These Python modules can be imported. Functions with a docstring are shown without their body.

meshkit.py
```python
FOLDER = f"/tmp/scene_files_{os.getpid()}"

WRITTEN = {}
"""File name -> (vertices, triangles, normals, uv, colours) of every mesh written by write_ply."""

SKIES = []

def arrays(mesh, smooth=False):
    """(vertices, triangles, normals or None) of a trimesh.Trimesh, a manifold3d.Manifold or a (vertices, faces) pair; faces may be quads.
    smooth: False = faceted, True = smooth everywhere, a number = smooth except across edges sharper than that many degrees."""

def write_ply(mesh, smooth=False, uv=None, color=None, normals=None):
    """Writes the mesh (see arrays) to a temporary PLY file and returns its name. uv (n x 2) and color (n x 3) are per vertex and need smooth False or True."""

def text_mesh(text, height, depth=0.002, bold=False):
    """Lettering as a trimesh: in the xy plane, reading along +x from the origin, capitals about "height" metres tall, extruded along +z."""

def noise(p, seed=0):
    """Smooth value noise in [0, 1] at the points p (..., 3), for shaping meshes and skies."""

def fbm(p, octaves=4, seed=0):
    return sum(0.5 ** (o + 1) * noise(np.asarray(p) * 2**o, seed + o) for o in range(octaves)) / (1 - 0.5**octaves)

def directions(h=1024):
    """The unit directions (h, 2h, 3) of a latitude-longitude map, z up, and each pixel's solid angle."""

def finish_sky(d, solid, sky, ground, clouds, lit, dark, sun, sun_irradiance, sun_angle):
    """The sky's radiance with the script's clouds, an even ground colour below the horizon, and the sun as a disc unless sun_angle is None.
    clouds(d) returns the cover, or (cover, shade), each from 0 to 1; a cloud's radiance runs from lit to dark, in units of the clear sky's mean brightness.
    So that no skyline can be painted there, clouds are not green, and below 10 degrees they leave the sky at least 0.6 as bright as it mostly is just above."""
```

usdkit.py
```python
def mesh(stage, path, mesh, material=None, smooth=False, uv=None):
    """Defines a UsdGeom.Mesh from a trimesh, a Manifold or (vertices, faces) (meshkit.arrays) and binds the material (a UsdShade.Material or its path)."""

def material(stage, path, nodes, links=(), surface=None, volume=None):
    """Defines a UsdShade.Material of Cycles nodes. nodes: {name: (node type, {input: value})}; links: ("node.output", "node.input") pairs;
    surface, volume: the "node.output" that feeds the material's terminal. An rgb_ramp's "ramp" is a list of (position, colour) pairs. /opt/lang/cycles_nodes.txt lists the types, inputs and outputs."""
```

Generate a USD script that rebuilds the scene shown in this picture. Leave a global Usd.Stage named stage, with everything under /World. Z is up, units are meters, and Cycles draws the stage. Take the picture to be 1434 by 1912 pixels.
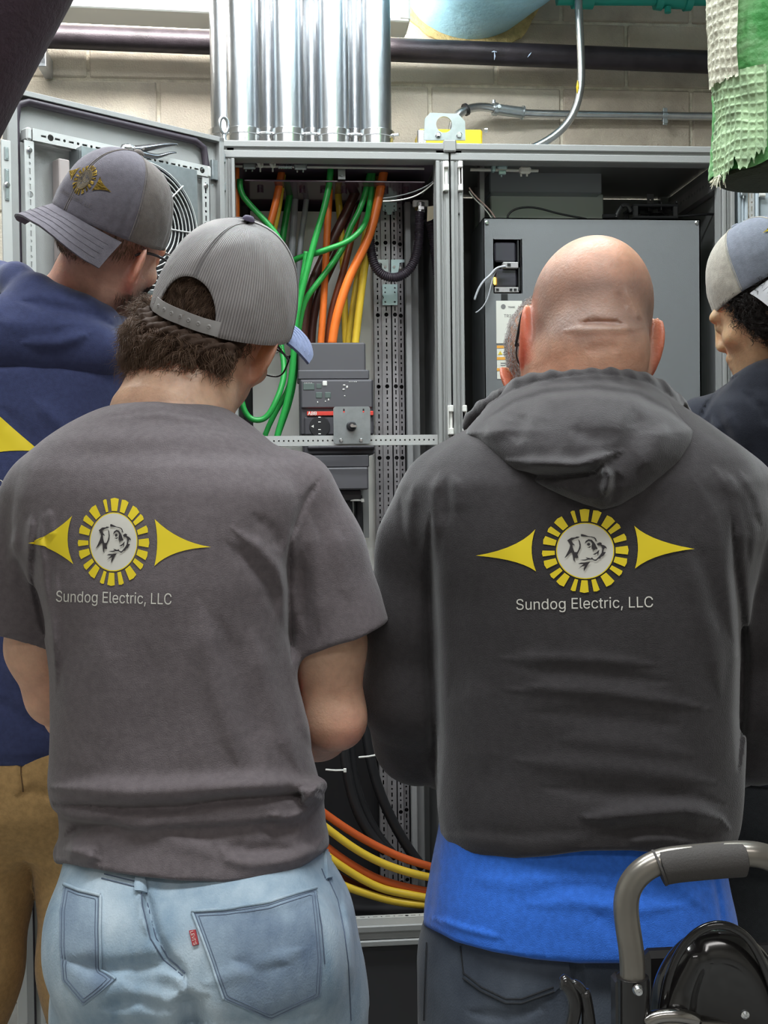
import math, random, numpy as np, trimesh, usdkit, meshkit
from scipy.interpolate import PchipInterpolator, CubicSpline
from shapely.geometry import Polygon, Point, LineString, box as sbox
from shapely.ops import unary_union
from pxr import Usd, UsdGeom, UsdLux, UsdShade, Gf, Sdf, Vt
stage = Usd.Stage.CreateInMemory()
UsdGeom.SetStageUpAxis(stage, 'Z'); UsdGeom.SetStageMetersPerUnit(stage, 1.0)
UsdGeom.Xform.Define(stage, '/World'); UsdGeom.Scope.Define(stage, '/World/Looks')
A = np.array
# ---------------------------------------------------------------- camera
FPX, IW, IH = 2200.0, 1434, 1912
CAM = A([0.0, 0.0, 1.55]); HEAD = math.radians(5.0); PITCH = math.radians(-1.33); ROLL = 0.012
FWD0 = A([math.sin(HEAD), math.cos(HEAD), 0.0]); RIGHT0 = A([math.cos(HEAD), -math.sin(HEAD), 0.0]); UP0 = A([0, 0, 1.0])
FWD = FWD0 * math.cos(PITCH) + UP0 * math.sin(PITCH); UPP = UP0 * math.cos(PITCH) - FWD0 * math.sin(PITCH)
CR = RIGHT0 * math.cos(ROLL) - UPP * math.sin(ROLL); CU = UPP * math.cos(ROLL) + RIGHT0 * math.sin(ROLL)
cam = UsdGeom.Camera.Define(stage, '/World/camera')
cam.CreateHorizontalApertureAttr(36.0); cam.CreateFocalLengthAttr(36.0 * FPX / IW); cam.CreateClippingRangeAttr((0.05, 100.0))
M4 = Gf.Matrix4d(*[*CR, 0], *[*CU, 0], *[*(-FWD), 0], *[*CAM, 1]); cam.AddTransformOp().Set(M4)
cam.CreateExposureAttr(0.0)
# ---------------------------------------------------------------- light
def rect_light(name, loc, w, h, power, color=(1, 1, 1), rot=(0, 0, 0)):
    l = UsdLux.RectLight.Define(stage, '/World/' + name); l.CreateWidthAttr(w); l.CreateHeightAttr(h)
    l.CreateIntensityAttr(power); l.CreateColorAttr(Gf.Vec3f(*color))
    l.AddTranslateOp().Set(Gf.Vec3d(*loc)); l.AddRotateXYZOp().Set(Gf.Vec3f(*rot)); return l
COOL = (0.93, 0.98, 1.0); WARM = (1.0, 0.95, 0.86)
rect_light('ceiling_light_front', (0.15, 2.25, 3.45), 2.4, 0.30, 40.0, COOL)
rect_light('ceiling_light_middle', (-0.2, 0.75, 3.45), 2.4, 0.30, 30.0, COOL)
rect_light('fill_light_rear', (0.3, -1.4, 3.45), 2.4, 0.5, 10.0, (1, .97, .95))  # unseen fill lamp added behind the camera to soften the backs
dome = UsdLux.DomeLight.Define(stage, '/World/dome'); dome.CreateIntensityAttr(0.02); dome.CreateColorAttr(Gf.Vec3f(0.9, 0.95, 1.0))

# ---------------------------------------------------------------- geometry helpers
def ray(px, py):
    u, v = (np.asarray(px, float) - IW / 2) / FPX, (np.asarray(py, float) - IH / 2) / FPX
    return FWD + u[..., None] * CR - v[..., None] * CU
def W(px, py, Y):                       # where the line of sight meets the plane y = Y (measuring the place)
    d = ray(px, py); return CAM + d * (Y / d[..., 1])[..., None]
def WX(px, py, X):
    d = ray(px, py); return CAM + d * (X / d[..., 0])[..., None]
def D(px, py, d):                       # ... or lies at forward distance d
    r = ray(px, py); return CAM + r * (np.asarray(d, float) / (r @ FWD0))[..., None]
def project(P):
    q = np.asarray(P, float) - CAM; z = q @ FWD
    return IW / 2 + FPX * (q @ CR) / z, IH / 2 - FPX * (q @ CU) / z
used, BASE = {}, {}
def numbered(parent, name):
    k = used.get((parent, name), 0); used[(parent, name)] = k + 1
    return f'{parent}/{name}' + (f'_{k:03d}' if k else '')
def meta(path, label=None, cat=None, group=None, kind=None):
    p = stage.GetPrimAtPath(path)
    for k, v in (('label', label), ('category', cat), ('group', group), ('kind', kind)):
        if v: p.SetCustomDataByKey(k, v)
def put(path, mesh, mat, smooth=False, normals=None, uv=None, base=(0, 0, 0), attrs=None):
    if isinstance(mesh, list): mesh = trimesh.util.concatenate(mesh)
    if normals is None: v, f, normals = meshkit.arrays(mesh, smooth)
    else: v, f = mesh
    m = UsdGeom.Mesh.Define(stage, path)
    m.CreatePointsAttr(Vt.Vec3fArray.FromNumpy((np.asarray(v) - A(base)).astype(np.float32)))
    k = f.shape[1]
    m.CreateFaceVertexCountsAttr(Vt.IntArray.FromNumpy(np.full(len(f), k, np.int32)))
    m.CreateFaceVertexIndicesAttr(Vt.IntArray.FromNumpy(np.ascontiguousarray(f, np.int32).ravel()))
    m.CreateSubdivisionSchemeAttr('none')
    if normals is not None:
        m.CreateNormalsAttr(Vt.Vec3fArray.FromNumpy(np.ascontiguousarray(normals, np.float32))); m.SetNormalsInterpolation('vertex')
    pv = UsdGeom.PrimvarsAPI(m)
    if uv is not None: pv.CreatePrimvar('st', Sdf.ValueTypeNames.TexCoord2fArray, 'vertex').Set(Vt.Vec2fArray.FromNumpy(np.asarray(uv, np.float32)))
    for k, a in (attrs or {}).items():
        pv.CreatePrimvar(k, Sdf.ValueTypeNames.Color3fArray, 'vertex').Set(Vt.Vec3fArray.FromNumpy(np.asarray(a, np.float32)))
    UsdShade.MaterialBindingAPI.Apply(m.GetPrim()).Bind(mat)
    return path
def thing(name, label, cat, loc=(0, 0, 0), group=None):
    path = numbered('/World', name); x = UsdGeom.Xform.Define(stage, path); x.AddTranslateOp().Set(Gf.Vec3d(*map(float, loc)))
    BASE[path] = tuple(loc); meta(path, label, cat, group); return path
def part(parent, name, mesh, mat, label=None, smooth=False, kind=None, **k):
    path = numbered(parent, name); b = BASE['/'.join(parent.split('/')[:3])] if parent.split('/')[:3] and '/'.join(parent.split('/')[:3]) in BASE else (0, 0, 0)
    put(path, mesh, mat, smooth, base=b, **k); meta(path, label, kind=kind); return path
def solo(name, label, cat, mesh, mat, smooth=False, group=None, kind=None, **k):
    path = numbered('/World', name); put(path, mesh, mat, smooth, **k); meta(path, label, cat, group, kind); return path
def copy(src, label, loc, group=None, rz=0):
    name = src.split('/')[-1]; path = numbered('/World', name); x = UsdGeom.Xform.Define(stage, path); p = x.GetPrim()
    x.AddTranslateOp(opSuffix='place').Set(Gf.Vec3d(*map(float, loc))) if False else None
    p.GetReferences().AddInternalReference(src); p.SetInstanceable(True)
    UsdGeom.XformCommonAPI(x).SetTranslate(Gf.Vec3d(*map(float, loc)))
    s = stage.GetPrimAtPath(src).GetCustomData(); BASE[path] = tuple(loc)
    meta(path, label, s['category'], group or s.get('group')); return path

def cbox(x0, x1, y0, y1, z0, z1, b=0.0):
    if x1 < x0: x0, x1 = x1, x0
    if y1 < y0: y0, y1 = y1, y0
    if z1 < z0: z0, z1 = z1, z0
    b = min(b, (x1 - x0) * .45, (y1 - y0) * .45, (z1 - z0) * .45)
    if b <= 0:
        return trimesh.creation.box(bounds=[[x0, y0, z0], [x1, y1, z1]])
    P = []
    for sx in (0, 1):
        for sy in (0, 1):
            for sz in (0, 1):
                c = A([(x0, x1)[sx], (y0, y1)[sy], (z0, z1)[sz]], float); s = A([1 - 2 * sx, 1 - 2 * sy, 1 - 2 * sz])
                for k in range(3):
                    o = A([b, b, b]); o[k] = 0; P.append(c + s * o)
    return trimesh.convex.convex_hull(A(P))
def frame_of(t):
    t = t / np.linalg.norm(t); a = A([0, 0, 1.0]) if abs(t[2]) < .9 else A([0, 1.0, 0])
    u = np.cross(a, t); u /= np.linalg.norm(u); return u, np.cross(t, u), t
def spline(P, n):
    P = A(P, float)
    if len(P) == 2: return P[0] + np.linspace(0, 1, n)[:, None] * (P[1] - P[0])
    s = np.r_[0, np.cumsum(np.linalg.norm(np.diff(P, axis=0), axis=1) ** .6)]
    return CubicSpline(s, P)(np.linspace(0, s[-1], n))
def tube(P, r, sides=12, n=None, cap=True):
    P = A(P, float); 
    if n:
        if np.ndim(r): r = np.interp(np.linspace(0, 1, n), np.linspace(0, 1, len(P)), r)
        P = spline(P, n)
    r = np.broadcast_to(r, (len(P),)).astype(float)
    T = np.gradient(P, axis=0); T /= np.linalg.norm(T, axis=1)[:, None]
    u, w, _ = frame_of(T[0]); V = []
    ang = np.arange(sides) * 2 * math.pi / sides
    for i in range(len(P)):
        u = u - T[i] * (u @ T[i]); u /= np.linalg.norm(u); w = np.cross(T[i], u)
        V.append(P[i] + r[i] * (np.cos(ang)[:, None] * u + np.sin(ang)[:, None] * w))
    V = np.vstack(V); F = []
    n_ = len(P); i, j = np.meshgrid(np.arange(n_ - 1), np.arange(sides), indexing='ij'); j2 = (j + 1) % sides
    q = np.stack([i * sides + j, i * sides + j2, (i + 1) * sides + j2, (i + 1) * sides + j], -1).reshape(-1, 4)
    F = np.vstack([q[:, [0, 1, 2]], q[:, [0, 2, 3]]])
    if cap:
        a, b = len(V), len(V) + 1; V = np.vstack([V, P[0], P[-1]]); k = np.arange(sides); k2 = (k + 1) % sides
        F = np.vstack([F, np.stack([np.full(sides, a), k2, k], 1), np.stack([np.full(sides, b), (n_ - 1) * sides + k, (n_ - 1) * sides + k2], 1)])
    return trimesh.Trimesh(V, F, process=False)
def cyl(p0, p1, r, sides=24, bevel=0.0):
    p0, p1 = A(p0, float), A(p1, float); L = np.linalg.norm(p1 - p0); t = (p1 - p0) / L
    if bevel <= 0: return tube([p0, p1], r, sides)
    return tube([p0, p0 + t * 1e-5, p0 + t * bevel, p1 - t * bevel, p1 - t * 1e-5, p1], [r - bevel, r - bevel * .99, r, r, r - bevel * .99, r - bevel], sides)
def lathe(p0, axis, prof, sides=32):
    """prof: (distance along axis, radius) pairs"""
    p0, axis = A(p0, float), A(axis, float) / np.linalg.norm(axis); u, w, t = frame_of(axis)
    ang = np.arange(sides) * 2 * math.pi / sides
    V = np.vstack([p0 + t * s + r * (np.cos(ang)[:, None] * u + np.sin(ang)[:, None] * w) for s, r in prof]); n_ = len(prof)
    i, j = np.meshgrid(np.arange(n_ - 1), np.arange(sides), indexing='ij'); j2 = (j + 1) % sides
    q = np.stack([i * sides + j, i * sides + j2, (i + 1) * sides + j2, (i + 1) * sides + j], -1).reshape(-1, 4)
    return trimesh.Trimesh(V, np.vstack([q[:, [0, 1, 2]], q[:, [0, 2, 3]]]), process=False)
def slab(poly, origin, ux, uy, depth):
    """a 2-D shape (shapely, metres) pushed out along ux x uy by depth"""
    ux, uy = A(ux, float), A(uy, float); n = np.cross(ux, uy); out = []
    for g in getattr(poly, 'geoms', [poly]):
        m = trimesh.creation.extrude_polygon(g, depth, engine='earcut')
        m.vertices = A(origin) + m.vertices[:, :1] * ux + m.vertices[:, 1:2] * uy + m.vertices[:, 2:] * n; out.append(m)
    return trimesh.util.concatenate(out)
XR, ZU, YF = A([1.0, 0, 0]), A([0, 0, 1.0]), A([0, 1.0, 0])
def text_at(text, height, origin, ux, uy, depth=.0006, bold=False):
    m = meshkit.text_mesh(text, height, depth, bold); n = np.cross(ux, uy)
    m.vertices = A(origin) + m.vertices[:, :1] * A(ux) + m.vertices[:, 1:2] * A(uy) + m.vertices[:, 2:] * n; return m

# ---------------------------------------------------------------- materials
def mat(name, col, rough=.5, metal=0., var=0., vscale=8., bump=0., bscale=60., col2=None, spec=.5, sheen=0., sss=0., sssr=(1, .35, .2), coat=0., stretch=(1, 1, 1), emit=0., detail=4., vlo=.35, vhi=.65, bdetail=4., attr=None, aniso=0., trans=0.):
    n = {'p': ('principled_bsdf', {'base_color': col, 'roughness': rough, 'metallic': metal, 'specular_ior_level': spec})}; L = []; P = n['p'][1]
    if sheen: P.update(sheen_weight=sheen, sheen_roughness=.4)
    if sss: P.update(subsurface_weight=sss, subsurface_scale=.012, subsurface_radius=sssr)
    if coat: P.update(coat_weight=coat, coat_roughness=.08)
    if emit: P.update(emission_color=col, emission_strength=emit)
    if trans: P.update(transmission_weight=trans)
    if var or bump:
        n['tc'] = ('texture_coordinate', {}); n['mp'] = ('mapping', {'scale': stretch}); L.append(('tc.object', 'mp.vector'))
    if var:
        n['nz'] = ('noise_texture', {'scale': vscale, 'detail': detail, 'roughness': .6}); L.append(('mp.vector', 'nz.vector'))
        c2 = col2 if col2 is not None else tuple(max(0, c * (1 - var)) for c in col); c1 = col if col2 is not None else tuple(c * (1 + var) for c in col)
        n['rp'] = ('rgb_ramp', {'ramp': [(0, c2), (vlo, c2), (vhi, c1), (1, c1)]}); L += [('nz.fac', 'rp.fac'), ('rp.color', 'p.base_color')]
    if attr:
        n['at'] = ('attribute', {'attribute': attr})
        if var:
            n['mx'] = ('mix', {'mix_type': 'multiply', 'fac': 1.0}); L = [l for l in L if l != ('rp.color', 'p.base_color')]
            L += [('rp.color', 'mx.color1'), ('at.color', 'mx.color2'), ('mx.color', 'p.base_color')]
        else: L.append(('at.color', 'p.base_color'))
    if bump:
        n['bn'] = ('noise_texture', {'scale': bscale, 'detail': bdetail, 'roughness': .6}); n['bp'] = ('bump', {'strength': 1.0, 'distance': bump})
        L += [('mp.vector', 'bn.vector'), ('bn.fac', 'bp.height'), ('bp.normal', 'p.normal')]
    return usdkit.material(stage, '/World/Looks/' + name, n, L, surface='p.BSDF')

# ---------------------------------------------------------------- soft shapes: distance fields turned into one mesh
def smin(a, b, k):
    h = np.maximum(k - np.abs(a - b), 0) / k; return np.minimum(a, b) - h * h * k * .25
def smax(a, b, k): return -smin(-a, -b, k)
def cone(p, a, b, ra, rb, sq=None):
    a, b = A(a, np.float32), A(b, np.float32); ba = b - a; t = np.clip(((p - a) @ ba) / (ba @ ba), 0, 1)
    return np.linalg.norm(p - a - t[:, None] * ba, axis=1) - (ra + (rb - ra) * t)
def chain(p, pts, rs, k=.02):
    d = None
    for i in range(len(pts) - 1):
        c = cone(p, pts[i], pts[i + 1], rs[i], rs[i + 1]); d = c if d is None else smin(d, c, k)
    return d
def ell(p, c, r, R=None):
    q = p - A(c, np.float32)
    if R is not None: q = q @ R          # columns of R: the ellipsoid's axes
    r = A(r, np.float32); k0 = np.linalg.norm(q / r, axis=1); k1 = np.linalg.norm(q / (r * r), axis=1); return k0 * (k0 - 1) / np.maximum(k1, 1e-6)
def loft(p, rows, n=2.4):
    """rows: z, cx, half width, cy, half depth back, half depth front (rising z); local frame x right, y forward"""
    R = A(rows, float); R = R[np.argsort(R[:, 0])]; z = np.clip(p[:, 2], R[0, 0], R[-1, 0])
    g = np.linspace(R[0, 0], R[-1, 0], 400); T = PchipInterpolator(R[:, 0], R[:, 1:])(g)
    cx, a, cy, bb, bf = (np.interp(z, g, T[:, i]) for i in range(5))
    y = p[:, 1] - cy; b = np.where(y < 0, bb, bf); x = np.abs((p[:, 0] - cx) / a); yy = np.abs(y / b)
    s = (x ** n + yy ** n + 1e-9) ** (1 / n); d = (s - 1) * np.minimum(a, b)
    over = np.maximum(p[:, 2] - R[-1, 0], R[0, 0] - p[:, 2])
    return np.where(over > 0, np.sqrt(np.maximum(d, 0) ** 2 + over ** 2) + np.minimum(d, 0) * 0, np.maximum(d, over)).astype(np.float32)
CH = 60000
def ev(F, P):
    return np.concatenate([F(np.asarray(P[i:i + CH], np.float32)) for i in range(0, len(P), CH)]) if len(P) else np.zeros(0, np.float32)
def grad(F, P, e=.0012):
    return np.stack([ev(F, P + e * o) - ev(F, P - e * o) for o in np.eye(3, dtype=np.float32)], 1) / (2 * e)
def skin_mesh(F, lo, hi, h, slack=1.5, newton=1):
    m = 4; lo = A(lo, float); n = (np.ceil((A(hi) - lo) / (h * m)).astype(int)); N = n * m + 1
    cg = np.stack(np.meshgrid(*[np.arange(k + 1) for k in n], indexing='ij'), -1)
    cv = ev(F, (lo + cg.reshape(-1, 3) * h * m)).reshape(n + 1)
    act = np.zeros(n, bool); R = h * m * 1.0 * slack
    mn = np.full(n, 9.0); sg = np.zeros(n, int)
    for i, j, k in np.ndindex(2, 2, 2):
        c = cv[i:i + n[0], j:j + n[1], k:k + n[2]]; mn = np.minimum(mn, np.abs(c)); sg += c < 0
    act = (mn < R) | ((sg > 0) & (sg < 8))
    V = np.repeat(np.repeat(np.repeat(np.where(cv < 0, -1., 1.).astype(np.float32), m, 0), m, 1), m, 2)
    V = np.where(cv[0, 0, 0] < 0, -1., 1.) * np.ones(N, np.float32) if False else V[:N[0], :N[1], :N[2]].copy()
    nodes = np.zeros(N, bool)
    up = np.repeat(np.repeat(np.repeat(act, m, 0), m, 1), m, 2)
    for i, j, k in np.ndindex(2, 2, 2): nodes[i:i + n[0] * m, j:j + n[1] * m, k:k + n[2] * m] |= up
    idx = np.argwhere(nodes); V[nodes] = ev(F, lo + idx * h)
    S = V < 0; C = np.zeros(N - 1, np.int8)
    for i, j, k in np.ndindex(2, 2, 2): C += S[i:N[0] - 1 + i, j:N[1] - 1 + j, k:N[2] - 1 + k]
    cells = (C > 0) & (C < 8) & up
    ci = np.argwhere(cells); vid = -np.ones(N - 1, np.int64); vid[cells] = np.arange(len(ci))
    corner = {o: V[ci[:, 0] + o[0], ci[:, 1] + o[1], ci[:, 2] + o[2]] for o in np.ndindex(2, 2, 2)}
    acc, cnt = np.zeros((len(ci), 3)), np.zeros(len(ci))
    for a in np.ndindex(2, 2, 2):
        for ax in range(3):
            if a[ax]: continue
            b = list(a); b[ax] = 1; b = tuple(b); va, vb = corner[a], corner[b]; x = (va < 0) != (vb < 0)
            t = np.where(x, va / np.where(x, va - vb, 1), 0); P = np.tile(A(a, float), (len(ci), 1)); P[:, ax] = t
            acc += P * x[:, None]; cnt += x
    P = lo + (ci + acc / np.maximum(cnt, 1)[:, None]) * h
    Q = []
    for ax in range(3):
        b, c = (ax + 1) % 3, (ax + 2) % 3
        sl = [slice(1, N[i] - 1) for i in range(3)]; sl[ax] = slice(0, N[ax] - 1); s2 = list(sl); s2[ax] = slice(1, N[ax])
        x = S[tuple(sl)] != S[tuple(s2)]; e = np.argwhere(x); e[:, b] += 1; e[:, c] += 1
        ins = S[e[:, 0], e[:, 1], e[:, 2]]
        def cell(db, dc):
            q = e.copy(); q[:, b] -= db; q[:, c] -= dc; return vid[q[:, 0], q[:, 1], q[:, 2]]
        q = np.stack([cell(1, 1), cell(0, 1), cell(0, 0), cell(1, 0)], 1); q[~ins] = q[~ins][:, ::-1]; Q.append(q)
    Q = np.vstack(Q); Q = Q[(Q >= 0).all(1)]
    for _ in range(newton):
        g = grad(F, P); gg = np.maximum((g * g).sum(1), .05); s = ev(F, P) / gg
        P = P - np.clip(s, -h * .6, h * .6)[:, None] * g
    g = grad(F, P); nr = g / np.maximum(np.linalg.norm(g, axis=1), 1e-6)[:, None]
    return P, Q, nr
# ================================================================ the room
YW, YC = 3.60, 2.95                       # wall face, front of the enclosures
M_block = mat('block', (.56, .50, .41), .92, var=.16, vscale=7, col2=(.44, .395, .33), bump=.003, bscale=170, bdetail=6, vlo=.3, vhi=.7)
M_block2 = mat('block_dusty', (.52, .45, .36), .92, var=.16, vscale=5, col2=(.37, .31, .25), bump=.003, bscale=170, bdetail=6, vlo=.35, vhi=.6)
M_block3 = mat('block_pale', (.60, .545, .45), .92, var=.1, vscale=9, col2=(.44, .40, .34), bump=.003, bscale=190, bdetail=6)
M_mortar = mat('mortar', (.64, .585, .48), .95, var=.15, vscale=30, bump=.004, bscale=200)
M_conc = mat('concrete', (.30, .30, .29), .8, var=.2, vscale=3, bump=.001, bscale=150)
M_paint = mat('wall_paint', (.55, .54, .5), .8, bump=.0006, bscale=120)
M_ceil = mat('ceiling_paint', (.55, .55, .54), .9)
def struct(name, mesh, m): return solo(name, None, None, mesh, m, kind='structure')
struct('floor', cbox(-3, 3.2, -3, 3.9, -.12, 0), M_conc)
struct('ceiling', cbox(-3, 3.2, -3, 3.9, 3.62, 3.74), M_ceil)
struct('wall_left', cbox(-3.12, -3, -3, 3.9, 0, 3.62), M_paint)
struct('wall_right', cbox(3.2, 3.32, -3, 3.9, 0, 3.62), M_paint)
struct('wall_front', cbox(-3.12, 3.32, -3.12, -3, 0, 3.62), M_paint)
wall = struct('wall_back', cbox(-3, 3.2, YW + .006, 3.9, 0, 3.62), M_mortar)
rnd = random.Random(5)
for k in range(-4, 15):
    z1 = 2.968 - .1995 * k; z0 = z1 - .1995
    if z1 > 3.62 or z0 < -.12: continue
    x = .471 - .41 * 10 + (0 if k % 2 == 1 else -.205)
    while x < 3.2:
        a, b = max(x + .005, -2.99), min(x + .405, 3.19)
        if b - a > .05 and (-1.65 < a and b < 2.3):
            m = M_block2 if (a > .66 and rnd.random() < .7) else rnd.choice([M_block, M_block, M_block3])
            part(wall, 'concrete_block', cbox(a, b, YW - rnd.random() * .0025, YW + .03, max(z0 + .005, 0), min(z1 - .005, 3.62), .004), m)
        x += .41
# ---- pipes and conduits
M_black = mat('black_iron', (.030, .024, .030), .42, .35, var=.3, vscale=14, bump=.0006, bscale=260)
M_galv = mat('galvanised', (.50, .525, .55), .30, 1., var=.12, vscale=22, stretch=(1, 1, .35), bump=.00025, bscale=160)
M_emt = mat('zinc_tube', (.56, .58, .59), .30, 1., var=.08, vscale=30)
M_zinc = mat('zinc_plate', (.42, .46, .475), .38, .9, var=.08, vscale=40)
M_steel = mat('bright_steel', (.75, .76, .77), .22, 1.)
M_dark = mat('dark_metal', (.035, .034, .037), .5, .3)
M_blackp = mat('black_plastic', (.018, .018, .02), .38)
M_rubber = mat('black_rubber', (.028, .02, .03), .5)
M_white = mat('white_plastic', (.72, .72, .68), .4)
M_blue = mat('pale_blue_jacket', (.33, .60, .74), .38, var=.1, vscale=9, bump=.004, bscale=45, coat=.2)
M_tan = mat('tan_foam', (.56, .44, .20), .9, var=.25, vscale=30, bump=.006, bscale=70)
M_teal = mat('teal_paint', (.015, .30, .24), .4)
M_yell = mat('yellow_paint', (.80, .58, .02), .4)
M_strap = mat('clamp_steel', (.45, .47, .5), .35, .9)
a, b = W(40, 66, 3.5), W(1500, 123, 3.5)
t = thing('iron_pipe', 'long black iron pipe running across the block wall', 'pipe', a)
part(t, 'pipe_run', tube(np.linspace(a, a + (b - a) * (3.19 - a[0]) / (b[0] - a[0]), 30), .0335, 28), M_black, smooth=True)
for px in (76, 1520):
    c = a + (b - a) * (px - 40) / 1460
    part(t, 'pipe_clamp', [lathe(c - XR * .012, XR, [(0, .034), (0, .041), (.024, .041), (.024, .034)], 28), cbox(c[0] - .012, c[0] + .012, 3.49, YW - .001, c[2] - .09, c[2] - .035, .002), cyl(c + A([0, -.02, -.062]), c + A([0, -.045, -.062]), .011, 6)], M_strap, 'grey steel clamp holding the pipe')
chalk = [tube(A([W(px, py, 3.4664) for px, py in s]), [.0006] + [.0022] * (len(s) - 2) + [.0006], 6) for s in ([(918, 97), (922, 96), (928, 97)], [(923, 96), (924, 105), (923, 112)], [(992, 98), (989, 102), (985, 107)])]
part(t, 'chalk_mark', chalk, mat('chalk', (.55, .65, .85), .9), 'pale blue chalk scribble on the pipe')
# conduits of the power feed: four in front, four behind
ZT = 2.405
def conduit(px, Y, r, label, collar):
    c = W(px, 250, Y); top = 3.615
    t = thing('power_conduit', label, 'conduit', (c[0], Y, ZT), 'steel power conduits on the cabinet roof')
    part(t, 'conduit_pipe', lathe((c[0], Y, ZT - .03), ZU, [(0, r * .9), (0, r), (top - ZT + .03, r), (top - ZT + .03, r * .9)], 48), M_galv, smooth=40)
    z = ZT + .001
    h0 = .855 * (Y - 2.95) / 2.95
    nut = lathe((c[0], Y, z), ZU, [(0, r * .8), (0, r + .004), (h0 + .006, r + .004), (h0 + .007, r + .0075), (h0 + .022, r + .0075), (h0 + .024, r + .003), (h0 + .026, r - .001)], 48)
    part(t, 'lock_ring', nut, M_steel, 'bright ring where the conduit meets the cabinet', smooth=30)
    if collar: part(t, 'screw', [cyl((c[0] + s * (r + .004), Y - .02, z + h0 + .012), (c[0] + s * (r + .017), Y - .026, z + h0 + .012), .0042, 8) for s in (-1, 1)], M_steel)
for i, px in enumerate((455, 538, 622, 702)):
    conduit(px, YC + .17, .0415, ['leftmost', 'second from the left', 'third from the left', 'rightmost'][i] + ' of the four front steel conduits standing on the cabinet', True)
for i, px in enumerate((422, 503, 584, 664)):
    conduit(px, YC + .31, .0405, ['leftmost', 'second from the left', 'third from the left', 'rightmost'][i] + ' of the four rear steel conduits half hidden behind the front row', False)
# thin tubes on the wall
t = thing('wall_conduit', 'thin steel conduit running level along the wall and bending down behind the cabinet', 'conduit', W(1100, 215, 3.55))
Pp = [W(846, 300, 3.5), W(846, 232, 3.5), W(856, 214, 3.5), W(880, 202, 3.52), W(905, 200, 3.54), W(940, 206, 3.55), W(975, 211, 3.56), W(1020, 213, 3.565), W(1200, 216, 3.57), W(1520, 218, 3.575)]
part(t, 'conduit_pipe', tube(Pp, .0125, 16, 90), M_emt, smooth=True)
def on_path(P, i, f=.0): return P[i] + (P[i + 1] - P[i]) * f
a_, b_ = W(922, 203.5, 3.545), W(976, 210.5, 3.56)
part(t, 'coupling', [tube([a_, b_], .0165, 18), lathe(a_ - (b_ - a_) * .02, b_ - a_, [(0, .012), (0, .0195), (.012, .0195), (.012, .016)], 18), lathe(b_ - (b_ - a_) * .02, b_ - a_, [(0, .017), (0, .021), (.004, .021), (.004, .017)], 18), cyl(a_ + ZU * .016, a_ + ZU * .026, .006, 8), cyl(a_ + A([.012, -.016, .0]), a_ + A([.012, -.026, 0]), .006, 8)], M_zinc, smooth=30)
part(t, 'coupling', tube([W(868, 205.5, 3.51), W(871.5, 204, 3.512)], .0185, 18), M_blackp, 'dark seam ring on the bent end')
c = W(1240, 217, 3.572)
part(t, 'conduit_strap', [lathe(c - XR * .007, XR, [(0, .0128), (0, .0158), (.014, .0158), (.014, .0128)], 18), cbox(c[0] - .007, c[0] + .007, c[1] - .012, c[1] - .006, c[2] - .03, c[2] + .022, .001), cyl(c + A([0, -.012, -.022]), c + A([0, -.02, -.022]), .006, 8)], M_zinc)
t = thing('bent_conduit', 'steel conduit dropping from the teal pipe and bending left behind the cabinet top', 'conduit', W(1085, 100, 3.4))
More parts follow.
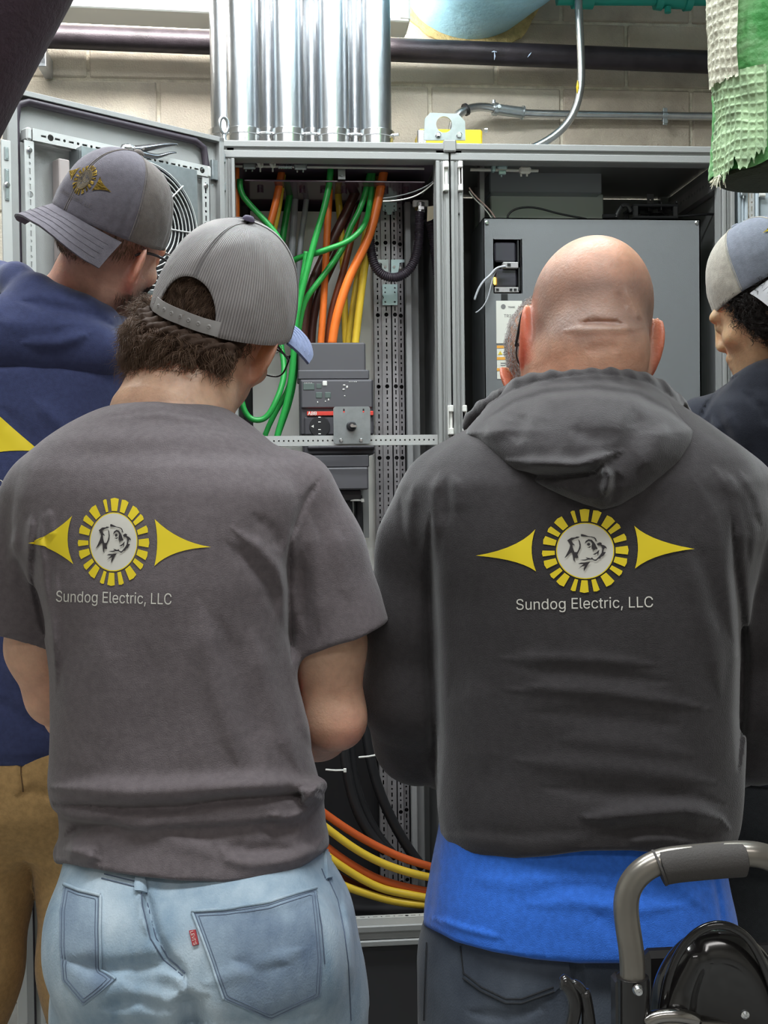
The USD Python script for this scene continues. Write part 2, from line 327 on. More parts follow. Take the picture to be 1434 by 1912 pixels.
Pp = [W(1079, -120, 3.38), W(1080, 0, 3.38), W(1083, 70, 3.38), W(1085, 130, 3.38), W(1082, 175, 3.38), W(1070, 212, 3.38), W(1050, 240, 3.38), W(1022, 262, 3.38), W(985, 280, 3.38)]
part(t, 'conduit_pipe', tube(Pp, .0115, 18, 80), M_emt, smooth=True)
part(t, 'paint_smear', tube([W(1078.5, 150, 3.3705), W(1078.5, 162, 3.3702), W(1077.5, 174, 3.3705)], [.001, .0045, .001], 8), M_yell, 'yellow paint smear on the conduit')
# big pale blue jacketed pipe going through the wall
c0 = W(878, -45, YW); R0 = .197
t = thing('jacketed_pipe', 'fat pale blue jacketed pipe passing through the block wall', 'pipe', c0)
dirn = A([.42, -.86, .10]); dirn /= np.linalg.norm(dirn)
p = tube(np.linspace(c0 - dirn * .12, c0 + dirn * 2.0, 60), R0, 64)
rr = meshkit.fbm(p.vertices * 14, 4, 3) - .5; p.vertices += (p.vertices - c0 - ((p.vertices - c0) @ dirn)[:, None] * dirn) * (rr * .05)[:, None]
part(t, 'pipe_jacket', p, M_blue, smooth=True)
rg = lathe(c0 + YF * -.014, YF, [(0, .17), (0, .222), (.004, .232), (.02, .232)], 72)
ang = np.arctan2(rg.vertices[:, 2] - c0[2], rg.vertices[:, 0] - c0[0]); q = np.stack([np.cos(ang) * 4, np.sin(ang) * 4, 0 * ang], 1)
rg.vertices[:, [0, 2]] += (rg.vertices - c0)[:, [0, 2]] * ((meshkit.fbm(q, 3, 9) - .5) * .14)[:, None]
part(t, 'foam_collar', rg, M_tan, 'ragged tan foam collar around the pipe at the wall')
# teal pipe
a, b = W(1040, -4, 3.43), W(1560, -2, 3.43); b = a + (b - a) * (3.19 - a[0]) / (b[0] - a[0])
t = thing('teal_pipe', 'teal green painted pipe crossing the wall at the top right', 'pipe', a)
part(t, 'pipe_run', tube([a, b], .021, 24), M_teal, smooth=40)
c = W(1257, -2, 3.43)
part(t, 'pipe_coupling', [lathe(c - XR * .055, XR, [(0, .02), (0, .032), (.02, .034), (.022, .028), (.088, .028), (.09, .034), (.11, .032), (.11, .02)], 24), cyl(c + A([-.02, -.01, -.028]), c + A([-.02, -.01, -.045]), .01, 8)], M_teal, smooth=30)
part(t, 'pipe_coupling', lathe(W(1088, -3, 3.43) - XR * .03, XR, [(0, .02), (0, .03), (.06, .03), (.06, .02)], 24), M_teal, smooth=30)
# light fixture along the wall
a, b = W(100, 11, 3.30), W(764, 41, 3.30)
zb = (a[2] + b[2]) / 2; Lx = b[0] - a[0]; sl = (b[2] - a[2])
t = thing('light_fixture', 'long glowing white strip light high on the wall behind the conduits', 'light', (a[0], 3.30, zb))
def tilt(m):
    m.vertices[:, 2] += (m.vertices[:, 0] - (a[0] + Lx / 2)) / Lx * sl; return m
part(t, 'lamp_housing', tilt(cbox(a[0] - .25, b[0], 3.30, 3.42, zb, zb + .012, .003)), M_white)
M_lamp = usdkit.material(stage, '/World/Looks/lamp_lens', {'e': ('emission', {'color': (1.0, .97, .92), 'strength': 40.0})}, surface='e.emission')
lens = tilt(cbox(a[0] - .24, b[0] - .03, 3.305, 3.415, zb + .012, zb + .10, .02).subdivide())
part(t, 'lamp_lens', lens, M_lamp, 'glowing white lens')
part(t, 'end_cap', tilt(cbox(b[0] - .03, b[0] + .004, 3.298, 3.422, zb + .004, zb + .105, .006)), M_white)
part(t, 'suspension_rod', [cyl((a[0] + Lx * k, 3.36, zb + .09), (a[0] + Lx * k, 3.36, 3.615), .004, 8) for k in (.2, .8)], M_steel)
# yellow box on the enclosure roof
t = thing('yellow_box', 'yellow junction box on the cabinet roof behind the lifting bracket', 'box', W(845, 262, YC + .2))
p0, p1 = W(782, 240, YC + .2), W(901, 266, YC + .2)
part(t, 'box_body', cbox(p0[0], p1[0], YC + .2, YC + .3, 2.41, p0[2], .004), M_yell)
c = W(907, 243, YC + .22); part(t, 'box_screw', [cyl(c - XR * .004, c + XR * .004, .006, 10), cbox(p0[0] - .004, p0[0] + .02, YC + .196, YC + .21, 2.41, p0[2] - .004, .002)], M_steel)
# wrapped green pipe end, near the camera on the right
d = 1.75; ctr = D(1448, 330, d); rad = 118 / FPX * d
M_green = None
n = {'p': ('principled_bsdf', {'roughness': .6}), 'tc': ('texture_coordinate', {}), 'n1': ('noise_texture', {'scale': 16., 'detail': 5.}), 'bn': ('noise_texture', {'scale': 160., 'detail': 3.}),
     'rp': ('rgb_ramp', {'ramp': [(0, (.03, .22, .04)), (.40, (.05, .30, .06)), (.56, (.20, .42, .18)), (1, (.45, .60, .40))]}), 'bp': ('bump', {'distance': .0015})}
M_green = usdkit.material(stage, '/World/Looks/green_wrap', n, [('tc.object', 'n1.vector'), ('n1.fac', 'rp.fac'), ('rp.color', 'p.base_color'), ('tc.object', 'bn.vector'), ('bn.fac', 'bp.height'), ('bp.normal', 'p.normal')], surface='p.BSDF')
M_cloth = mat('pale_mesh_cloth', (.70, .70, .56), .8, var=.12, vscale=60, bump=.002, bscale=220)
M_ggreen = mat('pale_green_mesh', (.36, .52, .30), .7, var=.35, vscale=26, bump=.0015, bscale=200)
M_under = mat('dark_green_foam', (.035, .05, .03), .9, var=.15, vscale=60, bump=.002, bscale=220)
def wrap_shell(a0, a1, z0f, z1f, r, seed, ribs=True, na=150, nz=130, amp=.0016):
    aa = np.linspace(a0, a1, na); out = []
    V = np.zeros((nz, na, 3))
    for i, al in enumerate(aa):
        zz = np.linspace(z0f(al), z1f(al), nz); V[:, i, 2] = zz; V[:, i, 0] = al; 
    al, zz = V[..., 0], V[..., 2]
    q = np.stack([al * 1.5, zz * 12, 0 * zz], -1); rr = r + (meshkit.fbm(q, 4, seed) - .5) * .018
    if ribs:
        s1 = np.abs(np.sin(al * 27 + (meshkit.noise(q * 2, seed) - .5) * 1.0)); s2 = np.abs(np.sin(zz * 235 + al * 2 + (meshkit.noise(q * 2.1, seed + 3) - .5) * 2.5))
        rr = rr + amp * (np.maximum(s1, s2) ** 6)
    P = ctr + rr[..., None] * (np.cos(al)[..., None] * RIGHT0 + np.sin(al)[..., None] * FWD0) + (zz - ctr[2])[..., None] * UP0
    i, j = np.meshgrid(np.arange(nz - 1), np.arange(na - 1), indexing='ij'); q = np.stack([i * na + j, i * na + j + 1, (i + 1) * na + j + 1, (i + 1) * na + j], -1).reshape(-1, 4)
    return trimesh.Trimesh(P.reshape(-1, 3), np.vstack([q[:, [0, 1, 2]], q[:, [0, 2, 3]]]), process=False)
t = thing('wrapped_pipe', 'vertical insulated pipe wrapped in pale mesh cloth and green film, cut open below', 'pipe', ctr)
zlow = lambda al: ctr[2] + (.004 if math.sin(al) > 0 else .022 * (1 + math.cos(al)) / 2 * abs(math.sin(al)) + .003 * math.sin(9 * al) - .004)
ztop = lambda al: 3.61
part(t, 'green_film', wrap_shell(0, 2 * math.pi, zlow, lambda al: ctr[2] + .42, rad - .004, 3), M_green, smooth=True)
part(t, 'green_film', wrap_shell(0, 2 * math.pi, lambda al: ctr[2] + .40, ztop, rad - .006, 4), M_green, smooth=True)
def jag(s, am): return lambda al: am * (meshkit.noise(A([al * 9., s, 0.])) - .5) + am * .6 * (meshkit.noise(A([al * 30., s, 0.])) - .5)
j1, j2 = jag(1., .012), jag(7., .03)
part(t, 'mesh_cloth', wrap_shell(math.pi * 1.02, math.pi * 1.235, lambda al: ctr[2] + .125 + j1(al), lambda al: ctr[2] + .42, rad + .004, 11, amp=.0024), M_cloth, 'pale cream mesh cloth strip hanging on the wrap', smooth=True)
part(t, 'mesh_cloth', wrap_shell(math.pi * 1.0, math.pi * 1.36, lambda al: ctr[2] - .004 + .05 * max(0, (al / math.pi - 1.05)) + j2(al), lambda al: ctr[2] + .135, rad + .001, 17, amp=.0022), M_ggreen, 'pale green mesh wrap near the cut end', smooth=True)
zc = ctr - UP0 * .004
part(t, 'foam_end', lathe(zc, UP0, [(-.004, .0), (-.004, rad - .03), (0, rad - .012), (.06, rad - .01)], 64), M_under, 'dark underside of the cut insulation')
r5 = random.Random(4); fr = []
for k in range(26):
    al = math.pi * (1.03 + .1 * r5.random()); b0 = ctr + (rad - .002) * (math.cos(al) * RIGHT0 + math.sin(al) * FWD0) - UP0 * .003
    e = b0 + A([r5.uniform(-.012, .004), r5.uniform(-.008, .002), r5.uniform(-.022, -.004)]); fr.append(tube([b0, (b0 + e) / 2 + A([r5.uniform(-.004, .004)] * 3), e], [.0012, .001, .0006], 5))
part(t, 'frayed_threads', fr, M_cloth, kind='stuff')
# dark insulated pipe, top left
M_ins = mat('dark_insulation', (.045, .022, .038), .55, var=.15, vscale=12, bump=.002, bscale=120)
p0, p1 = D(-300, 520, 1.25), D(165, -330, 1.25); r = .125
ax = (p1 - p0) / np.linalg.norm(p1 - p0)
e0, e1 = D(4, 212, 1.25), D(116, 0, 1.25); ue = (e1 - e0) / np.linalg.norm(e1 - e0); nn = np.cross(ue, FWD0); nn /= np.linalg.norm(nn); nn = nn * np.sign(nn @ -RIGHT0)
q0, q1 = e0 + nn * r - ue * .22, e1 + nn * r + ue * 1.75
pp = tube(np.linspace(q0, q1, 50), r, 56)
pp.vertices += (meshkit.fbm(pp.vertices * 22, 3, 2) - .5)[:, None] * .006
t = thing('insulated_pipe', 'dark plum coloured insulated pipe slanting across the top left corner', 'pipe', q0)
part(t, 'insulation', pp, M_ins, smooth=True)
part(t, 'end_band', lathe(q0 - ue * .01, ue, [(0, .02), (0, r + .003), (.04, r + .003), (.04, r - .005)], 56), M_ins, smooth=30)
# ================================================================ the enclosures
M_cab = mat('cabinet_grey', (.27, .275, .27), .42, bump=.0003, bscale=400)
M_cabin = mat('cabinet_inside', (.30, .305, .305), .5, bump=.0003, bscale=300)
M_strip = mat('perforated_strip', (.50, .51, .50), .4, .25)
M_stripd = mat('dull_strip', (.40, .385, .40), .45, .5, var=.08, vscale=30)
M_plate = mat('mounting_plate', (.86, .85, .80), .45, .1)
M_panelb = mat('pale_panel', (.42, .48, .52), .45)
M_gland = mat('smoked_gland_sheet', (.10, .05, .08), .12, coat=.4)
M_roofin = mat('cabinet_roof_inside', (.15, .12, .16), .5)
ZB, ZTOP = .40, 2.405
def fx(px, py=300, Y=YC): return float(W(px, py, Y)[0])
def fz(py, px=640, Y=YC): return float(W(px, py, Y)[2])
XL, XM, XR0 = fx(415), fx(840), fx(1372)
def strip_poly(L, w, kind=0, pitch=.0125, hole=.0045):
    p = sbox(0, 0, L, w); H = []; n = int((L - .01) / pitch)
    for i in range(n):
        u = .008 + pitch * (i + .5)
        if kind == 0: H.append(Point(u, w / 2).buffer(hole / 2, 4))
        else:
            if i % 12 == 0: H.append(Point(u, w / 2).buffer(hole * .95, 6))
            elif i % 2: H.append(sbox(u - .0062, w / 2 - hole * .28, u + .0062, w / 2 + hole * .28))
            else: H.append(Point(u, w / 2).buffer(hole * .42, 4))
    return p.difference(unary_union(H))
def vstrip(x0, x1, z0, z1, Y, kind=1, pitch=.0165, hole=.006, back=True):
    s = slab(strip_poly(z1 - z0, x1 - x0, kind, pitch, hole), (x1, Y, z0), ZU, -XR, .0018)   # faces the room
    return s
def screw(c, n, r, h=.004):
    c, n = A(c, float), A(n, float); u, w, t = frame_of(n)
    return [lathe(c, n, [(0, r), (h * .6, r), (h, r * .6), (h, 0.0005)], 12), trimesh.util.concatenate([tube([c + t * h * .9 - u * r * .5, c + t * h * 1.15, c + t * h * .9 + u * r * .5], [.0006, .0009, .0006], 5)])]
def post(x0, x1, Y, ridge=1, dep=.055):
    w = x1 - x0; m = [cbox(x0, x1, Y + .004, Y + dep, ZB, ZTOP, .002)]
    for a, b, o in ((0, .30, 0), (.46, .60, .0), (.72, 1.0, -.004)):
        if ridge < 0: a, b = 1 - b, 1 - a
        m.append(cbox(x0 + a * w, x0 + b * w, Y + o, Y + .01, ZB + .05, ZTOP - .045, .0015))
    return m
def enclosure(x0, x1, depth, label):
    t = thing('enclosure', label, 'electrical cabinet', ((x0 + x1) / 2, YC + depth / 2, ZB))
    pw = .034
    part(t, 'frame_post', post(x0, x0 + .030, YC), M_cab); part(t, 'frame_post', post(x1 - pw, x1, YC, -1), M_cab)
    part(t, 'frame_post', [cbox(x0, x0 + .03, YC + depth - .03, YC + depth, ZB, ZTOP, .002)], M_cab); part(t, 'frame_post', [cbox(x1 - .03, x1, YC + depth - .03, YC + depth, ZB, ZTOP, .002)], M_cab)
    zt = ZTOP
    part(t, 'top_rail', [cbox(x0, x1, YC - .002, YC + .05, zt - .018, zt, .003), cbox(x0 + .012, x1 - .012, YC + .004, YC + .05, zt - .026, zt - .016), cbox(x0, x1, YC, YC + .05, zt - .043, zt - .024, .002)], M_cab)
    part(t, 'bottom_rail', [cbox(x0, x1, YC - .002, YC + .05, ZB + .016, ZB + .034, .003), cbox(x0, x1, YC + .003, YC + .05, ZB - .002, ZB + .02), cbox(x0, x1, YC - .002, YC + .06, ZB - .02, ZB - .004, .003)], M_cab)
    part(t, 'bottom_strip', slab(strip_poly(x1 - x0 - .06, .02, 1, .0165, .005), (x0 + .03, YC + .05, ZB + .032), XR, YF * .9 + ZU * .1, .002), M_strip)
    part(t, 'back_panel', cbox(x0 + .01, x1 - .01, YC + depth - .006, YC + depth, ZB, ZTOP - .01), M_cabin)
    part(t, 'side_panel', cbox(x0 + .002, x0 + .006, YC + .03, YC + depth - .01, ZB, ZTOP - .01), M_cabin)
    part(t, 'side_panel', cbox(x1 - .006, x1 - .002, YC + .03, YC + depth - .01, ZB, ZTOP - .01), M_cabin)
    part(t, 'floor_plate', cbox(x0 + .01, x1 - .01, YC + .04, YC + depth - .01, ZB + .004, ZB + .01), M_dark)
    part(t, 'plinth', [cbox(x0, x1, YC + .012, YC + depth, .003, ZB - .022, .004)], M_dark, 'black plinth under the cabinet')
    return t
DEP = .53
left = enclosure(XL, XM - .002, DEP, 'open grey cabinet on the left with the cables, breaker and four conduits on top')
right = enclosure(XM + .002, XR0, DEP, 'open grey cabinet on the right that holds the flat grey drive panel')
part(left, 'roof_plate', cbox(XL, XM - .004, YC + .045, YC + DEP, ZTOP - .006, ZTOP, .001), M_cab)
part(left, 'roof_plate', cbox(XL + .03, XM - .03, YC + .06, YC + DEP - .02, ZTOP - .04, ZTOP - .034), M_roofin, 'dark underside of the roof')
part(right, 'roof_plate', cbox(XM + .004, XR0, YC + .045, YC + DEP, ZTOP - .006, ZTOP, .001), M_cab)
# seam cover, keepers, lifting bracket, eye bolt
part(left, 'seam_cap', cbox(fx(828), fx(852), YC - .006, YC + .02, fz(284, 840), fz(262, 840), .003), M_cab)
def keeper(px, y0, y1, owner, side):
    x = fx(px, (y0 + y1) / 2); z0, z1 = fz(y1, px), fz(y0, px); w = .0115
    m = [cbox(x - w / 2, x + w / 2, YC - .012, YC + .002, z1 - .017, z1, .002), cbox(x - w / 2, x + w / 2, YC - .012, YC + .002, z0, z0 + .017, .002), cbox(x + side * w * .5 - .003, x + side * w * .5, YC - .009, YC + .002, z0, z1, .001), cbox(x - w * .35, x + w * .3, YC - .004, YC, z0 + .004, z1 - .004)]
    part(owner, 'latch_keeper', m, M_white, 'white door latch keeper on the post')
keeper(833, 302, 358, left, -1); keeper(859, 302, 358, right, 1); keeper(842, 757, 812, left, -1); keeper(867, 757, 812, right, 1)
x = fx(858, 398); part(right, 'post_hole', [cyl((x, YC - .0015, fz(397)), (x, YC + .01, fz(397)), .0025, 10)], M_dark)
t = thing('lifting_bracket', 'grey zinc lifting bracket with a round hole above the seam of the cabinets', 'bracket', W(830, 262, YC + .05))
Yb = YC + .055; P = [W(px, py, Yb) for px, py in ((791, 262), (793, 222), (803, 211), (855, 213), (868, 227), (869, 262))]
pl = Polygon([(q[0], q[2]) for q in P]); c = W(829, 233, Yb); pl = pl.difference(Point(c[0], c[2]).buffer(.0205, 24)).buffer(.001).buffer(-.001)
part(t, 'plate', slab(pl, (0, Yb + .003, 0), XR, ZU, .0055), M_zinc)
part(t, 'foot_plate', cbox(P[0][0] - .008, P[-1][0] + .013, Yb - .012, Yb + .03, 2.4055, 2.4115, .001), M_zinc)
for px in (818, 857):
    c = W(px, 253, Yb); part(t, 'bolt_head', [lathe(c - YF * .003, -YF, [(0, .0075), (.005, .0075), (.007, .005), (.007, .0004)], 6)], M_steel)
c = W(418, 243, YC + .03)
t = thing('eye_bolt', 'small steel eye bolt standing at the left corner of the cabinet roof', 'bolt', (c[0], c[1], 2.405))
ang = np.linspace(0, 2 * math.pi, 33); rp = A([c + A([math.cos(q) * .0105, math.cos(q) * .006, math.sin(q) * .020]) + ZU * .012 for q in ang])
part(t, 'ring', tube(rp, .0042, 10, cap=False), M_galv, smooth=True); part(t, 'shank', lathe((c[0], c[1], 2.4052), ZU, [(0, .012), (.006, .012), (.008, .007), (c[2] - 2.405 - .012, .006)], 16), M_galv, smooth=30)
# --- inside the left enclosure
def wz(px, py, Y): return W(px, py, Y)
Yp = 3.305
part(left, 'mounting_plate', cbox(fx(470, 600, Yp), fx(697, 600, Yp), Yp, Yp + .004, 1.12, fz(395, 600, Yp)), M_plate, 'pale mounting plate behind the cables')
for n_, (a, b, Y, m) in enumerate([(697, 711, 3.27, M_stripd), (711.5, 728.5, 3.26, M_strip), (731, 741.5, 3.26, M_strip), (742, 752, 3.28, M_stripd)]):
    part(left, 'mounting_strip', [vstrip(fx(a, 480, Y), fx(b, 480, Y), ZB + .02, fz(374, 720, Y), Y), cbox(fx(a, 480, Y), fx(a, 480, Y) + .002, Y, Y + .035, ZB + .02, fz(374, 720, Y))], M_stripd)
part(left, 'back_channel', [cbox(fx(696, 480, 3.31), fx(756, 480, 3.31), 3.31, 3.33, ZB + .02, fz(372, 720, 3.31))], M_dark)
part(left, 'side_rail', [cbox(fx(757, 480, 3.2), fx(768, 480, 3.2), 3.2, 3.23, ZB + .02, fz(376, 720, 3.2), .002), cbox(fx(764, 480, 3.18), fx(786, 480, 3.18), 3.24, 3.26, ZB + .02, fz(370, 720, 3.18), .002)], M_cabin)
M_zb = mat('blue_zinc', (.50, .66, .68), .32, .6)
def zplate(pts, Y, holes=(), m=None, th=.003):
    g = Polygon([(float(W(x, y, Y)[0]), float(W(x, y, Y)[2])) for x, y in pts]).buffer(.0012).buffer(-.0012)
    for hx, hy, hr in holes:
        c = W(hx, hy, Y); g = g.difference(Point(c[0], c[2]).buffer(hr, 6))
    return slab(g, (0, Y, 0), XR, ZU, th)
part(left, 'joining_plate', zplate([(714, 378), (741, 378), (741, 394), (732, 396), (731, 401), (723, 401), (722, 396), (714, 394)], 3.252, [(719, 385, .002), (736, 385, .002), (719, 393, .002), (736, 393, .002)]), M_zb, 'small blue grey zinc joining plate')
part(left, 'joining_plate', zplate([(714, 531), (742, 531), (742, 570), (714, 570), (714, 560), (717, 556), (714, 552)], 3.252, [(719, 538, .002), (737, 538, .002), (719, 546, .002), (737, 546, .002), (719, 564, .0025), (737, 564, .0025)]), M_zb, 'small blue grey zinc joining plate')
part(left, 'angle_bracket', zplate([(703, 485), (725, 485), (725, 511), (718, 509), (713, 502), (713, 492), (705, 490)], 3.245, [(719.5, 498, .003)]), M_zinc)
part(left, 'angle_bracket', zplate([(730, 485), (756, 485), (756, 490), (746, 491), (745, 500), (742, 512), (730, 512)], 3.245, [(736, 498, .003)]), M_zb)
part(left, 'bracket_screw', [cyl(W(px, py, 3.243), W(px, py, 3.238), .0035, 8) for px, py in ((719.5, 498), (736, 498), (747.5, 500))], M_steel)
# roof: bonding rod with clips
Yr = YC + .07; z = fz(312, 600, Yr)
rod = [tube([W(432, 310, Yr), W(792, 315, Yr)], .0032, 8)]
part(left, 'rail_rod', rod, M_strip)
for a, b, y in ((453, 478, 310.5), (549, 573, 312)):
    p0, p1 = W(a, y - 6, Yr), W(b, y + 6, Yr); c = [cbox(p0[0], p1[0], Yr - .008, Yr + .006, p1[2], p0[2], .003)]
    c += [lathe(W(px, y + 6, Yr), -ZU, [(0, .0022), (.005, .0022), (.006, .0005)], 8) for px in (a + 6, b - 7)]
    part(left, 'rod_clamp', c, M_zinc)
for px in (486, 509):
    c = W(px, 312, Yr); part(left, 'rod_hook', [tube([W(px - 4, 291, Yr), W(px - 5, 300, Yr - .01), W(px, 311, Yr - .012), W(px + 3, 303, Yr - .006)], .0045, 8, 12), cyl(c - ZU * .004, c - ZU * .012, .002, 6)], M_white)
part(left, 'rod_spring', [tube([W(520, 311.4, Yr), W(544, 311.7, Yr)], .0046, 10)] + [lathe(W(521 + 4.6 * k, 311.4, Yr), XR, [(-.002, .003), (-.001, .0058), (.001, .0058), (.002, .003)], 10) for k in range(6)], M_zinc)
c0 = W(638, 327, YC + .09); part(left, 'roof_bracket', [cbox(c0[0] - .0095, c0[0] + .0095, YC + .088, YC + .092, c0[2] - .011, ZTOP - .034), lathe(c0 - YF * .004, -YF, [(0, .005), (.003, .005), (.003, .0005)], 8)], M_zinc)
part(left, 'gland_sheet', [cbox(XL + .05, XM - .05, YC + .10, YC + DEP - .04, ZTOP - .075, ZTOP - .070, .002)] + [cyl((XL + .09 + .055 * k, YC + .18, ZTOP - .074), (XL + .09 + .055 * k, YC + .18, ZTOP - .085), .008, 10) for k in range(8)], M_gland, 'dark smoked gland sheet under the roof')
part(left, 'lower_cover', cbox(XL + .035, fx(694, 480, 3.36), 3.36, 3.366, ZB + .012, 1.16, .001), M_dark, 'dark plate standing in for the shade low in the cabinet')  # dark sheet added in place of the shade that fills the lower cabinet
# --- cross rail and switch bracket
Yx = YC + .022
zr0, zr1 = fz(832, 640, Yx), fz(813, 640, Yx); xr0, xr1 = fx(446, 820, Yx), fx(823, 820, Yx)
part(left, 'cross_rail', [slab(strip_poly(xr1 - xr0, zr1 - zr0, 0, 9.05 / 740, .0042), (xr0, Yx, zr0), XR, ZU, .002), cbox(xr0, xr1, Yx, Yx + .02, zr1 - .002, zr1), cbox(xr0, xr1, Yx, Yx + .02, zr0, zr0 + .002), cbox(xr0, xr1, Yx + .018, Yx + .02, zr0, zr1)], M_strip, 'white perforated rail across the opening')
Ys = YC + .012
p0, p1 = W(623, 829, Ys), W(691, 759, Ys)
g = sbox(p0[0], p0[2], p1[0], p1[2]).buffer(-.007).buffer(.007, 8)
for px in (642, 678.5):
    c = W(px, 767, Ys); g = g.difference(LineString([(c[0], c[2] - .003), (c[0], c[2] + .003)]).buffer(.0021, 6))
t = thing('switch_bracket', 'square zinc plate with a black knob bolted to the perforated rail', 'bracket', W(657, 795, Ys))
part(t, 'plate', slab(g, (0, Ys, 0), XR, ZU, .004), M_zinc)
c = W(656, 796, Ys)
part(t, 'knob', [lathe(c + YF * .01, -YF, [(0, .012), (.014, .0128), (.022, .0125), (.03, .0095), (.031, .0005)], 24)], M_blackp, 'round black knob', smooth=35)
part(t, 'knob_pointer', [cbox(c[0] - .002, c[0] + .012, c[1] - .026, c[1] - .021, c[2] - .004, c[2] + .002, .001), cyl(c - YF * .02, c - YF * .034, .0045, 8)], M_steel)
for px in (637, 674): part(t, 'screw', screw(W(px, 822, Ys - .004), -YF, .0052, .005), M_steel, smooth=30)
# --- circuit breaker
Yf = 3.06; M_brk = mat('breaker_body', (.085, .083, .092), .5); M_brk2 = mat('breaker_face', (.052, .050, .058), .45); M_red = mat('red_stripe', (.60, .05, .035), .45); M_scr = mat('breaker_screen', (.10, .13, .12), .3)
def fb(x0, x1, y0, y1, Y0, Y1, b=.003, Yr=Yf): return cbox(fx(x0, (y0 + y1) / 2, Yr), fx(x1, (y0 + y1) / 2, Yr), Y0, Y1, fz(y1, 630, Yr), fz(y0, 630, Yr), b)
t = thing('circuit_breaker', 'dark grey moulded circuit breaker with a red stripe below the cables', 'circuit breaker', W(628, 850, 3.2))
part(t, 'terminal_cover', [fb(556, 683.5, 638.5, 700, Yf + .012, Yf + .15, .004), fb(556, 690, 690, 708, Yf + .008, Yf + .15, .003)], M_brk)
part(t, 'housing', [fb(560, 698, 708, 812, Yf + .004, Yf + .16, .004), fb(566, 700, 812, 849, Yf + .014, Yf + .16, .004), fb(574, 700, 832, 838, Yf + .004, Yf + .1, .003)], M_brk2)
part(t, 'trip_unit', [fb(562, 695, 710, 762, Yf - .003, Yf + .02, .003)], M_brk)
part(t, 'trip_screen', [fb(589, 602, 732, 744, Yf - .0045, Yf), fb(606, 618, 732, 744, Yf - .0045, Yf), fb(566, 587, 716, 728, Yf - .0045, Yf, .001), fb(590, 601, 716, 726, Yf - .004, Yf)], M_scr)
mk = [fb(602, 611, 711, 721, Yf - .0050, Yf), fb(640, 645, 718, 721, Yf - .0050, Yf), fb(646, 650, 720, 726, Yf - .005, Yf), fb(639, 644, 726, 729, Yf - .005, Yf), fb(642, 645, 738, 741, Yf - .005, Yf), fb(592, 594, 749, 753, Yf - .005, Yf), fb(606, 609, 748, 751, Yf - .005, Yf), fb(612, 615, 744, 749, Yf - .005, Yf)] + [fb(651 + 3.2 * k, 653.4 + 3.2 * k, 712.4, 714.2, Yf - .004, Yf) for k in range(5)] + [fb(568 + 3.1 * k, 570.2 + 3.1 * k, 714, 716, Yf - .004, Yf) for k in range(5)]
part(t, 'marking', mk, M_white, 'small pale marks on the trip unit')
part(t, 'red_stripe', [fb(573, 697, 768, 776, Yf - .004, Yf + .01, .001)], M_red, 'red stripe across the breaker')
c = W(574.5, 775, Yf - .0041); part(t, 'lettering', text_at('ABB', .0088, c, XR, ZU, .0006, True), M_white)
part(t, 'operating_face', [fb(568, 624, 778, 812, Yf - .002, Yf + .01, .003)], M_brk2)
cc = W(597, 797, Yf - .002); part(t, 'rotary_dial', [lathe(cc, -YF, [(0, .027), (.003, .026), (.0032, .0005)], 32)], M_blackp)
tri = W(583, 796, Yf - .0053); part(t, 'marking', [slab(Polygon([(0, 0), (.007, .004), (.007, -.004)]), tri - XR * .003, XR, ZU, .0006)] + [fb(594, 599, y0, y0 + 2, Yf - .0062, Yf - .005) for y0 in (778, 787, 801, 809)], M_white)
part(t, 'lower_cover', [fb(556, 690, 849, 873, Yf + .012, Yf + .15, .003), fb(560, 688, 873, 915, Yf - .004, Yf + .15, .004)], M_brk)
part(t, 'housing', [fb(584, 676, 915, 935, Yf + .03, Yf + .13, .003)], M_brk2)
part(left, 'cable_support', [fb(672, 697, 849, 1010, 3.22, 3.235, .001)], M_cabin)
# --- cables
def cmat(n, c): return mat('cable_' + n, c, .34, var=.08, vscale=9, spec=.5)
M_or, M_ye, M_gr, M_br, M_ru, M_gy = cmat('orange', (.78, .17, .025)), cmat('yellow', (.62, .42, .035)), cmat('green', (.02, .30, .055)), cmat('brown', (.085, .028, .022)), cmat('rust', (.24, .055, .02)), cmat('grey', (.42, .44, .47))
M_or2 = cmat('red_orange', (.50, .09, .02))
def cable(label, pts, Y, wpx, m, cat='cable', n=60):
    Ys_ = np.broadcast_to(Y, (len(pts),)); P = [W(a, b, float(y)) for (a, b), y in zip(pts, Ys_)]
    return solo('power_cable', label, cat, tube(P, wpx / 2 / 725, 14, n), m, smooth=True, group='cables in the left cabinet')
cable('orange cable dropping straight down beside the left post', [(441, 290), (441, 330), (441.5, 400), (442, 470), (446, 600), (452, 700)], 3.06, 12, M_or)
cable('orange cable slanting left just above the cap of the man in the grey tee', [(532, 290), (525, 325), (512, 390), (493, 450), (470, 520), (462, 640)], 3.10, 14, M_or)
cable('yellow cable beside the slanting orange one at the upper left', [(534, 290), (527, 334), (521, 380), (512, 425), (498, 480), (490, 600)], 3.12, 12.5, M_ye)
cable('straight orange cable in the middle of the bundle entering the breaker top', [(619, 290), (615.5, 345), (613, 395), (610, 450), (606, 530), (602, 600), (599, 644)], 3.13, 13.5, M_or)
cable('thick bright orange cable crossing the bundle from upper right to the breaker', [(722, 285), (714, 335), (706, 375), (694, 425), (676, 470), (657, 508), (640, 552), (628, 595), (620, 644)], 3.09, 17, M_or)
cable('dark brown cable slanting behind the green one from the upper right', [(682, 290), (668, 347), (646, 398), (622, 446), (598, 495), (580, 540), (570, 590), (565, 644)], 3.17, 19, M_br)
cable('second dark brown cable low behind the straight orange one', [(664, 380), (640, 450), (608, 520), (590, 570), (581, 644)], 3.19, 17, M_br)
cable('rust coloured cable behind the thick orange one', [(668, 400), (655, 450), (640, 510), (625, 560), (612, 644)], 3.16, 13, M_ru)
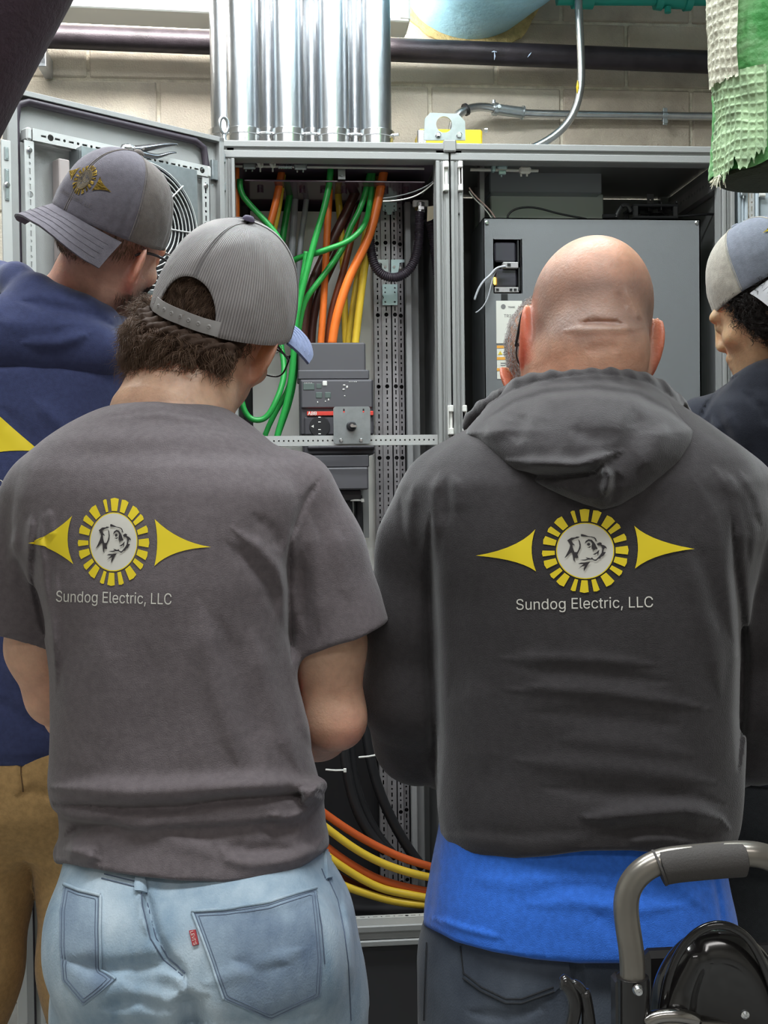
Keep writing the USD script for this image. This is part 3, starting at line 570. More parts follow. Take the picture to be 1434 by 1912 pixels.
cable('olive yellow cable running straight down between the two orange cables', [(626, 290), (630, 345), (634, 395), (639, 460), (643, 560), (646, 644)], 3.18, 13.5, M_ye)
cable('yellow cable on the right edge of the bundle, ending at the breaker corner', [(704, 330), (700, 390), (694, 428), (686, 468), (677, 525), (669, 590), (663, 644)], 3.13, 15, M_ye)
cable('olive yellow cable half hidden behind the thick orange one', [(690, 330), (688, 400), (676, 470), (664, 540), (655, 600), (650, 644)], 3.17, 12, M_ye)
cable('green cable crossing above the cap to the left', [(448, 335), (452, 362), (464, 379), (490, 407), (513, 434), (527, 460), (536, 500), (541, 560)], 3.045, 11, M_gr)
cable('long green cable dropping from the roof along the left of the orange ones', [(617, 290), (614, 347), (602, 400), (588, 448), (577, 490), (567, 530), (556, 580), (550, 630), (546, 690), (536, 750), (524, 792), (515, 830)], 3.06, 12, M_gr)
cable('bright green cable curving across in front of the orange ones', [(698, 300), (694, 350), (688, 395), (683, 413), (674, 429), (650, 450), (616, 464), (582, 475), (552, 484), (528, 505), (516, 560), (524, 640), (530, 700), (514, 752), (492, 782), (470, 782), (456, 765), (450, 735)], [3.10, 3.10, 3.09, 3.07, 3.06, 3.055, 3.06, 3.08, 3.11, 3.12, 3.12, 3.10, 3.07, 3.05, 3.05, 3.05, 3.05, 3.06], 11, M_gr, n=110)
cable('green cable running down from under the crossing one to the bundle', [(692, 320), (684, 352), (671, 393), (655, 425), (640, 462), (614, 501), (589, 534), (571, 560), (560, 600), (553, 660), (545, 730), (532, 775), (518, 815)], 3.10, 11.5, M_gr, n=80)
cable('short green cable on the left of the green bundle', [(572, 470), (570, 487), (563, 530), (555, 590), (549, 660), (540, 720), (520, 760), (500, 800), (490, 830)], 3.08, 10, M_gr)
cable('dark green cable hidden behind the yellow one at the left', [(545, 330), (540, 370), (530, 430), (525, 520)], 3.2, 13, M_gr)
cable('grey cable hanging behind the cap, beside the green one', [(575, 330), (570, 390), (563, 440), (558, 500), (555, 620)], 3.24, 11, M_gy)
cable('second grey cable hanging behind the cap', [(552, 350), (549, 400), (546, 450), (541, 520), (538, 640)], 3.24, 14, M_gy)
for lab, pts, m in (('uppermost orange cable of the loop near the cabinet floor', [(520, 1440), (570, 1490), (608, 1520), (653, 1551), (700, 1578), (748, 1600), (800, 1617), (860, 1632), (930, 1640)], M_or2),
                    ('yellow cable just under the uppermost orange one near the cabinet floor', [(520, 1465), (575, 1518), (615, 1550), (662, 1584), (710, 1610), (757, 1627), (802, 1638), (860, 1648), (930, 1652)], M_ye),
                    ('second orange cable of the loop near the cabinet floor', [(530, 1500), (585, 1560), (620, 1589), (653, 1612), (700, 1638), (745, 1653), (797, 1664), (860, 1672), (930, 1676)], M_or2),
                    ('second yellow cable of the loop near the cabinet floor', [(535, 1520), (590, 1580), (627, 1610), (667, 1636), (714, 1659), (757, 1669), (795, 1676), (860, 1684), (930, 1686)], M_ye),
                    ('dull rust cable between the two lowest yellow ones', [(560, 1570), (610, 1618), (640, 1640), (674, 1657), (705, 1669), (760, 1684), (830, 1692)], M_ru),
                    ('lowest yellow cable of the loop near the cabinet floor', [(560, 1590), (610, 1636), (641, 1653), (686, 1669), (733, 1682), (792, 1690), (860, 1694), (930, 1694)], M_ye)):
    cable(lab, pts, 3.05 + .012 * (m is M_or2) + .03 * (m is M_ru), 15, m)
cable('black cable dropping left of the others under the breaker', [(648, 925), (650, 1000), (650, 1100), (645, 1250), (640, 1350), (648, 1440), (670, 1520), (720, 1590)], 3.12, 20, M_blackp)
cable('black cable dropping right of the others under the breaker', [(668, 925), (670, 1000), (668, 1100), (662, 1250), (655, 1380), (666, 1470), (700, 1550), (740, 1600)], 3.15, 18, M_blackp)
cable('dark cable bowing across the lower cabinet', [(690, 1300), (686, 1380), (700, 1450), (722, 1510), (760, 1580), (790, 1620)], 3.16, 20, M_blackp)
for a, b in (((608, 1437), (644, 1438)), ((670, 1414), (706, 1409)), ((655, 934), (677, 934))):
    P0, P1 = W(*a, 3.095), W(*b, 3.095); solo('cable_tie', {608: 'white cable tie low on the left black cable', 670: 'white cable tie low on the right black cable', 655: 'white cable tie under the breaker'}[a[0]], 'cable tie', [tube([P0, (P0 + P1) / 2 - YF * .006, P1], .0026, 8), cbox(P1[0] - .004, P1[0] + .004, P1[1] - .006, P1[1] + .003, P1[2] - .005, P1[2] + .005, .001)], M_white, group='white cable ties')
# flexible black hose loop
def corr(P, r, amp, pitch, n):
    P = spline(A(P), n); s = np.r_[0, np.cumsum(np.linalg.norm(np.diff(P, axis=0), axis=1))]; return tube(P, r + amp * np.sin(s / pitch * 2 * math.pi), 16)
t = thing('flexible_hose', 'black corrugated hose looping beside the perforated uprights', 'hose', W(784, 400, 3.1))
part(t, 'hose', corr([W(x, y, 3.12) for x, y in ((785, 392), (783, 430), (779, 468), (764, 503), (738, 518), (712, 511), (699, 493), (693, 468), (690, 440))], .0118, .0012, .0055, 260), M_rubber, smooth=True)
part(t, 'hose_connector', [cyl(W(785, 398, 3.12), W(785.5, 378, 3.12), .0125, 16, .002), lathe(W(785.5, 390, 3.12), ZU, [(-.004, .012), (-.004, .0155), (.004, .0155), (.004, .012)], 6)], M_steel)
part(t, 'mounting_lug', [cbox(fx(771, 380, 3.12), fx(800, 380, 3.12), 3.115, 3.13, fz(386, 780, 3.12), fz(374, 780, 3.12), .002), lathe(W(784, 380, 3.114), -YF, [(0, .005), (.003, .005), (.003, .0005)], 10)], M_white)
part(t, 'tag', [slab(Polygon([(float(W(x, y, 3.10)[0]), float(W(x, y, 3.10)[2])) for x, y in ((798, 386), (813, 384), (814, 404), (806, 411), (797, 414))]), (0, 3.10, 0), XR, ZU, .002)], mat('cream_tag', (.78, .68, .48), .6), 'cream paper tag')
t = thing('flexible_hose', 'second black corrugated hose hanging beside the right post of the left cabinet', 'hose', W(806, 412, 3.16))
part(t, 'hose', corr([W(x, y, 3.16) for x, y in ((800, 408), (806, 430), (812, 470), (818, 520), (826, 600))], .0115, .0012, .0055, 160), M_rubber, smooth=True)
cable('thin clear pink wire sagging under the roof on the right', [(715, 376), (742, 374), (775, 366), (800, 350), (816, 335)], 3.0, 2.6, M_white)
cable('second thin wire sagging just above the first one', [(715, 370), (742, 366), (775, 357), (800, 345), (816, 331)], 3.02, 2.2, M_gy)
# --- the open door on the left, with its fan
H = A([XL - .006, YC - .012]); r = ray(5, 230); best = min(np.linspace(2.0, 3.4, 1400), key=lambda s: abs(math.hypot(*((CAM + r * s)[:2] - H)) - .565) + (10 if (CAM + r * s)[1] > YC else 0))
E = (CAM + r * best)[:2]; ud = (E - H) / np.linalg.norm(E - H); UD = A([ud[0], ud[1], 0]); ND = np.cross(ZU, UD); ND = ND if ND[1] < 0 else -ND
WD = .565; ZD0, ZD1 = .30, 2.402
def dp(px, py, off=0.):
    o = A([H[0], H[1], 0]) + ND * off; d = ray(px, py); s = ((o - CAM) @ ND) / (d @ ND); P = CAM + d * s - o; return float(P @ UD), float(P[2])
def dbox(u0, u1, z0, z1, n0, n1, b=.001):
    m = cbox(u0, u1, n0, n1, z0, z1, b); v = m.vertices; m.vertices = A([H[0], H[1], 0]) + v[:, :1] * UD + v[:, 1:2] * ND + v[:, 2:] * ZU
    if np.linalg.det(np.stack([UD, ND, ZU])) < 0: m.faces = m.faces[:, ::-1]
    return m
def dpt(u, z, n): return A([H[0], H[1], 0]) + UD * u + ZU * z + ND * n
def dslab(poly, n0, th):
    UDm = -UD; out = []
    from shapely import affinity
    return slab(affinity.scale(poly, -1, 1, origin=(0, 0)), dpt(0, 0, n0), UDm, ZU, th)
door = part(left, 'door', [dbox(0, WD, ZD0, ZD1, -.0015, .0015), dbox(0, WD, ZD1 - .012, ZD1, 0, .02), dbox(0, WD, ZD0, ZD0 + .012, 0, .02), dbox(WD - .024, WD, ZD0, ZD1, 0, .022, .002), dbox(0, .014, ZD0, ZD1, 0, .02)], M_cab, 'open cabinet door seen from inside')
def U(px, py, off=.01): return dp(px, py, off)
def seg(a, b): return [dpt(*a, .012), dpt(*b, .012)]
g0, g1, g2, g3 = U(383, 268), U(28, 238), U(36, 1860), U(392, 1760)
ring = [dpt(g0[0], g0[1] - .9, .012), dpt(g0[0], g0[1] - .05, .012), dpt(g0[0] + .006, g0[1] - .012, .012), dpt(g0[0] + .03, g0[1], .012), dpt((g0[0] + g1[0]) / 2, g0[1], .012), dpt(g1[0] - .03, g0[1], .012), dpt(g1[0] - .006, g0[1] - .012, .012), dpt(g1[0], g0[1] - .05, .012), dpt(g1[0], g0[1] - .9, .012), dpt(g1[0], ZD0 + .06, .012), dpt(g1[0] - .03, ZD0 + .03, .012), dpt(g0[0] + .03, ZD0 + .03, .012), dpt(g0[0], ZD0 + .06, .012), dpt(g0[0], g0[1] - .9, .012)]
part(door, 'gasket', tube(ring, .0085, 10), M_rubber, 'dark rubber door gasket', smooth=True)
def ustrip(u0, u1, z0, z1, n, vert):
    L, w = (z1 - z0, u1 - u0) if vert else (u1 - u0, z1 - z0); g = strip_poly(L, w, 1, .0165, .0075)
    if vert: g = __import__('shapely').affinity.affine_transform(g, [0, 1, 1, 0, 0, 0])
    return dslab(__import__('shapely').affinity.translate(g, u0, z0), n, .002)
a, b = U(386, 297, .03), U(60, 276, .03)
zs = (a[1] + b[1]) / 2 - .002
part(door, 'door_strip', [ustrip(a[0], b[0], zs - .012, zs + .014, .032, False), dbox(a[0], b[0], zs - .012, zs + .014, .010, .012), dbox(a[0], b[0], zs + .012, zs + .014, .010, .032), dbox(a[0] - .012, a[0], zs - .013, zs + .015, .004, .034, .004), dbox(b[0], b[0] + .014, zs - .013, zs + .015, .004, .034, .004)], M_strip, 'pale perforated strip along the top of the door')
a, b = U(56, 400, .03), U(384, 400, .03)
for u, w in ((a[0], .022), (b[0], .020)):
    part(door, 'door_strip', [ustrip(u - w / 2, u + w / 2, ZD0 + .08, zs - .014, .030, True), dbox(u - w / 2, u + w / 2, ZD0 + .08, zs - .014, .01, .012)], M_strip, 'pale perforated upright strip of the door')
    part(door, 'strip_screw', screw(dpt(u, zs - .034, .032), ND, .006, .005), M_steel)
u = U(12, 400, .022)[0]
part(door, 'latch_rail', [dbox(u - .012, u + .010, ZD0 + .1, U(12, 262, .022)[1], .02, .0245)], M_strip, 'pale latch rail on the free edge')
for y0, y1 in ((275, 300), (315, 375)):
    z1, z0 = U(14, y0, .024)[1], U(14, y1, .024)[1]; part(door, 'latch_slot', [dbox(u - .006, u + .004, z0, z1, .0245, .0265, .003), dbox(u - .0042, u + .0022, z0 + .003, z1 - .003, .026, .0272, .001)], M_zinc)
part(door, 'latch_screw', screw(dpt(u, U(14, 346, .024)[1], .027), ND, .006, .004), M_steel)
fc, fr = U(268, 421, .06), 108 / 740 * .965
FZ = .062
bx = [dbox(fc[0] - .150, fc[0] + .150, fc[1] - .150, fc[1] + .15, .006, .05, .004)]
fan = part(door, 'fan_frame', [dslab(sbox(fc[0] - .152, fc[1] - .152, fc[0] + .152, fc[1] + .152).difference(Point(*fc).buffer(.146, 32)), .05, .006), dbox(fc[0] - .152, fc[0] - .148, fc[1] - .152, fc[1] + .152, .002, .05), dbox(fc[0] + .148, fc[0] + .152, fc[1] - .152, fc[1] + .152, .002, .05), dbox(fc[0] - .152, fc[0] + .152, fc[1] + .148, fc[1] + .152, .002, .05)], M_zinc, 'square frame of the fan')
part(door, 'fan_housing', [dslab(Point(*fc).buffer(.145, 32), .004, .004), dslab(Point(*fc).buffer(.05, 24), .01, .03)], M_dark, 'dark fan body behind the grille')
for k in range(11):
    rr_ = .044 + .0102 * k; part(door, 'grille_ring', tube([dpt(fc[0] + rr_ * math.cos(q), fc[1] + rr_ * math.sin(q), FZ) for q in np.linspace(0, 2 * math.pi, 49)], .00175, 6, cap=False), M_strip, smooth=True)
for k in range(8):
    q = k * math.pi / 4; part(door, 'grille_spoke', tube([dpt(fc[0] + rr_ * math.cos(q), fc[1] + rr_ * math.sin(q), FZ + .003) for rr_ in (.02, .15)], .002, 6), M_strip)
a = U(119, 300, .02); part(door, 'cable_duct', dbox(U(130, 400, .03)[0], U(110, 400, .03)[0], ZD0 + .2, U(119, 298, .03)[1], .004, .035, .002), mat('brown_grey_duct', (.32, .28, .27), .6), 'brownish grey duct on the door')
part(door, 'door_label', dbox(U(143, 316, .004)[0], U(136, 316, .004)[0], U(140, 319, .004)[1], U(140, 312, .004)[1], .0016, .003), M_dark)
for zc_ in ((fz(296, 410) + fz(352, 410)) / 2, .75):
    hx = A([XL - .004, YC - .014, zc_]); hl = [cyl(hx + ZU * s0, hx + ZU * s1, .0075, 14, .001) for s0, s1 in ((-.045, -.025), (.025, .045), (-.024, .024))]
    hl += [cbox(hx[0], hx[0] + .012, YC - .012, YC, zc_ + s0, zc_ + s0 + .02, .001) for s0 in (-.045, .025)] + [dbox(.004, .03, zc_ - .024, zc_ + .024, .002, .012)]
    part(left, 'hinge', hl, M_zinc, 'grey door hinge')
# locking pliers lying on the strip
t = thing('locking_pliers', 'chrome locking pliers lying on the top strip of the open door', 'pliers', dpt(*U(280, 280, .05), .05))
def lp(px, py, n=.052): return dpt(*dp(px, py, n), n)
part(t, 'jaw', [tube([lp(226, 280), lp(230, 276), lp(240, 276), lp(252, 279)], [.004, .008, .010, .008], 8), tube([lp(228, 286), lp(238, 289), lp(252, 287), lp(262, 285)], [.004, .007, .008, .006], 8)], M_steel, smooth=30)
part(t, 'handle', [tube([lp(246, 279), lp(270, 277), lp(300, 272), lp(320, 270), lp(331, 270)], [.009, .0085, .007, .005, .0025], 10, 20)], mat('dark_chrome', (.25, .25, .27), .25, 1.), smooth=True)
part(t, 'handle', [tube([lp(252, 286), lp(272, 289), lp(292, 292), lp(310, 288), lp(329, 285)], [.008, .007, .0055, .004, .002], 10, 20)], mat('dark_chrome2', (.32, .32, .34), .25, 1.), smooth=True)
part(t, 'rivet', [cyl(lp(px, py, .06), lp(px, py, .066), .0028, 8) for px, py in ((252, 279), (268, 278), (252, 288))], M_steel)
# --- inside the right enclosure
M_drive = mat('drive_panel', (.165, .175, .182), .45, bump=.0002, bscale=300)
Yd = YC + .075
def rb(x0, x1, y0, y1, Y0, Y1, b=.002, Yr=None): Yr = Y0 if Yr is None else Yr; return cbox(fx(x0, y0 + 40, Yr), fx(x1, y0 + 40, Yr), Y0, Y1, fz(y1, 1100, Yr), fz(y0, 1100, Yr), b)
t = thing('drive_unit', 'large flat grey drive panel behind the bald man with a display recess and labels', 'drive', W(1105, 900, Yd + .1))
wx0, wx1, wy0, wy1 = 923, 973, 447, 548
g = sbox(fx(903, 450, Yd), fz(1640, 1100, Yd), fx(1307.5, 450, Yd), fz(408, 1100, Yd)).difference(sbox(fx(wx0, 500, Yd), fz(wy1, 950, Yd), fx(wx1, 500, Yd), fz(wy0, 950, Yd)))
part(t, 'front_panel', [slab(g, (0, Yd + .003, 0), XR, ZU, .003), rb(903, 904.5, 408, 1640, Yd, Yd + .2, 0), rb(1305.5, 1307.5, 408, 1640, Yd, Yd + .2, 0), rb(903, 1307.5, 408, 410, Yd, Yd + .2, 0)], M_drive)
part(t, 'display_recess', [rb(wx0 - 2, wx1 + 2, wy0 - 2, wy1 + 2, Yd + .02, Yd + .024, 0, Yd), rb(wx0 - 2, wx0, wy0, wy1, Yd, Yd + .02, 0, Yd), rb(wx1, wx1 + 2, wy0, wy1, Yd, Yd + .02, 0, Yd), rb(wx1 - 7, wx1 - 4, wy0 + 3, 492, Yd - .002, Yd + .02, 0, Yd), rb(wx1 - 5, wx1 - 2, 500, 543, Yd - .002, Yd + .02, 0, Yd)], M_blackp, 'black recess in the drive panel')
part(t, 'control_module', [rb(924, 964, 452, 489, Yd + .004, Yd + .02, .004, Yd), rb(926, 966, 502, 535, Yd + .004, Yd + .02, .004, Yd)], mat('module_dark', (.05, .048, .06), .25, coat=.4), 'glossy dark control module')
M_con = mat('connector_grey', (.35, .34, .34), .4); part(t, 'connector', rb(939, 968, 490, 502, Yd - .004, Yd + .02, .002, Yd), M_con); part(t, 'connector_block', rb(924, 970, 536, 546, Yd + .002, Yd + .02, .001, Yd), M_con)
part(t, 'module_socket', [rb(a, a + 5, 539, 543, Yd + .0005, Yd + .01, 0, Yd) for a in (927, 952, 960)] + [rb(936, 948, 549, 561, Yd - .0008, Yd + .002, 0, Yd), rb(947, 953, 493, 498, Yd - .0055, Yd, 0, Yd)], M_blackp)
part(t, 'indicator_lamp', [rb(921.5, 926.5, 518, 532, Yd - .0015, Yd + .01, .002, Yd)], mat('amber_lamp', (1., .55, .08), .3, emit=4.), 'glowing amber indicator')
[part(t, 'panel_screw', screw(W(px, py, Yd), -YF, .0055, .003), M_steel) for px, py in ((909, 416), (1301, 416))]
lb = part(t, 'name_label', [rb(926.5, 975, 562, 641, Yd - .0012, Yd, 0, Yd)], mat('label_white', (.66, .66, .60), .5), 'white name label')
M_ink = mat('label_ink', (.18, .18, .18), .6)
c = W(939.7, 572.5, Yd - .0013); part(lb, 'lettering', [slab(Point(0, 0).buffer(.0062, 20), c, XR, ZU, .0004), text_at('TRANE', .0042, W(948, 575, Yd - .0013), XR, ZU, .0004, True), text_at('TR200', .0078, W(940.5, 592.5, Yd - .0013), XR, ZU, .0004)], M_ink)
lb = part(t, 'warning_label', [rb(928, 952, 645, 707, Yd - .0012, Yd, 0, Yd)], mat('label_pale', (.68, .68, .60), .5), 'white warning labels with orange bands')
part(lb, 'orange_band', [rb(928, 952, y, y + 5, Yd - .0018, Yd - .001, 0, Yd) for y in (645, 666.5, 687)], mat('band_orange', (.75, .36, .06), .5))
c = W(934, 662, Yd - .0013); part(lb, 'warning_triangle', slab(Polygon([(-.0055, 0), (.0055, 0), (0, .0095)]), c, XR, ZU, .0006), M_yell)
part(lb, 'lettering', [slab(sbox(-.0006, .0022, .0006, .006), c - YF * .0006, XR, ZU, .0003)] + [rb(a, a + w_, y, y + 1.6, Yd - .0017, Yd - .001, 0, Yd) for a, w_, y in ((940, 9, 657), (940, 6, 661), (935, 12, 677), (935, 9, 681), (935, 12, 698), (935, 7, 702))], M_ink)
part(t, 'housing', rb(908, 1303, 412, 1600, Yd + .02, Yd + .22, .003, Yd), M_dark)
def wire(label, pts, Y, wpx, m): return solo('signal_wire', label, 'wire', tube([W(a, b, Y) for a, b in pts], wpx / 2 / 735, 8, 40), m, smooth=True, group='thin wires in the right cabinet')
wire('grey cable plugged into the drive panel and drooping to the left', [(944, 497), (936, 498), (926, 502), (916, 513), (906, 522), (896, 535), (886, 560)], Yd - .015, 4.5, M_gy)
wire('thin grey cord hanging behind the plugged cable', [(930, 500), (920, 520), (912, 552), (902, 572), (888, 584)], Yd - .01, 2.6, M_gy)
wire('black cable arching over the top edge of the drive panel', [(948, 410), (950, 400), (962, 391), (985, 387), (1010, 390), (1040, 398), (1075, 405), (1095, 409)], Yd + .03, 4, M_blackp)
wire('pink cord slanting behind the middle post', [(876, 350), (884, 362), (900, 378), (914, 392), (926, 410)], Yd + .02, 3., mat('pink_wire', (.6, .42, .38), .5))
wire('pale cord beside the pink one', [(876, 357), (884, 369), (898, 383), (910, 396), (920, 412)], Yd + .02, 2.6, M_white)
wire('black cable running right from the fan', [(1262, 404), (1290, 402), (1320, 400), (1345, 401), (1375, 403)], Yd + .06, 5, M_blackp)
t = thing('steel_duct_box', 'tall pale steel box behind the top of the drive panel', 'box', W(1020, 360, 3.3))
part(t, 'front_plate', [rb(916, 1127, 362, 700, 3.24, 3.40, .003)], mat('mint_steel', (.78, .85, .80), .35, .15))
part(t, 'upper_plate', [rb(914, 1124, 296, 361, 3.20, 3.40, .003, 3.2)], mat('blue_steel', (.42, .46, .50), .4, .2), 'darker upper plate')
part(right, 'side_plate', [rb(886, 912, 300, 1000, 3.36, 3.38, .001)], M_cabin)
part(right, 'inner_channel', [rb(895, 905, 300, 1200, 3.10, 3.13, .002)], M_stripd)
part(right, 'depth_rail', [slab(strip_poly(DEP - .08, .04, 0, .022, .009), (XR0 - .034, YC + .05, ZTOP - .09), YF, ZU, .002), cbox(XR0 - .034, XR0 - .01, YC + .05, YC + DEP - .03, ZTOP - .095, ZTOP - .09)], M_stripd)
part(right, 'rear_rail', [slab(strip_poly(XR0 - XM - .3, .05, 0, .02, .008), (XM + .26, YC + DEP - .03, ZTOP - .13), XR, ZU, .002), slab(strip_poly(.3, .02, 1, .0165, .006), (fx(1208, 380, 3.42) + .02, 3.42, 2.1), ZU, -XR, .002)], M_stripd)
t = thing('cooling_fan', 'small black fan lying on the top of the drive panel', 'fan', W(1225, 406, Yd + .08))
c = W(1225, 392, Yd + .08)
part(t, 'fan_case', [rb(1183, 1268, 379, 384, Yd + .03, Yd + .13, .003, Yd + .03), rb(1183, 1268, 401, 407, Yd + .03, Yd + .13, .003, Yd + .03)] + [rb(a, a + 9, 380, 406, Yd + y0, Yd + y0 + .012, .002, Yd + .03) for a in (1184, 1258) for y0 in (.032, .116)], M_blackp)
part(t, 'fan_rotor', [lathe((c[0], Yd + .08, c[2] - .012), ZU, [(0, .02), (.024, .02)], 20)] + [cbox(c[0] - .001, c[0] + .001, Yd + .036, Yd + .06, c[2] - .01, c[2] + .01).apply_transform(trimesh.transformations.rotation_matrix(k * math.pi / 4, [0, 0, 1], [c[0], Yd + .08, 0])) for k in range(8)], M_dark)
part(t, 'cable_clip', [tube([W(1150, 406, Yd + .04), W(1156, 392, Yd + .04), W(1166, 383, Yd + .04), W(1178, 396, Yd + .04)], .006, 8, 16), cyl(W(1125, 404, Yd + .04), W(1150, 403, Yd + .04), .006, 8), lathe(W(1163, 385, Yd + .03), -YF, [(0, .004), (.004, .003), (.005, .0004)], 8), lathe(W(1263, 378, Yd + .03), -YF, [(0, .004), (.004, .003), (.005, .0004)], 8)], M_blackp)
Yr = YC + .06
part(right, 'rail_rod', [tube([W(878, 317, Yr), W(1005, 319, Yr)], .004, 8)], M_white)
p0, p1 = W(969, 312, Yr), W(991, 325, Yr); part(right, 'rod_clamp', [cbox(p0[0], p1[0], Yr - .009, Yr + .006, p1[2], p0[2], .004)] + [lathe(W(px, 325, Yr), -ZU, [(0, .0025), (.006, .0025), (.007, .0004)], 8) for px in (973, 984)], M_plate)
p0, p1 = W(916, 303, Yr), W(947, 322, Yr); part(right, 'rod_clamp', [cbox(p0[0], p0[0] + .012, Yr - .01, Yr + .008, p1[2], p0[2], .003), cbox(p0[0] + .016, p1[0], Yr - .008, Yr + .008, p0[2] - .018, p0[2] - .002, .003), cyl((p1[0] - .006, Yr - .012, p0[2] - .006), (p1[0] - .006, Yr - .002, p0[2] - .006), .006, 8), cbox(p0[0] + .02, p1[0] - .004, Yr - .006, Yr + .004, p1[2] - .006, p1[2] + .004, .001)] + [lathe(W(936, 327, Yr), -ZU, [(0, .0025), (.005, .0025), (.006, .0004)], 8)], M_zb)
# third bay at the right edge
t = thing('enclosure_door', 'pale blue grey door edge and frame at the right border behind the capped man', 'door', (fx(1400), YC, ZB))
x = lambda p: fx(p, 400)
part(t, 'frame_post', post(x(1381), x(1399), YC + .01, 1), M_panelb)
part(t, 'door_strip', vstrip(x(1400), x(1409), ZB, ZTOP - .05, YC + .004, 1), M_strip)
part(t, 'door_panel', [cbox(x(1411), x(1416), YC - .006, YC + .02, ZB, ZTOP, .002), cbox(x(1420), x(1600), YC + .004, YC + .03, ZB, ZTOP, .004)], M_panelb)
p0 = W(1388, 357, YC); part(t, 'latch', [cbox(p0[0] - .007, p0[0] + .007, YC - .004, YC + .012, p0[2] - .012, p0[2] + .012, .002), lathe(p0 - ZU * .012, -ZU, [(0, .003), (.006, .003), (.008, .0005)], 8)], M_zinc)
p0 = W(1413, 365, YC); part(t, 'latch', [cyl(p0 - YF * .004 + XR * .004, p0 + XR * .02 - YF * .004, .005, 10)], M_white)
part(t, 'plinth', cbox(x(1381), x(1600), YC + .02, YC + .3, .003, ZB - .005, .004), M_dark)
# ================================================================ people: helpers (view frame: x right, y forward from the camera's foot, z up)
from shapely import affinity
RV = np.stack([RIGHT0, FWD0, UP0], 1)
def toW(P): return np.asarray(P) @ RV.T
def DV(px, py, d): return D(px, py, d) @ RV
def pxv(P):
    q = np.asarray(P, float) @ RV.T - CAM; z = q @ FWD; return IW / 2 + FPX * (q @ CR) / z, IH / 2 - FPX * (q @ CU) / z
def row(py, xl, xr, d, bb, bf):
    a, b = DV(xl, py, d), DV(xr, py, d); return ((a[2] + b[2]) / 2, (a[0] + b[0]) / 2, (b[0] - a[0]) / 2, d, bb, bf)
def rot(yaw, pitch, roll):
    """head axes: face turned right by yaw, down by pitch, right ear down by roll (degrees); columns right, face, up"""
    y, p, r = map(math.radians, (yaw, pitch, roll))
    f = A([math.sin(y), math.cos(y), 0]); x = A([math.cos(y), -math.sin(y), 0]); u = A([0, 0, 1.])
    f, u = f * math.cos(p) - u * math.sin(p), u * math.cos(p) + f * math.sin(p)
    x, u = x * math.cos(r) - u * math.sin(r), u * math.cos(r) + x * math.sin(r); return np.stack([x, f, u], 1)
def near(p, c, r, fn):
    d = np.linalg.norm(p - A(c, np.float32), axis=1) - r; out = np.maximum(d, .02).astype(np.float32); m = d < .03
    if m.any(): out[m] = fn(p[m])
    return out
def head_sdf(q, nose=1., fat=0., ears=True, eo=.6):
    d = ell(q, (0, -.014, .036), (.0765, .096, .088)); d = smin(d, ell(q, (0, .026, -.028), (.062 + fat * .5, .068, .088)), .03)
    d = smin(d, ell(q, (0, .052, -.088), (.040, .043, .034)), .03); d = smin(d, cone(q, (-.052, .0, -.062), (.052, .0, -.062), .02, .02), .04)
    d = smin(d, cone(q, (-.034, .083, .022), (.034, .083, .022), .012, .012), .015)
    for s in (-1, 1):
        d = smax(d, -ell(q, (s * .032, .104, .002), (.018, .014, .011)), .014); d = np.minimum(d, ell(q, (s * .031, .081, .003), (.0125, .0125, .0115)))
        d = smin(d, ell(q, (s * .042, .066, -.025), (.02, .02, .016)), .02)
        d = smin(d, ell(q, (s * .011, .1, -.026), (.008, .01, .007)), .006)
        if not ears: continue
        n = A([s * math.cos(eo), math.sin(eo), 0]); e = A([s * math.sin(eo), -math.cos(eo), -.18]); e /= np.linalg.norm(e); z = np.cross(n, e) * s; R = np.stack([n, e, z], 1)
        c = A([s * .0755, .002, -.004]) + e * .016
        er = ell(q, c, (.0065, .0205, .035), R); er = smin(er, ell(q, c - z * .026 * (1 if z[2] > 0 else -1) - e * .007, (.006, .010, .013), R), .01)
        er = smax(er, -ell(q, c + n * .0085 - e * .001, (.0075, .0125, .024), R), .004); d = smin(d, er, .008)
    d = smin(d, cone(q, (0, .094, .012), (0, .094 + .021 * nose, -.020), .0075, .0125), .012)
    d = smin(d, ell(q, (0, .094, -.052), (.024, .012, .006)), .005); d = smin(d, ell(q, (0, .092, -.063), (.021, .012, .0065)), .005)
    return d
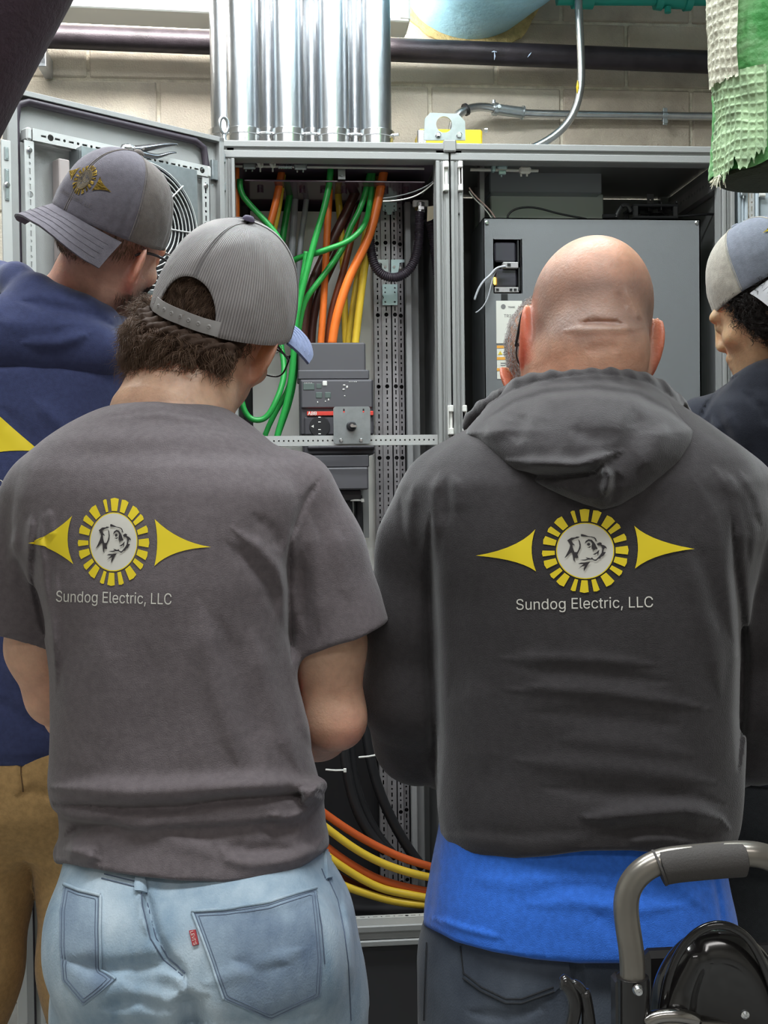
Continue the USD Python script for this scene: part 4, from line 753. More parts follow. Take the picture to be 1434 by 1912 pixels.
def hand_sdf(p, wrist, palm_dir, palm_n, thumb, curl=.5, s=1.):
    """palm_dir: towards the fingers; palm_n: out of the palm; thumb: -1 / 1, side of the thumb"""
    f = palm_dir / np.linalg.norm(palm_dir); n = palm_n - f * (palm_n @ f); n /= np.linalg.norm(n); x = np.cross(f, n); w = A(wrist)
    d = None
    for k in range(4):
        o = (k - 1.5) * .021 * s; c = cone(p, w + x * o * .75 + f * .02 * s, w + x * o + f * .092 * s, .013 * s, .0115 * s); d = c if d is None else smin(d, c, .012)
    d = smin(d, cone(p, w, w + f * .03, .026 * s, .024 * s), .02)
    for k, L in enumerate((.072, .080, .075, .058)):
        kk = k if thumb < 0 else 3 - k; o = (kk - 1.5) * .021 * s; P = w + x * o + f * .092 * s; a = .25 * curl; pts = [P]
        for j, l in enumerate((.45, .32, .23)):
            a += curl * (.9, 1.1, .7)[j]; P = P + (f * math.cos(a) + n * math.sin(a)) * L * l * s; pts.append(P)
        d = smin(d, chain(p, pts, [.0095 * s, .0092 * s, .0085 * s, .0075 * s], .004), .006)
    t0 = w + x * (-1 if thumb < 0 else 1) * .024 * s + f * .028 * s + n * .01; tx = x * (-1 if thumb < 0 else 1)
    d = smin(d, chain(p, [t0, t0 + (tx * .7 + f * .6 + n * .5) * .034 * s, t0 + (tx * .75 + f * 1.4 + n * 1.0) * .038 * s, t0 + (tx * .5 + f * 2.0 + n * 1.5) * .036 * s], [.0135 * s, .011 * s, .0100 * s, .0085 * s], .006), .012)
    return d
def strokes(p, L, dc, soft=.03):
    """folds: each (points in sight lines, height, half width in pixels) raised on the side of the cloth that lies before depth dc"""
    x, y = pxv(p); q = np.stack([x, y], 1); out = np.zeros(len(p))
    w = 1 / (1 + np.exp(np.clip((p[:, 1] - dc) / soft, -30, 30)))
    lo, hi = q.min(0), q.max(0)
    for pts, am, wd in L:
        pts = A(pts, float)
        if (pts.max(0) < lo - 3 * wd).any() or (pts.min(0) > hi + 3 * wd).any(): continue
        best = None; ln = np.r_[0, np.cumsum(np.linalg.norm(np.diff(pts, axis=0), axis=1))]
        for i in range(len(pts) - 1):
            ba = pts[i + 1] - pts[i]; t = np.clip(((q - pts[i]) @ ba) / (ba @ ba), 0, 1); dd = ((q - pts[i] - t[:, None] * ba) ** 2).sum(1); s = (ln[i] + t * (ln[i + 1] - ln[i])) / ln[-1]
            if best is None: best, bs = dd, s
            else: m = dd < best; best = np.where(m, dd, best); bs = np.where(m, s, bs)
        tp = np.minimum(1, np.minimum(bs, 1 - bs) * 4 + .12); out += am * tp * np.exp(-best / (wd * tp + 1) ** 2)
    return (out * w).astype(np.float32)
def cloth_noise(p, seed, a1=.004, s1=9., a2=.0015, s2=28., st=(1, 1, .6)):
    q = p * A(st, np.float32); return ((meshkit.noise(q * s1, seed) - .5) * 2 * a1 + (meshkit.noise(q * s2, seed + 7) - .5) * 2 * a2).astype(np.float32)
def hit(F, px, py, d0, d1, n=70):
    r = ray(px, py) @ RV; r = r / r[:, 1:2]; o = CAM @ RV; ds = np.linspace(d0, d1, n); t = np.full(len(r), d1); prev = ev(F, o + r * d0); found = np.zeros(len(r), bool); lo = np.full(len(r), d0)
    for a, b in zip(ds[:-1], ds[1:]):
        m = ~found
        if not m.any(): break
        v = np.ones(len(r)); v[m] = ev(F, o + r[m] * b); c = m & (v < 0); lo[c] = a; t[c] = b; found |= c
    hi = t.copy()
    for _ in range(14):
        mid = (lo + hi) / 2; v = ev(F, o + r * mid[:, None]); hi = np.where(v < 0, mid, hi); lo = np.where(v < 0, lo, mid)
    P = o + r * hi[:, None]; return P, found
def flat_mesh(poly, size):
    V, Fc = [], []; n = 0
    for g in getattr(poly, 'geoms', [poly]):
        if g.is_empty: continue
        v, f = trimesh.creation.triangulate_polygon(g, engine='earcut'); v3 = np.c_[v, np.zeros(len(v))]
        v3, f = trimesh.remesh.subdivide_to_size(v3, f, size, max_iter=12); v3, f = np.asarray(v3), np.asarray(f)
        mm = trimesh.Trimesh(v3, f, process=True); V.append(mm.vertices[:, :2]); Fc.append(mm.faces + n); n += len(mm.vertices)
    return np.vstack(V), np.vstack(Fc)
def onto(F, V2, f, d0, d1, off):
    P, ok = hit(F, V2[:, 0], V2[:, 1], d0, d1); g = grad(F, P); g /= np.maximum(np.linalg.norm(g, axis=1), 1e-6)[:, None]
    f = f[ok[f].all(1)]; P = P + g * off
    a, b, c = P[f[:, 0]], P[f[:, 1]], P[f[:, 2]]; m = (np.cross(b - a, c - a) * g[f[:, 0]]).sum(1) < 0; f = f.copy(); f[m] = f[m][:, ::-1]
    return P, f, g
def print_on(parent, name, poly, F, d0, d1, m, off=.0009, size=9., label=None):
    V2, f = poly if isinstance(poly, tuple) else flat_mesh(poly, size)
    P, f, g = onto(F, V2, f, d0, d1, off); used_ = np.unique(f); mp = -np.ones(len(P), int); mp[used_] = np.arange(len(used_))
    if len(f): return part(parent, name, (toW(P[used_]), mp[f]), m, label, normals=g[used_] @ RV.T)
def patch(parent, name, poly, F, d0, d1, th, m, size=12., label=None):
    V2, f = flat_mesh(poly, size); P, f, g = onto(F, V2, f, d0, d1, 0.); top, bot = P + g * th, P - g * .004; n = len(P)
    e = np.sort(np.vstack([f[:, [0, 1]], f[:, [1, 2]], f[:, [2, 0]]]), 1); u, c = np.unique(e, axis=0, return_counts=True); be = set(map(tuple, u[c == 1])); S = []
    for t in f:
        for a, b in ((t[0], t[1]), (t[1], t[2]), (t[2], t[0])):
            if tuple(sorted((a, b))) in be: S += [(a, n + a, b), (b, n + a, n + b)]
    mm = trimesh.Trimesh(toW(np.vstack([top, bot])), np.vstack([f, A(S, int)]), process=False); return part(parent, name, mm, m, label, smooth=40)
def seam(F, pts, d0, d1, r, off=.0006, n=40):
    q_ = A(pts, float); c_ = np.r_[0, np.cumsum(np.linalg.norm(np.diff(q_, axis=0), axis=1))]; t_ = np.linspace(0, c_[-1], n); s = np.stack([np.interp(t_, c_, q_[:, 0]), np.interp(t_, c_, q_[:, 1])], 1); P, ok = hit(F, s[:, 0], s[:, 1], d0, d1); g = grad(F, P); g /= np.maximum(np.linalg.norm(g, axis=1), 1e-6)[:, None]
    P = (P + g * off)[ok]; return tube(toW(P), r, 6) if len(P) > 3 else None
def soft(parent, name, F, lo, hi, h, m, label=None, tint=None, cut=None, newton=1, slack=1.5):
    P, Q, n = skin_mesh(F, lo, hi, h, slack, newton); at = {'tint': tint(P)} if tint else None
    return part(parent, name, (toW(P), Q), m, label, normals=n @ RV.T, attrs=at), P, n
def strands(parent, name, roots, normals, flow, m, L=.03, seg=7, curl=.004, width=.0006, seed=1, lift=.3, clump=.5, label=None, freq=1.6):
    r = np.random.default_rng(seed); n = len(roots); P = roots.copy(); out = [P.copy()]; N = normals
    ph = r.uniform(0, 6.28, n) + clump * 12 * meshkit.noise(roots * 55, seed); l = L * r.uniform(.6, 1.15, n) / (seg - 1)
    for k in range(1, seg):
        f = flow(P); f = f - N * ((f * N).sum(1) - lift * max(0, 1 - k / 4))[:, None]; f /= np.maximum(np.linalg.norm(f, axis=1), 1e-6)[:, None]; b = np.cross(f, N)
        P = P + f * l[:, None] + (b * np.cos(ph + k * freq)[:, None] + N * np.sin(ph + k * freq)[:, None]) * curl; out.append(P.copy())
    V = np.stack(out, 1); base = BASE['/'.join(parent.split('/')[:3])]; path = numbered(parent, name)
    c = UsdGeom.BasisCurves.Define(stage, path); c.CreateTypeAttr('linear'); c.CreateCurveVertexCountsAttr(Vt.IntArray.FromNumpy(np.full(n, seg, np.int32)))
    c.CreatePointsAttr(Vt.Vec3fArray.FromNumpy((toW(V.reshape(-1, 3)) - A(base)).astype(np.float32)))
    wd = np.tile(np.r_[np.ones(seg - 2), .7, .25], n) * width; c.CreateWidthsAttr(Vt.FloatArray.FromNumpy(wd.astype(np.float32))); c.SetWidthsInterpolation('vertex')
    UsdShade.MaterialBindingAPI.Apply(c.GetPrim()).Bind(m); meta(path, label); return path
def sample(P, n, w, count, seed):
    r = np.random.default_rng(seed); w = np.maximum(w, 0); i = r.choice(len(P), count, p=w / w.sum()); return P[i] + r.normal(0, .0012, (count, 3)), n[i]
# ---- caps
def grid_shell(G, th, closed=False):
    """a sheet of points (n, m, 3) given a thickness th inwards"""
    n, k = G.shape[:2]; du, dv = np.gradient(G, axis=0), np.gradient(G, axis=1); N = np.cross(du, dv); N /= np.maximum(np.linalg.norm(N, axis=2), 1e-9)[..., None]
    V = np.vstack([G.reshape(-1, 3), (G - N * th).reshape(-1, 3)]); i, j = np.meshgrid(np.arange(n - 1), np.arange(k - 1), indexing='ij'); a, b, c, d = i * k + j, (i + 1) * k + j, (i + 1) * k + j + 1, i * k + j + 1; o = n * k
    F = [np.stack([a, b, c, d], -1).reshape(-1, 4), np.stack([a, d, c, b], -1).reshape(-1, 4) + o]
    for e in ([(q * k, (q + 1) * k) for q in range(n - 1)], [((q + 1) * k + k - 1, q * k + k - 1) for q in range(n - 1)], [(q + 1, q) for q in range(k - 1)], [((n - 1) * k + q, (n - 1) * k + q + 1) for q in range(k - 1)]):
        e = A(e); F.append(np.stack([e[:, 0], e[:, 0] + o, e[:, 1] + o, e[:, 1]], 1))
    F = np.vstack(F); return trimesh.Trimesh(V, np.vstack([F[:, [0, 1, 2]], F[:, [0, 2, 3]]]), process=False)
def cap(person, o, R, label, mats, backwards=False, a=.0895, b=.107, h=.122, tilt=0., brim_len=.072, droop=.35, bcurve=5., zoff=.040, yoff=-.010, opening=True, seed=1, fr=66, sq=.80, twist=0., xoff=0.):
    m_front, m_rear, m_brim, m_btn, m_strap = mats; s = -1 if backwards else 1
    t = math.radians(tilt); ct, st_ = math.cos(math.radians(twist)), math.sin(math.radians(twist))
    def place(q):
        q = np.asarray(q, float); x0_, y0_, z = q[..., 0] * s, q[..., 1] * s, q[..., 2]; x, y = x0_ * ct - y0_ * st_, x0_ * st_ + y0_ * ct; y2, z2 = y * math.cos(t) + z * math.sin(t), -y * math.sin(t) + z * math.cos(t)
        return toW(o + np.stack([x + xoff, y2 + yoff, z2 + zoff], -1) @ R.T)
    def dome(ph, v):
        tt = v * math.pi / 2; rho = np.cos(tt) ** sq; zz = np.sin(tt) ** .97; q = np.stack([np.sin(ph) * 3, np.cos(ph) * 3, zz * 3], -1)
        k = 1 + (meshkit.fbm(q, 3, seed) - .5) * .05 - .012 * np.exp(-((np.mod(ph / (math.pi / 3) + .5, 1) - .5) / .05) ** 2) * (v < .98)
        fl = 1 + .05 * np.maximum(np.cos(ph), 0) * np.sin(math.pi * np.minimum(v * 1.1, 1))
        return np.stack([a * rho * np.sin(ph) * k, b * rho * np.cos(ph) * k * fl, h * zz * (1 + .02 * np.cos(ph))], -1)
    def v0(ph):
        d = np.abs(np.mod(ph, 2 * math.pi) - math.pi) / math.radians(29); return np.where((d < 1) & opening, .30 * np.sqrt(np.maximum(1 - d ** 2.2, 0)), 0.)
    def panel(p0, p1, n=60, k=34, uvs=True):
        ph = np.linspace(p0, p1, n)[:, None]; f = np.linspace(0, 1, k)[None, :]; v = v0(ph) + (.995 - v0(ph)) * f; ph = ph + 0 * f; G = dome(ph, v)
        uv = np.stack([ph * 60, v * 60], -1).reshape(-1, 2); return G, uv
    FR = math.radians(fr)
    G, uv = panel(FR, 2 * math.pi - FR, 150); me = grid_shell(place(G)[:, ::-1], .0022); uv = uv.reshape(150, 34, 2)[:, ::-1].reshape(-1, 2)
    root = part(person, 'cap', me, m_rear, label, smooth=True, uv=np.vstack([uv, uv]))
    G, uv = panel(-FR, FR, 70); uv = uv.reshape(70, 34, 2)[:, ::-1].reshape(-1, 2); part(root, 'cap_front', grid_shell(place(G)[:, ::-1], .0026), m_front, smooth=True, uv=np.vstack([uv, uv]))
    seams = []
    for ph in (math.pi, FR, -FR, 0.) if True else ():
        v = np.linspace(float(v0(A(ph))) + .01, .99, 40); ps = [dome(np.full(40, ph + e), v) * 1.004 for e in (-.022, .022)]
        seams += [tube(place(p), .0007, 5) for p in ps]
    part(root, 'seam', seams, m_rear, smooth=True)
    top = dome(A(0.), A(.999)); part(root, 'button', lathe(place(top * A([0, 0, 1]) + A([0, 0, -.001])), place(A([0, 0, 1.])) - place(A([0, 0, 0.])), [(0, .0085), (.003, .0082), (.006, .0055), (.007, .0005)], 20), m_btn, 'cloth covered button', smooth=True)
    al = np.linspace(-1.12, 1.12, 50)[:, None]; f = np.linspace(0, 1, 18)[None, :]; rim = dome(al + 0 * f, 0 * al * f); L = brim_len * np.cos(al * .78) ** .75
    dr = np.stack([np.sin(al) * .35, np.cos(al * .4), 0 * al], -1); dr /= np.linalg.norm(dr, axis=-1, keepdims=True); Bm = rim * A([.985, .985, 1]) + dr * (L * f)[..., None]
    Bm[..., 2] -= droop * L * f + bcurve * np.maximum(Bm[..., 0] ** 2 - .0003, 0) * (.35 + .65 * f); Bm[..., 2] += .002
    part(root, 'brim', grid_shell(place(Bm), .0035), m_brim, smooth=50)
    part(root, 'brim_stitching', [tube(place(Bm[3:-3, j] + A([0, 0, .0004])), .0004, 4) for j in (5, 8, 11, 14)], m_brim)
    if opening:
        ph = np.linspace(math.pi - .56, math.pi + .56, 40)[:, None]; f = np.linspace(0, 1, 6)[None, :]; S = dome(ph + 0 * f, .006 + .085 * f + 0 * ph) * A([1.022, 1.022, 1]); part(root, 'strap', grid_shell(place(S)[:, ::-1], .002), m_strap, 'snap strap', smooth=40)
        st = []
        for k in range(7):
            p = math.pi - .42 + .14 * k; c = dome(A(p), A(.05)) * A([1.024, 1.024, 1]); nn = place(c * A([1.1, 1.1, 1])) - place(c); st.append(lathe(place(c) - nn * .1, nn, [(0, .0032), (.0014, .0030), (.002, .0018), (.0012, .0012), (.0012, .0002)], 12))
        part(root, 'strap_snap', st, m_strap, smooth=40, kind='stuff')
    return root, place, dome
# ---- the firm's emblem (unit: radius of the white disc; x right, y down)
RAYS = [(0, 6.9), (17.7, 6), (38.6, 7), (53, 4.5), (71.2, 5), (90, 6.3), (107.7, 6), (124.3, 4.4), (144.5, 7), (165.4, 4.4), (182.3, 6.3), (197.6, 3.6), (217.4, 6.5), (232.7, 4.3), (251.2, 6), (267.3, 4.3), (286.2, 6), (302.9, 4.6), (320.8, 7), (343.6, 3.0)]
def emblem_shapes():
    ry = []
    for c, w in RAYS:
        a0, a1 = (math.radians(c - w * .93), math.radians(c + w * .93)); b0, b1 = math.radians(c - w * .98), math.radians(c + w * .98)
        ry.append(Polygon([(1.05 * math.sin(a0), -1.05 * math.cos(a0)), (1.47 * math.sin(b0), -1.47 * math.cos(b0)), (1.495 * math.sin(math.radians(c)), -1.495 * math.cos(math.radians(c))), (1.47 * math.sin(b1), -1.47 * math.cos(b1)), (1.05 * math.sin(a1), -1.05 * math.cos(a1))]))
    disc = Point(0, 0).buffer(.965, 48); ring = Point(0, 0).buffer(1.0, 48).difference(disc)
    def crv(P): return Polygon([tuple(q) for q in P])
    def bez(a, b, c, n=8): return [tuple((1 - t) ** 2 * A(a) + 2 * t * (1 - t) * A(b) + t * t * A(c)) for t in np.linspace(0, 1, n)]
    ra = crv(bez((1.70, -.86), (2.25, -.30), (3.76, .0)) + bez((3.76, .0), (2.35, .12), (1.70, .66)) + bez((1.70, .66), (1.93, -.1), (1.70, -.86)))
    la = crv(bez((-1.70, -.80), (-2.30, -.12), (-3.76, .10)) + bez((-3.76, .10), (-2.3, .24), (-1.70, .70)) + bez((-1.70, .70), (-1.98, -.05), (-1.70, -.80)))
    Z = lambda P: Polygon([((x - 697) / 410., (y - 668) / 410.) for x, y in P]).buffer(0)
    dog = [Z([(640, 425), (655, 424), (700, 438), (740, 455), (790, 462), (830, 475), (852, 498), (856, 520), (868, 535), (838, 528), (838, 505), (820, 484), (780, 470), (720, 462), (640, 456)]),
           Z([(445, 512), (500, 475), (560, 470), (580, 458), (625, 462), (600, 478), (550, 490), (505, 515), (525, 555), (555, 585), (515, 575), (520, 610), (535, 660), (545, 685), (580, 685), (605, 640), (618, 590), (612, 540), (600, 500), (622, 520), (634, 580), (630, 630), (605, 680), (585, 720), (598, 765), (575, 770), (548, 762), (545, 800), (555, 830), (528, 800), (520, 740), (512, 690), (490, 690), (440, 740), (402, 770), (440, 700), (470, 640), (485, 590), (480, 560), (462, 535)]),
           Z([(690, 565), (705, 525), (745, 500), (790, 510), (820, 545), (840, 575), (850, 605), (870, 635), (855, 650), (838, 640), (830, 665), (815, 640), (808, 690), (798, 630), (788, 650), (785, 600), (795, 560), (775, 532), (745, 525), (715, 545)]),
           Z([(722, 570), (740, 552), (765, 560), (768, 580), (750, 592), (728, 588)]), Z([(722, 620), (745, 615), (770, 600), (775, 610), (755, 625)]),
           Z([(858, 572), (880, 555), (905, 548), (930, 560), (925, 580), (965, 595), (990, 615), (1000, 645), (975, 628), (955, 650), (950, 690), (985, 690), (970, 715), (950, 740), (915, 760), (905, 782), (880, 785), (845, 815), (820, 812), (795, 795), (740, 795), (690, 808), (615, 798), (690, 793), (725, 785), (700, 762), (745, 772), (770, 780), (788, 765), (815, 795), (845, 795), (880, 760), (905, 730), (925, 700), (935, 650), (930, 615), (910, 595), (875, 592)]),
           Z([(800, 722), (850, 695), (895, 655), (885, 690), (875, 740), (865, 705), (835, 725)]),
           Z([(592, 855), (630, 838), (680, 838), (765, 826), (735, 860), (700, 920), (670, 965), (672, 920), (690, 880), (650, 890), (592, 930), (640, 885), (668, 858)])]
    return dict(rays=ry, ring=ring, disc=disc, dog=unary_union(dog), left=la, right=ra)
EMB = emblem_shapes()
def text_flat(s, height):
    m = meshkit.text_mesh(s, height, .5); k = m.face_normals[:, 2] > .9; f = m.faces[k]; mm = trimesh.Trimesh(m.vertices * A([1, 1, 0]), f, process=True); mm.remove_unreferenced_vertices(); return mm
def emblem(parent, F, mats, c, sx, sy, rotd, d0, d1, txt=None, off=.0009, arrows=(('left', 1.), ('right', 1.)), size=9., disc=True, amap=None, rays=True):
    """mats: yellow, white, black. c: centre on the cloth (line of sight), sx / sy: pixels per unit"""
    ca, sa = math.cos(math.radians(rotd)), math.sin(math.radians(rotd)); ym, wm, bm = mats
    T = lambda g: affinity.affine_transform(g, [sx * ca, -sy * sa, sx * sa, sy * ca, c[0], c[1]])
    if rays:
        for g in EMB['rays']: print_on(parent, 'emblem_ray', T(g), F, d0, d1, ym, off, size)
    for side, k in arrows: print_on(parent, 'emblem_wing', T(EMB[side]) if amap is None else amap[side], F, d0, d1, ym, off, size)
    if disc:
        print_on(parent, 'emblem_ring', T(EMB['ring']), F, d0, d1, ym, off, size); print_on(parent, 'emblem_disc', T(EMB['disc']), F, d0, d1, wm, off, size); print_on(parent, 'emblem_dog', T(EMB['dog']), F, d0, d1, bm, off * 2.2, size * .7)
    if txt:
        s, (x0, y0), (x1, y1), hgt = txt; m = text_flat(s, 1.0); w = m.vertices[:, 0].max(); u = A([x1 - x0, y1 - y0]) / w; v = A([u[1], -u[0]]); v = v / np.linalg.norm(v) * hgt
        V2 = A([x0, y0]) + m.vertices[:, :1] * u + m.vertices[:, 1:2] * v; v3, f = trimesh.remesh.subdivide_to_size(np.c_[V2, 0 * V2[:, 0]], m.faces, size, max_iter=10)
        print_on(parent, 'lettering', (np.asarray(v3)[:, :2], np.asarray(f)), F, d0, d1, wm, off)
# ================================================================ people
def skinmat(name, c, rough=.48): return mat(name, c, rough, var=.10, vscale=45, bump=.0006, bscale=260, sss=.35, attr='tint', spec=.4, bdetail=3)
M_skinA, M_skinB, M_skinC, M_skinD = skinmat('skin_fair', (.62, .37, .255)), skinmat('skin_ruddy', (.47, .262, .172), .48), skinmat('skin_pink', (.58, .33, .25)), skinmat('skin_olive', (.56, .34, .20))
def fabric(name, c, sheen=.25, var=.10, bump=.0007, vscale=120): return mat(name, c, .9, var=var, vscale=vscale, detail=3, bump=bump, bscale=700, bdetail=2, sheen=sheen, spec=.2)
M_tee, M_hoodB, M_navy, M_navyD = fabric('grey_tee', (.135, .115, .122)), fabric('black_hoodie', (.042, .038, .040), .35), fabric('navy_hoodie', (.042, .052, .125), .35), fabric('dark_navy_hoodie', (.020, .023, .034), .3)
M_bluetee, M_khaki = fabric('blue_tee', (.035, .15, .62), .2), fabric('khaki', (.40, .25, .105), .15, .12)
def denim(name, c, c2): return mat(name, c, .85, var=.3, vscale=14, col2=c2, bump=.0006, bscale=500, bdetail=2, detail=6, sheen=.15, spec=.2, stretch=(1, 1, .7), vlo=.30, vhi=.66)
M_jeanA, M_jeanB = denim('light_denim', (.46, .55, .62), (.20, .295, .39)), denim('grey_denim', (.085, .10, .125), (.045, .055, .075))
M_stitch = mat('denim_stitching', (.10, .13, .19), .9); M_dpant = fabric('dark_trousers', (.022, .024, .026), .1)
M_pocket = denim('worn_denim', (.30, .385, .47), (.13, .18, .26))
M_yel, M_wht, M_blk = mat('print_yellow', (.80, .62, .015), .6), mat('print_white', (.66, .64, .58), .6), mat('print_black', (.03, .025, .028), .6)
M_yelc, M_whtc = mat('faded_print_yellow', (.55, .36, .06), .8), mat('faded_print_grey', (.20, .17, .17), .8)
def meshmat(name, c, c2):
    n = {'p': ('principled_bsdf', {'roughness': .55, 'sheen_weight': .2}), 'tc': ('texture_coordinate', {}), 'w': ('wave_texture', {'scale': .135, 'bands_direction': 'x', 'distortion': .5, 'detail': 2.}), 'w2': ('wave_texture', {'scale': .55, 'bands_direction': 'y'}),
         'rp': ('rgb_ramp', {'ramp': [(0, c2), (.45, c), (1, c)]}), 'mx': ('mix', {'mix_type': 'multiply', 'fac': .12}), 'bp': ('bump', {'distance': .0012, 'strength': .8})}
    return usdkit.material(stage, '/World/Looks/' + name, n, [('tc.UV', 'w.vector'), ('tc.UV', 'w2.vector'), ('w.fac', 'rp.fac'), ('rp.color', 'mx.color1'), ('w2.color', 'mx.color2'), ('mx.color', 'p.base_color'), ('w.fac', 'bp.height'), ('bp.normal', 'p.normal')], surface='p.BSDF')
M_meshA = meshmat('cap_mesh_grey', (.40, .375, .372), (.20, .185, .188)); M_capstrap = mat('strap_grey', (.40, .385, .38), .45)
M_capblue = fabric('cap_blue', (.16, .20, .34), .2)
M_hairA, M_hairC, M_hairD, M_hairE = (mat(n_, c, .55, spec=.3) for n_, c in (('hair_brown', (.12, .072, .046)), ('hair_sandy', (.12, .075, .045)), ('hair_black', (.016, .012, .011)), ('hair_grey', (.30, .28, .27))))
M_beardC = mat('beard_brown', (.05, .032, .022), .5)
M_glass = mat('glasses_frame', (.03, .025, .03), .3); M_tab = mat('red_tab', (.36, .035, .045), .7)
M_shoe = mat('shoe_leather', (.05, .035, .025), .6); M_sole = mat('shoe_sole', (.2, .2, .19), .7)
M_inner = mat('cap_dark', (.05, .05, .06), .8)
def legs_sdf(p, hip, knee, ank, r=(.088, .062, .045)):
    d = None
    for h_, k_, a_ in zip(hip, knee, ank):
        c = chain(p, [h_, (A(h_) + A(k_)) / 2, k_, A(k_) * .72 + A(a_) * .28, a_], [r[0], r[0] * .88, r[1], r[1] * 1.02, r[2]], .05); d = c if d is None else np.minimum(d, c)
    return d
def shoes(person, ank, yaw):
    for a in ank:
        f = A([math.sin(math.radians(yaw)), math.cos(math.radians(yaw)), 0]); b = A([a[0], a[1], 0.])
        F = lambda p: smax(smin(chain(p, [b - f * .06 + A([0, 0, .055]), b + f * .06 + A([0, 0, .052]), b + f * .165 + A([0, 0, .04])], [.045, .05, .036], .03), cone(p, b + A([0, 0, .06]), b + A([0, 0, .12]), .048, .05), .03), -(p[:, 2] - .006), .004)
        soft(person, 'shoe', F, b - A([.2, .25, .02]), b + A([.2, .25, .22]), .007, M_shoe)
def tint_const(c=(1, 1, 1)): return lambda P: np.tile(A(c, np.float32), (len(P), 1))

# ---------------------------------------------------------------- the man in the grey tee
dA = 1.47
tA = thing('person', 'man in a grey tee, light blue jeans and grey mesh cap, seen from behind', 'person', toW(A([[DV(345, 1000, dA)[0], dA, 0.]]))[0])
RA = rot(16, 8, 23); oA = DV(403, 620, 1.62)
rowsA = [row(757, 222, 400, 1.535, .075, .07), row(764, 196, 420, 1.53, .085, .08), row(775, 168, 440, 1.525, .092, .085), row(800, 122, 476, 1.515, .102, .095), row(825, 88, 506, 1.505, .112, .10), row(850, 62, 530, 1.50, .12, .105), row(880, 44, 560, 1.49, .128, .11),
         row(930, 34, 580, 1.48, .135, .115), row(1000, 36, 572, 1.475, .14, .12), row(1070, 60, 556, 1.47, .14, .12), row(1150, 84, 546, 1.465, .134, .12), row(1230, 96, 551, 1.46, .126, .12), row(1320, 96, 566, 1.455, .118, .115), row(1400, 95, 583, 1.45, .115, .115), row(1455, 96, 596, 1.45, .122, .12),
         row(1485, 101, 604, 1.45, .122, .12), row(1502, 112, 603, 1.45, .113, .115), row(1535, 116, 604, 1.45, .120, .12), row(1575, 112, 611, 1.45, .130, .125), row(1600, 110, 611, 1.45, .134, .128), row(1625, 124, 606, 1.45, .136, .13), row(1670, 124, 606, 1.45, .136, .13)]
stA = [([(95, 1470), (250, 1478), (400, 1470), (560, 1462), (604, 1462)], .012, 20), ([(98, 1502), (230, 1510), (330, 1508), (420, 1494), (540, 1486), (600, 1478)], -.012, 9), ([(600, 1462), (585, 1478), (560, 1482)], .014, 9), ([(560, 1500), (585, 1490), (604, 1492)], .008, 8),
       ([(118, 1585), (150, 1590), (185, 1606)], .010, 13), ([(120, 1562), (150, 1545), (200, 1538), (235, 1545)], -.006, 9), ([(235, 1540), (300, 1560), (380, 1590), (410, 1605)], .004, 16), ([(408, 1582), (425, 1605), (470, 1612), (540, 1606), (590, 1585), (608, 1560)], .007, 13), ([(420, 1575), (470, 1590), (540, 1583)], -.005, 14), ([(480, 1535), (520, 1555), (560, 1545)], -.004, 12), ([(500, 1520), (540, 1530), (580, 1515)], .005, 10),
       ([(372, 1125), (384, 1200), (402, 1290), (430, 1370), (452, 1440)], .0065, 20), ([(410, 1150), (440, 1250), (468, 1350), (490, 1430)], -.004, 20), ([(470, 1180), (500, 1280), (530, 1370), (560, 1440)], .005, 18), ([(535, 1190), (560, 1300), (585, 1400)], .004, 14),
       ([(430, 985), (480, 1020), (515, 1060), (535, 1110), (542, 1200)], .006, 13), ([(415, 1010), (465, 1050), (500, 1090), (515, 1150)], -.004, 15), ([(470, 960), (505, 990), (530, 1030)], -.003, 12), ([(543, 1000), (538, 1060), (540, 1140), (546, 1238)], -.009, 7), ([(598, 893), (570, 935), (550, 985), (542, 1010)], -.0035, 5),
       ([(78, 955), (76, 1010), (82, 1080), (95, 1160), (106, 1260)], .005, 7), ([(60, 960), (55, 1000), (54, 1050)], .004, 6), ([(103, 1050), (104, 1150), (104, 1290)], .0035, 7), ([(92, 950), (96, 1010)], .003, 8), ([(66, 1000), (64, 1080), (76, 1140), (88, 1200)], -.006, 7),
       ([(575, 960), (590, 1040), (596, 1120), (600, 1190)], .005, 13), ([(620, 980), (640, 1060), (655, 1130)], .004, 14), ([(560, 1030), (566, 1100), (572, 1180)], -.004, 10), ([(30, 985), (22, 1050), (24, 1110)], .003, 9), ([(240, 775), (300, 772), (390, 786)], .0022, 6), ([(205, 778), (300, 768), (425, 788)], -.0016, 4),
       ([(180, 1180), (200, 1300), (190, 1420)], .0025, 30), ([(270, 1200), (290, 1330), (285, 1450)], -.0025, 30), ([(560, 1236), (640, 1210), (712, 1168)], .0012, 4)]
hemR = DV(632, 1199, 1.50); nR = A([.40, -.05, -.915]); hemL = DV(44, 1190, 1.50); nL = A([-.30, 0., -.954])
slR = [DV(545, 925, 1.495), DV(592, 1030, 1.50), DV(638, 1215, 1.50)]; slL = [DV(78, 935, 1.49), DV(48, 1050, 1.50), DV(42, 1215, 1.50)]
nkA = [DV(378, 665, 1.60), DV(345, 720, 1.57), DV(318, 790, 1.54)]
def fold_at(p, c, r): return ell(p, c, r)
hemline = lambda p: None
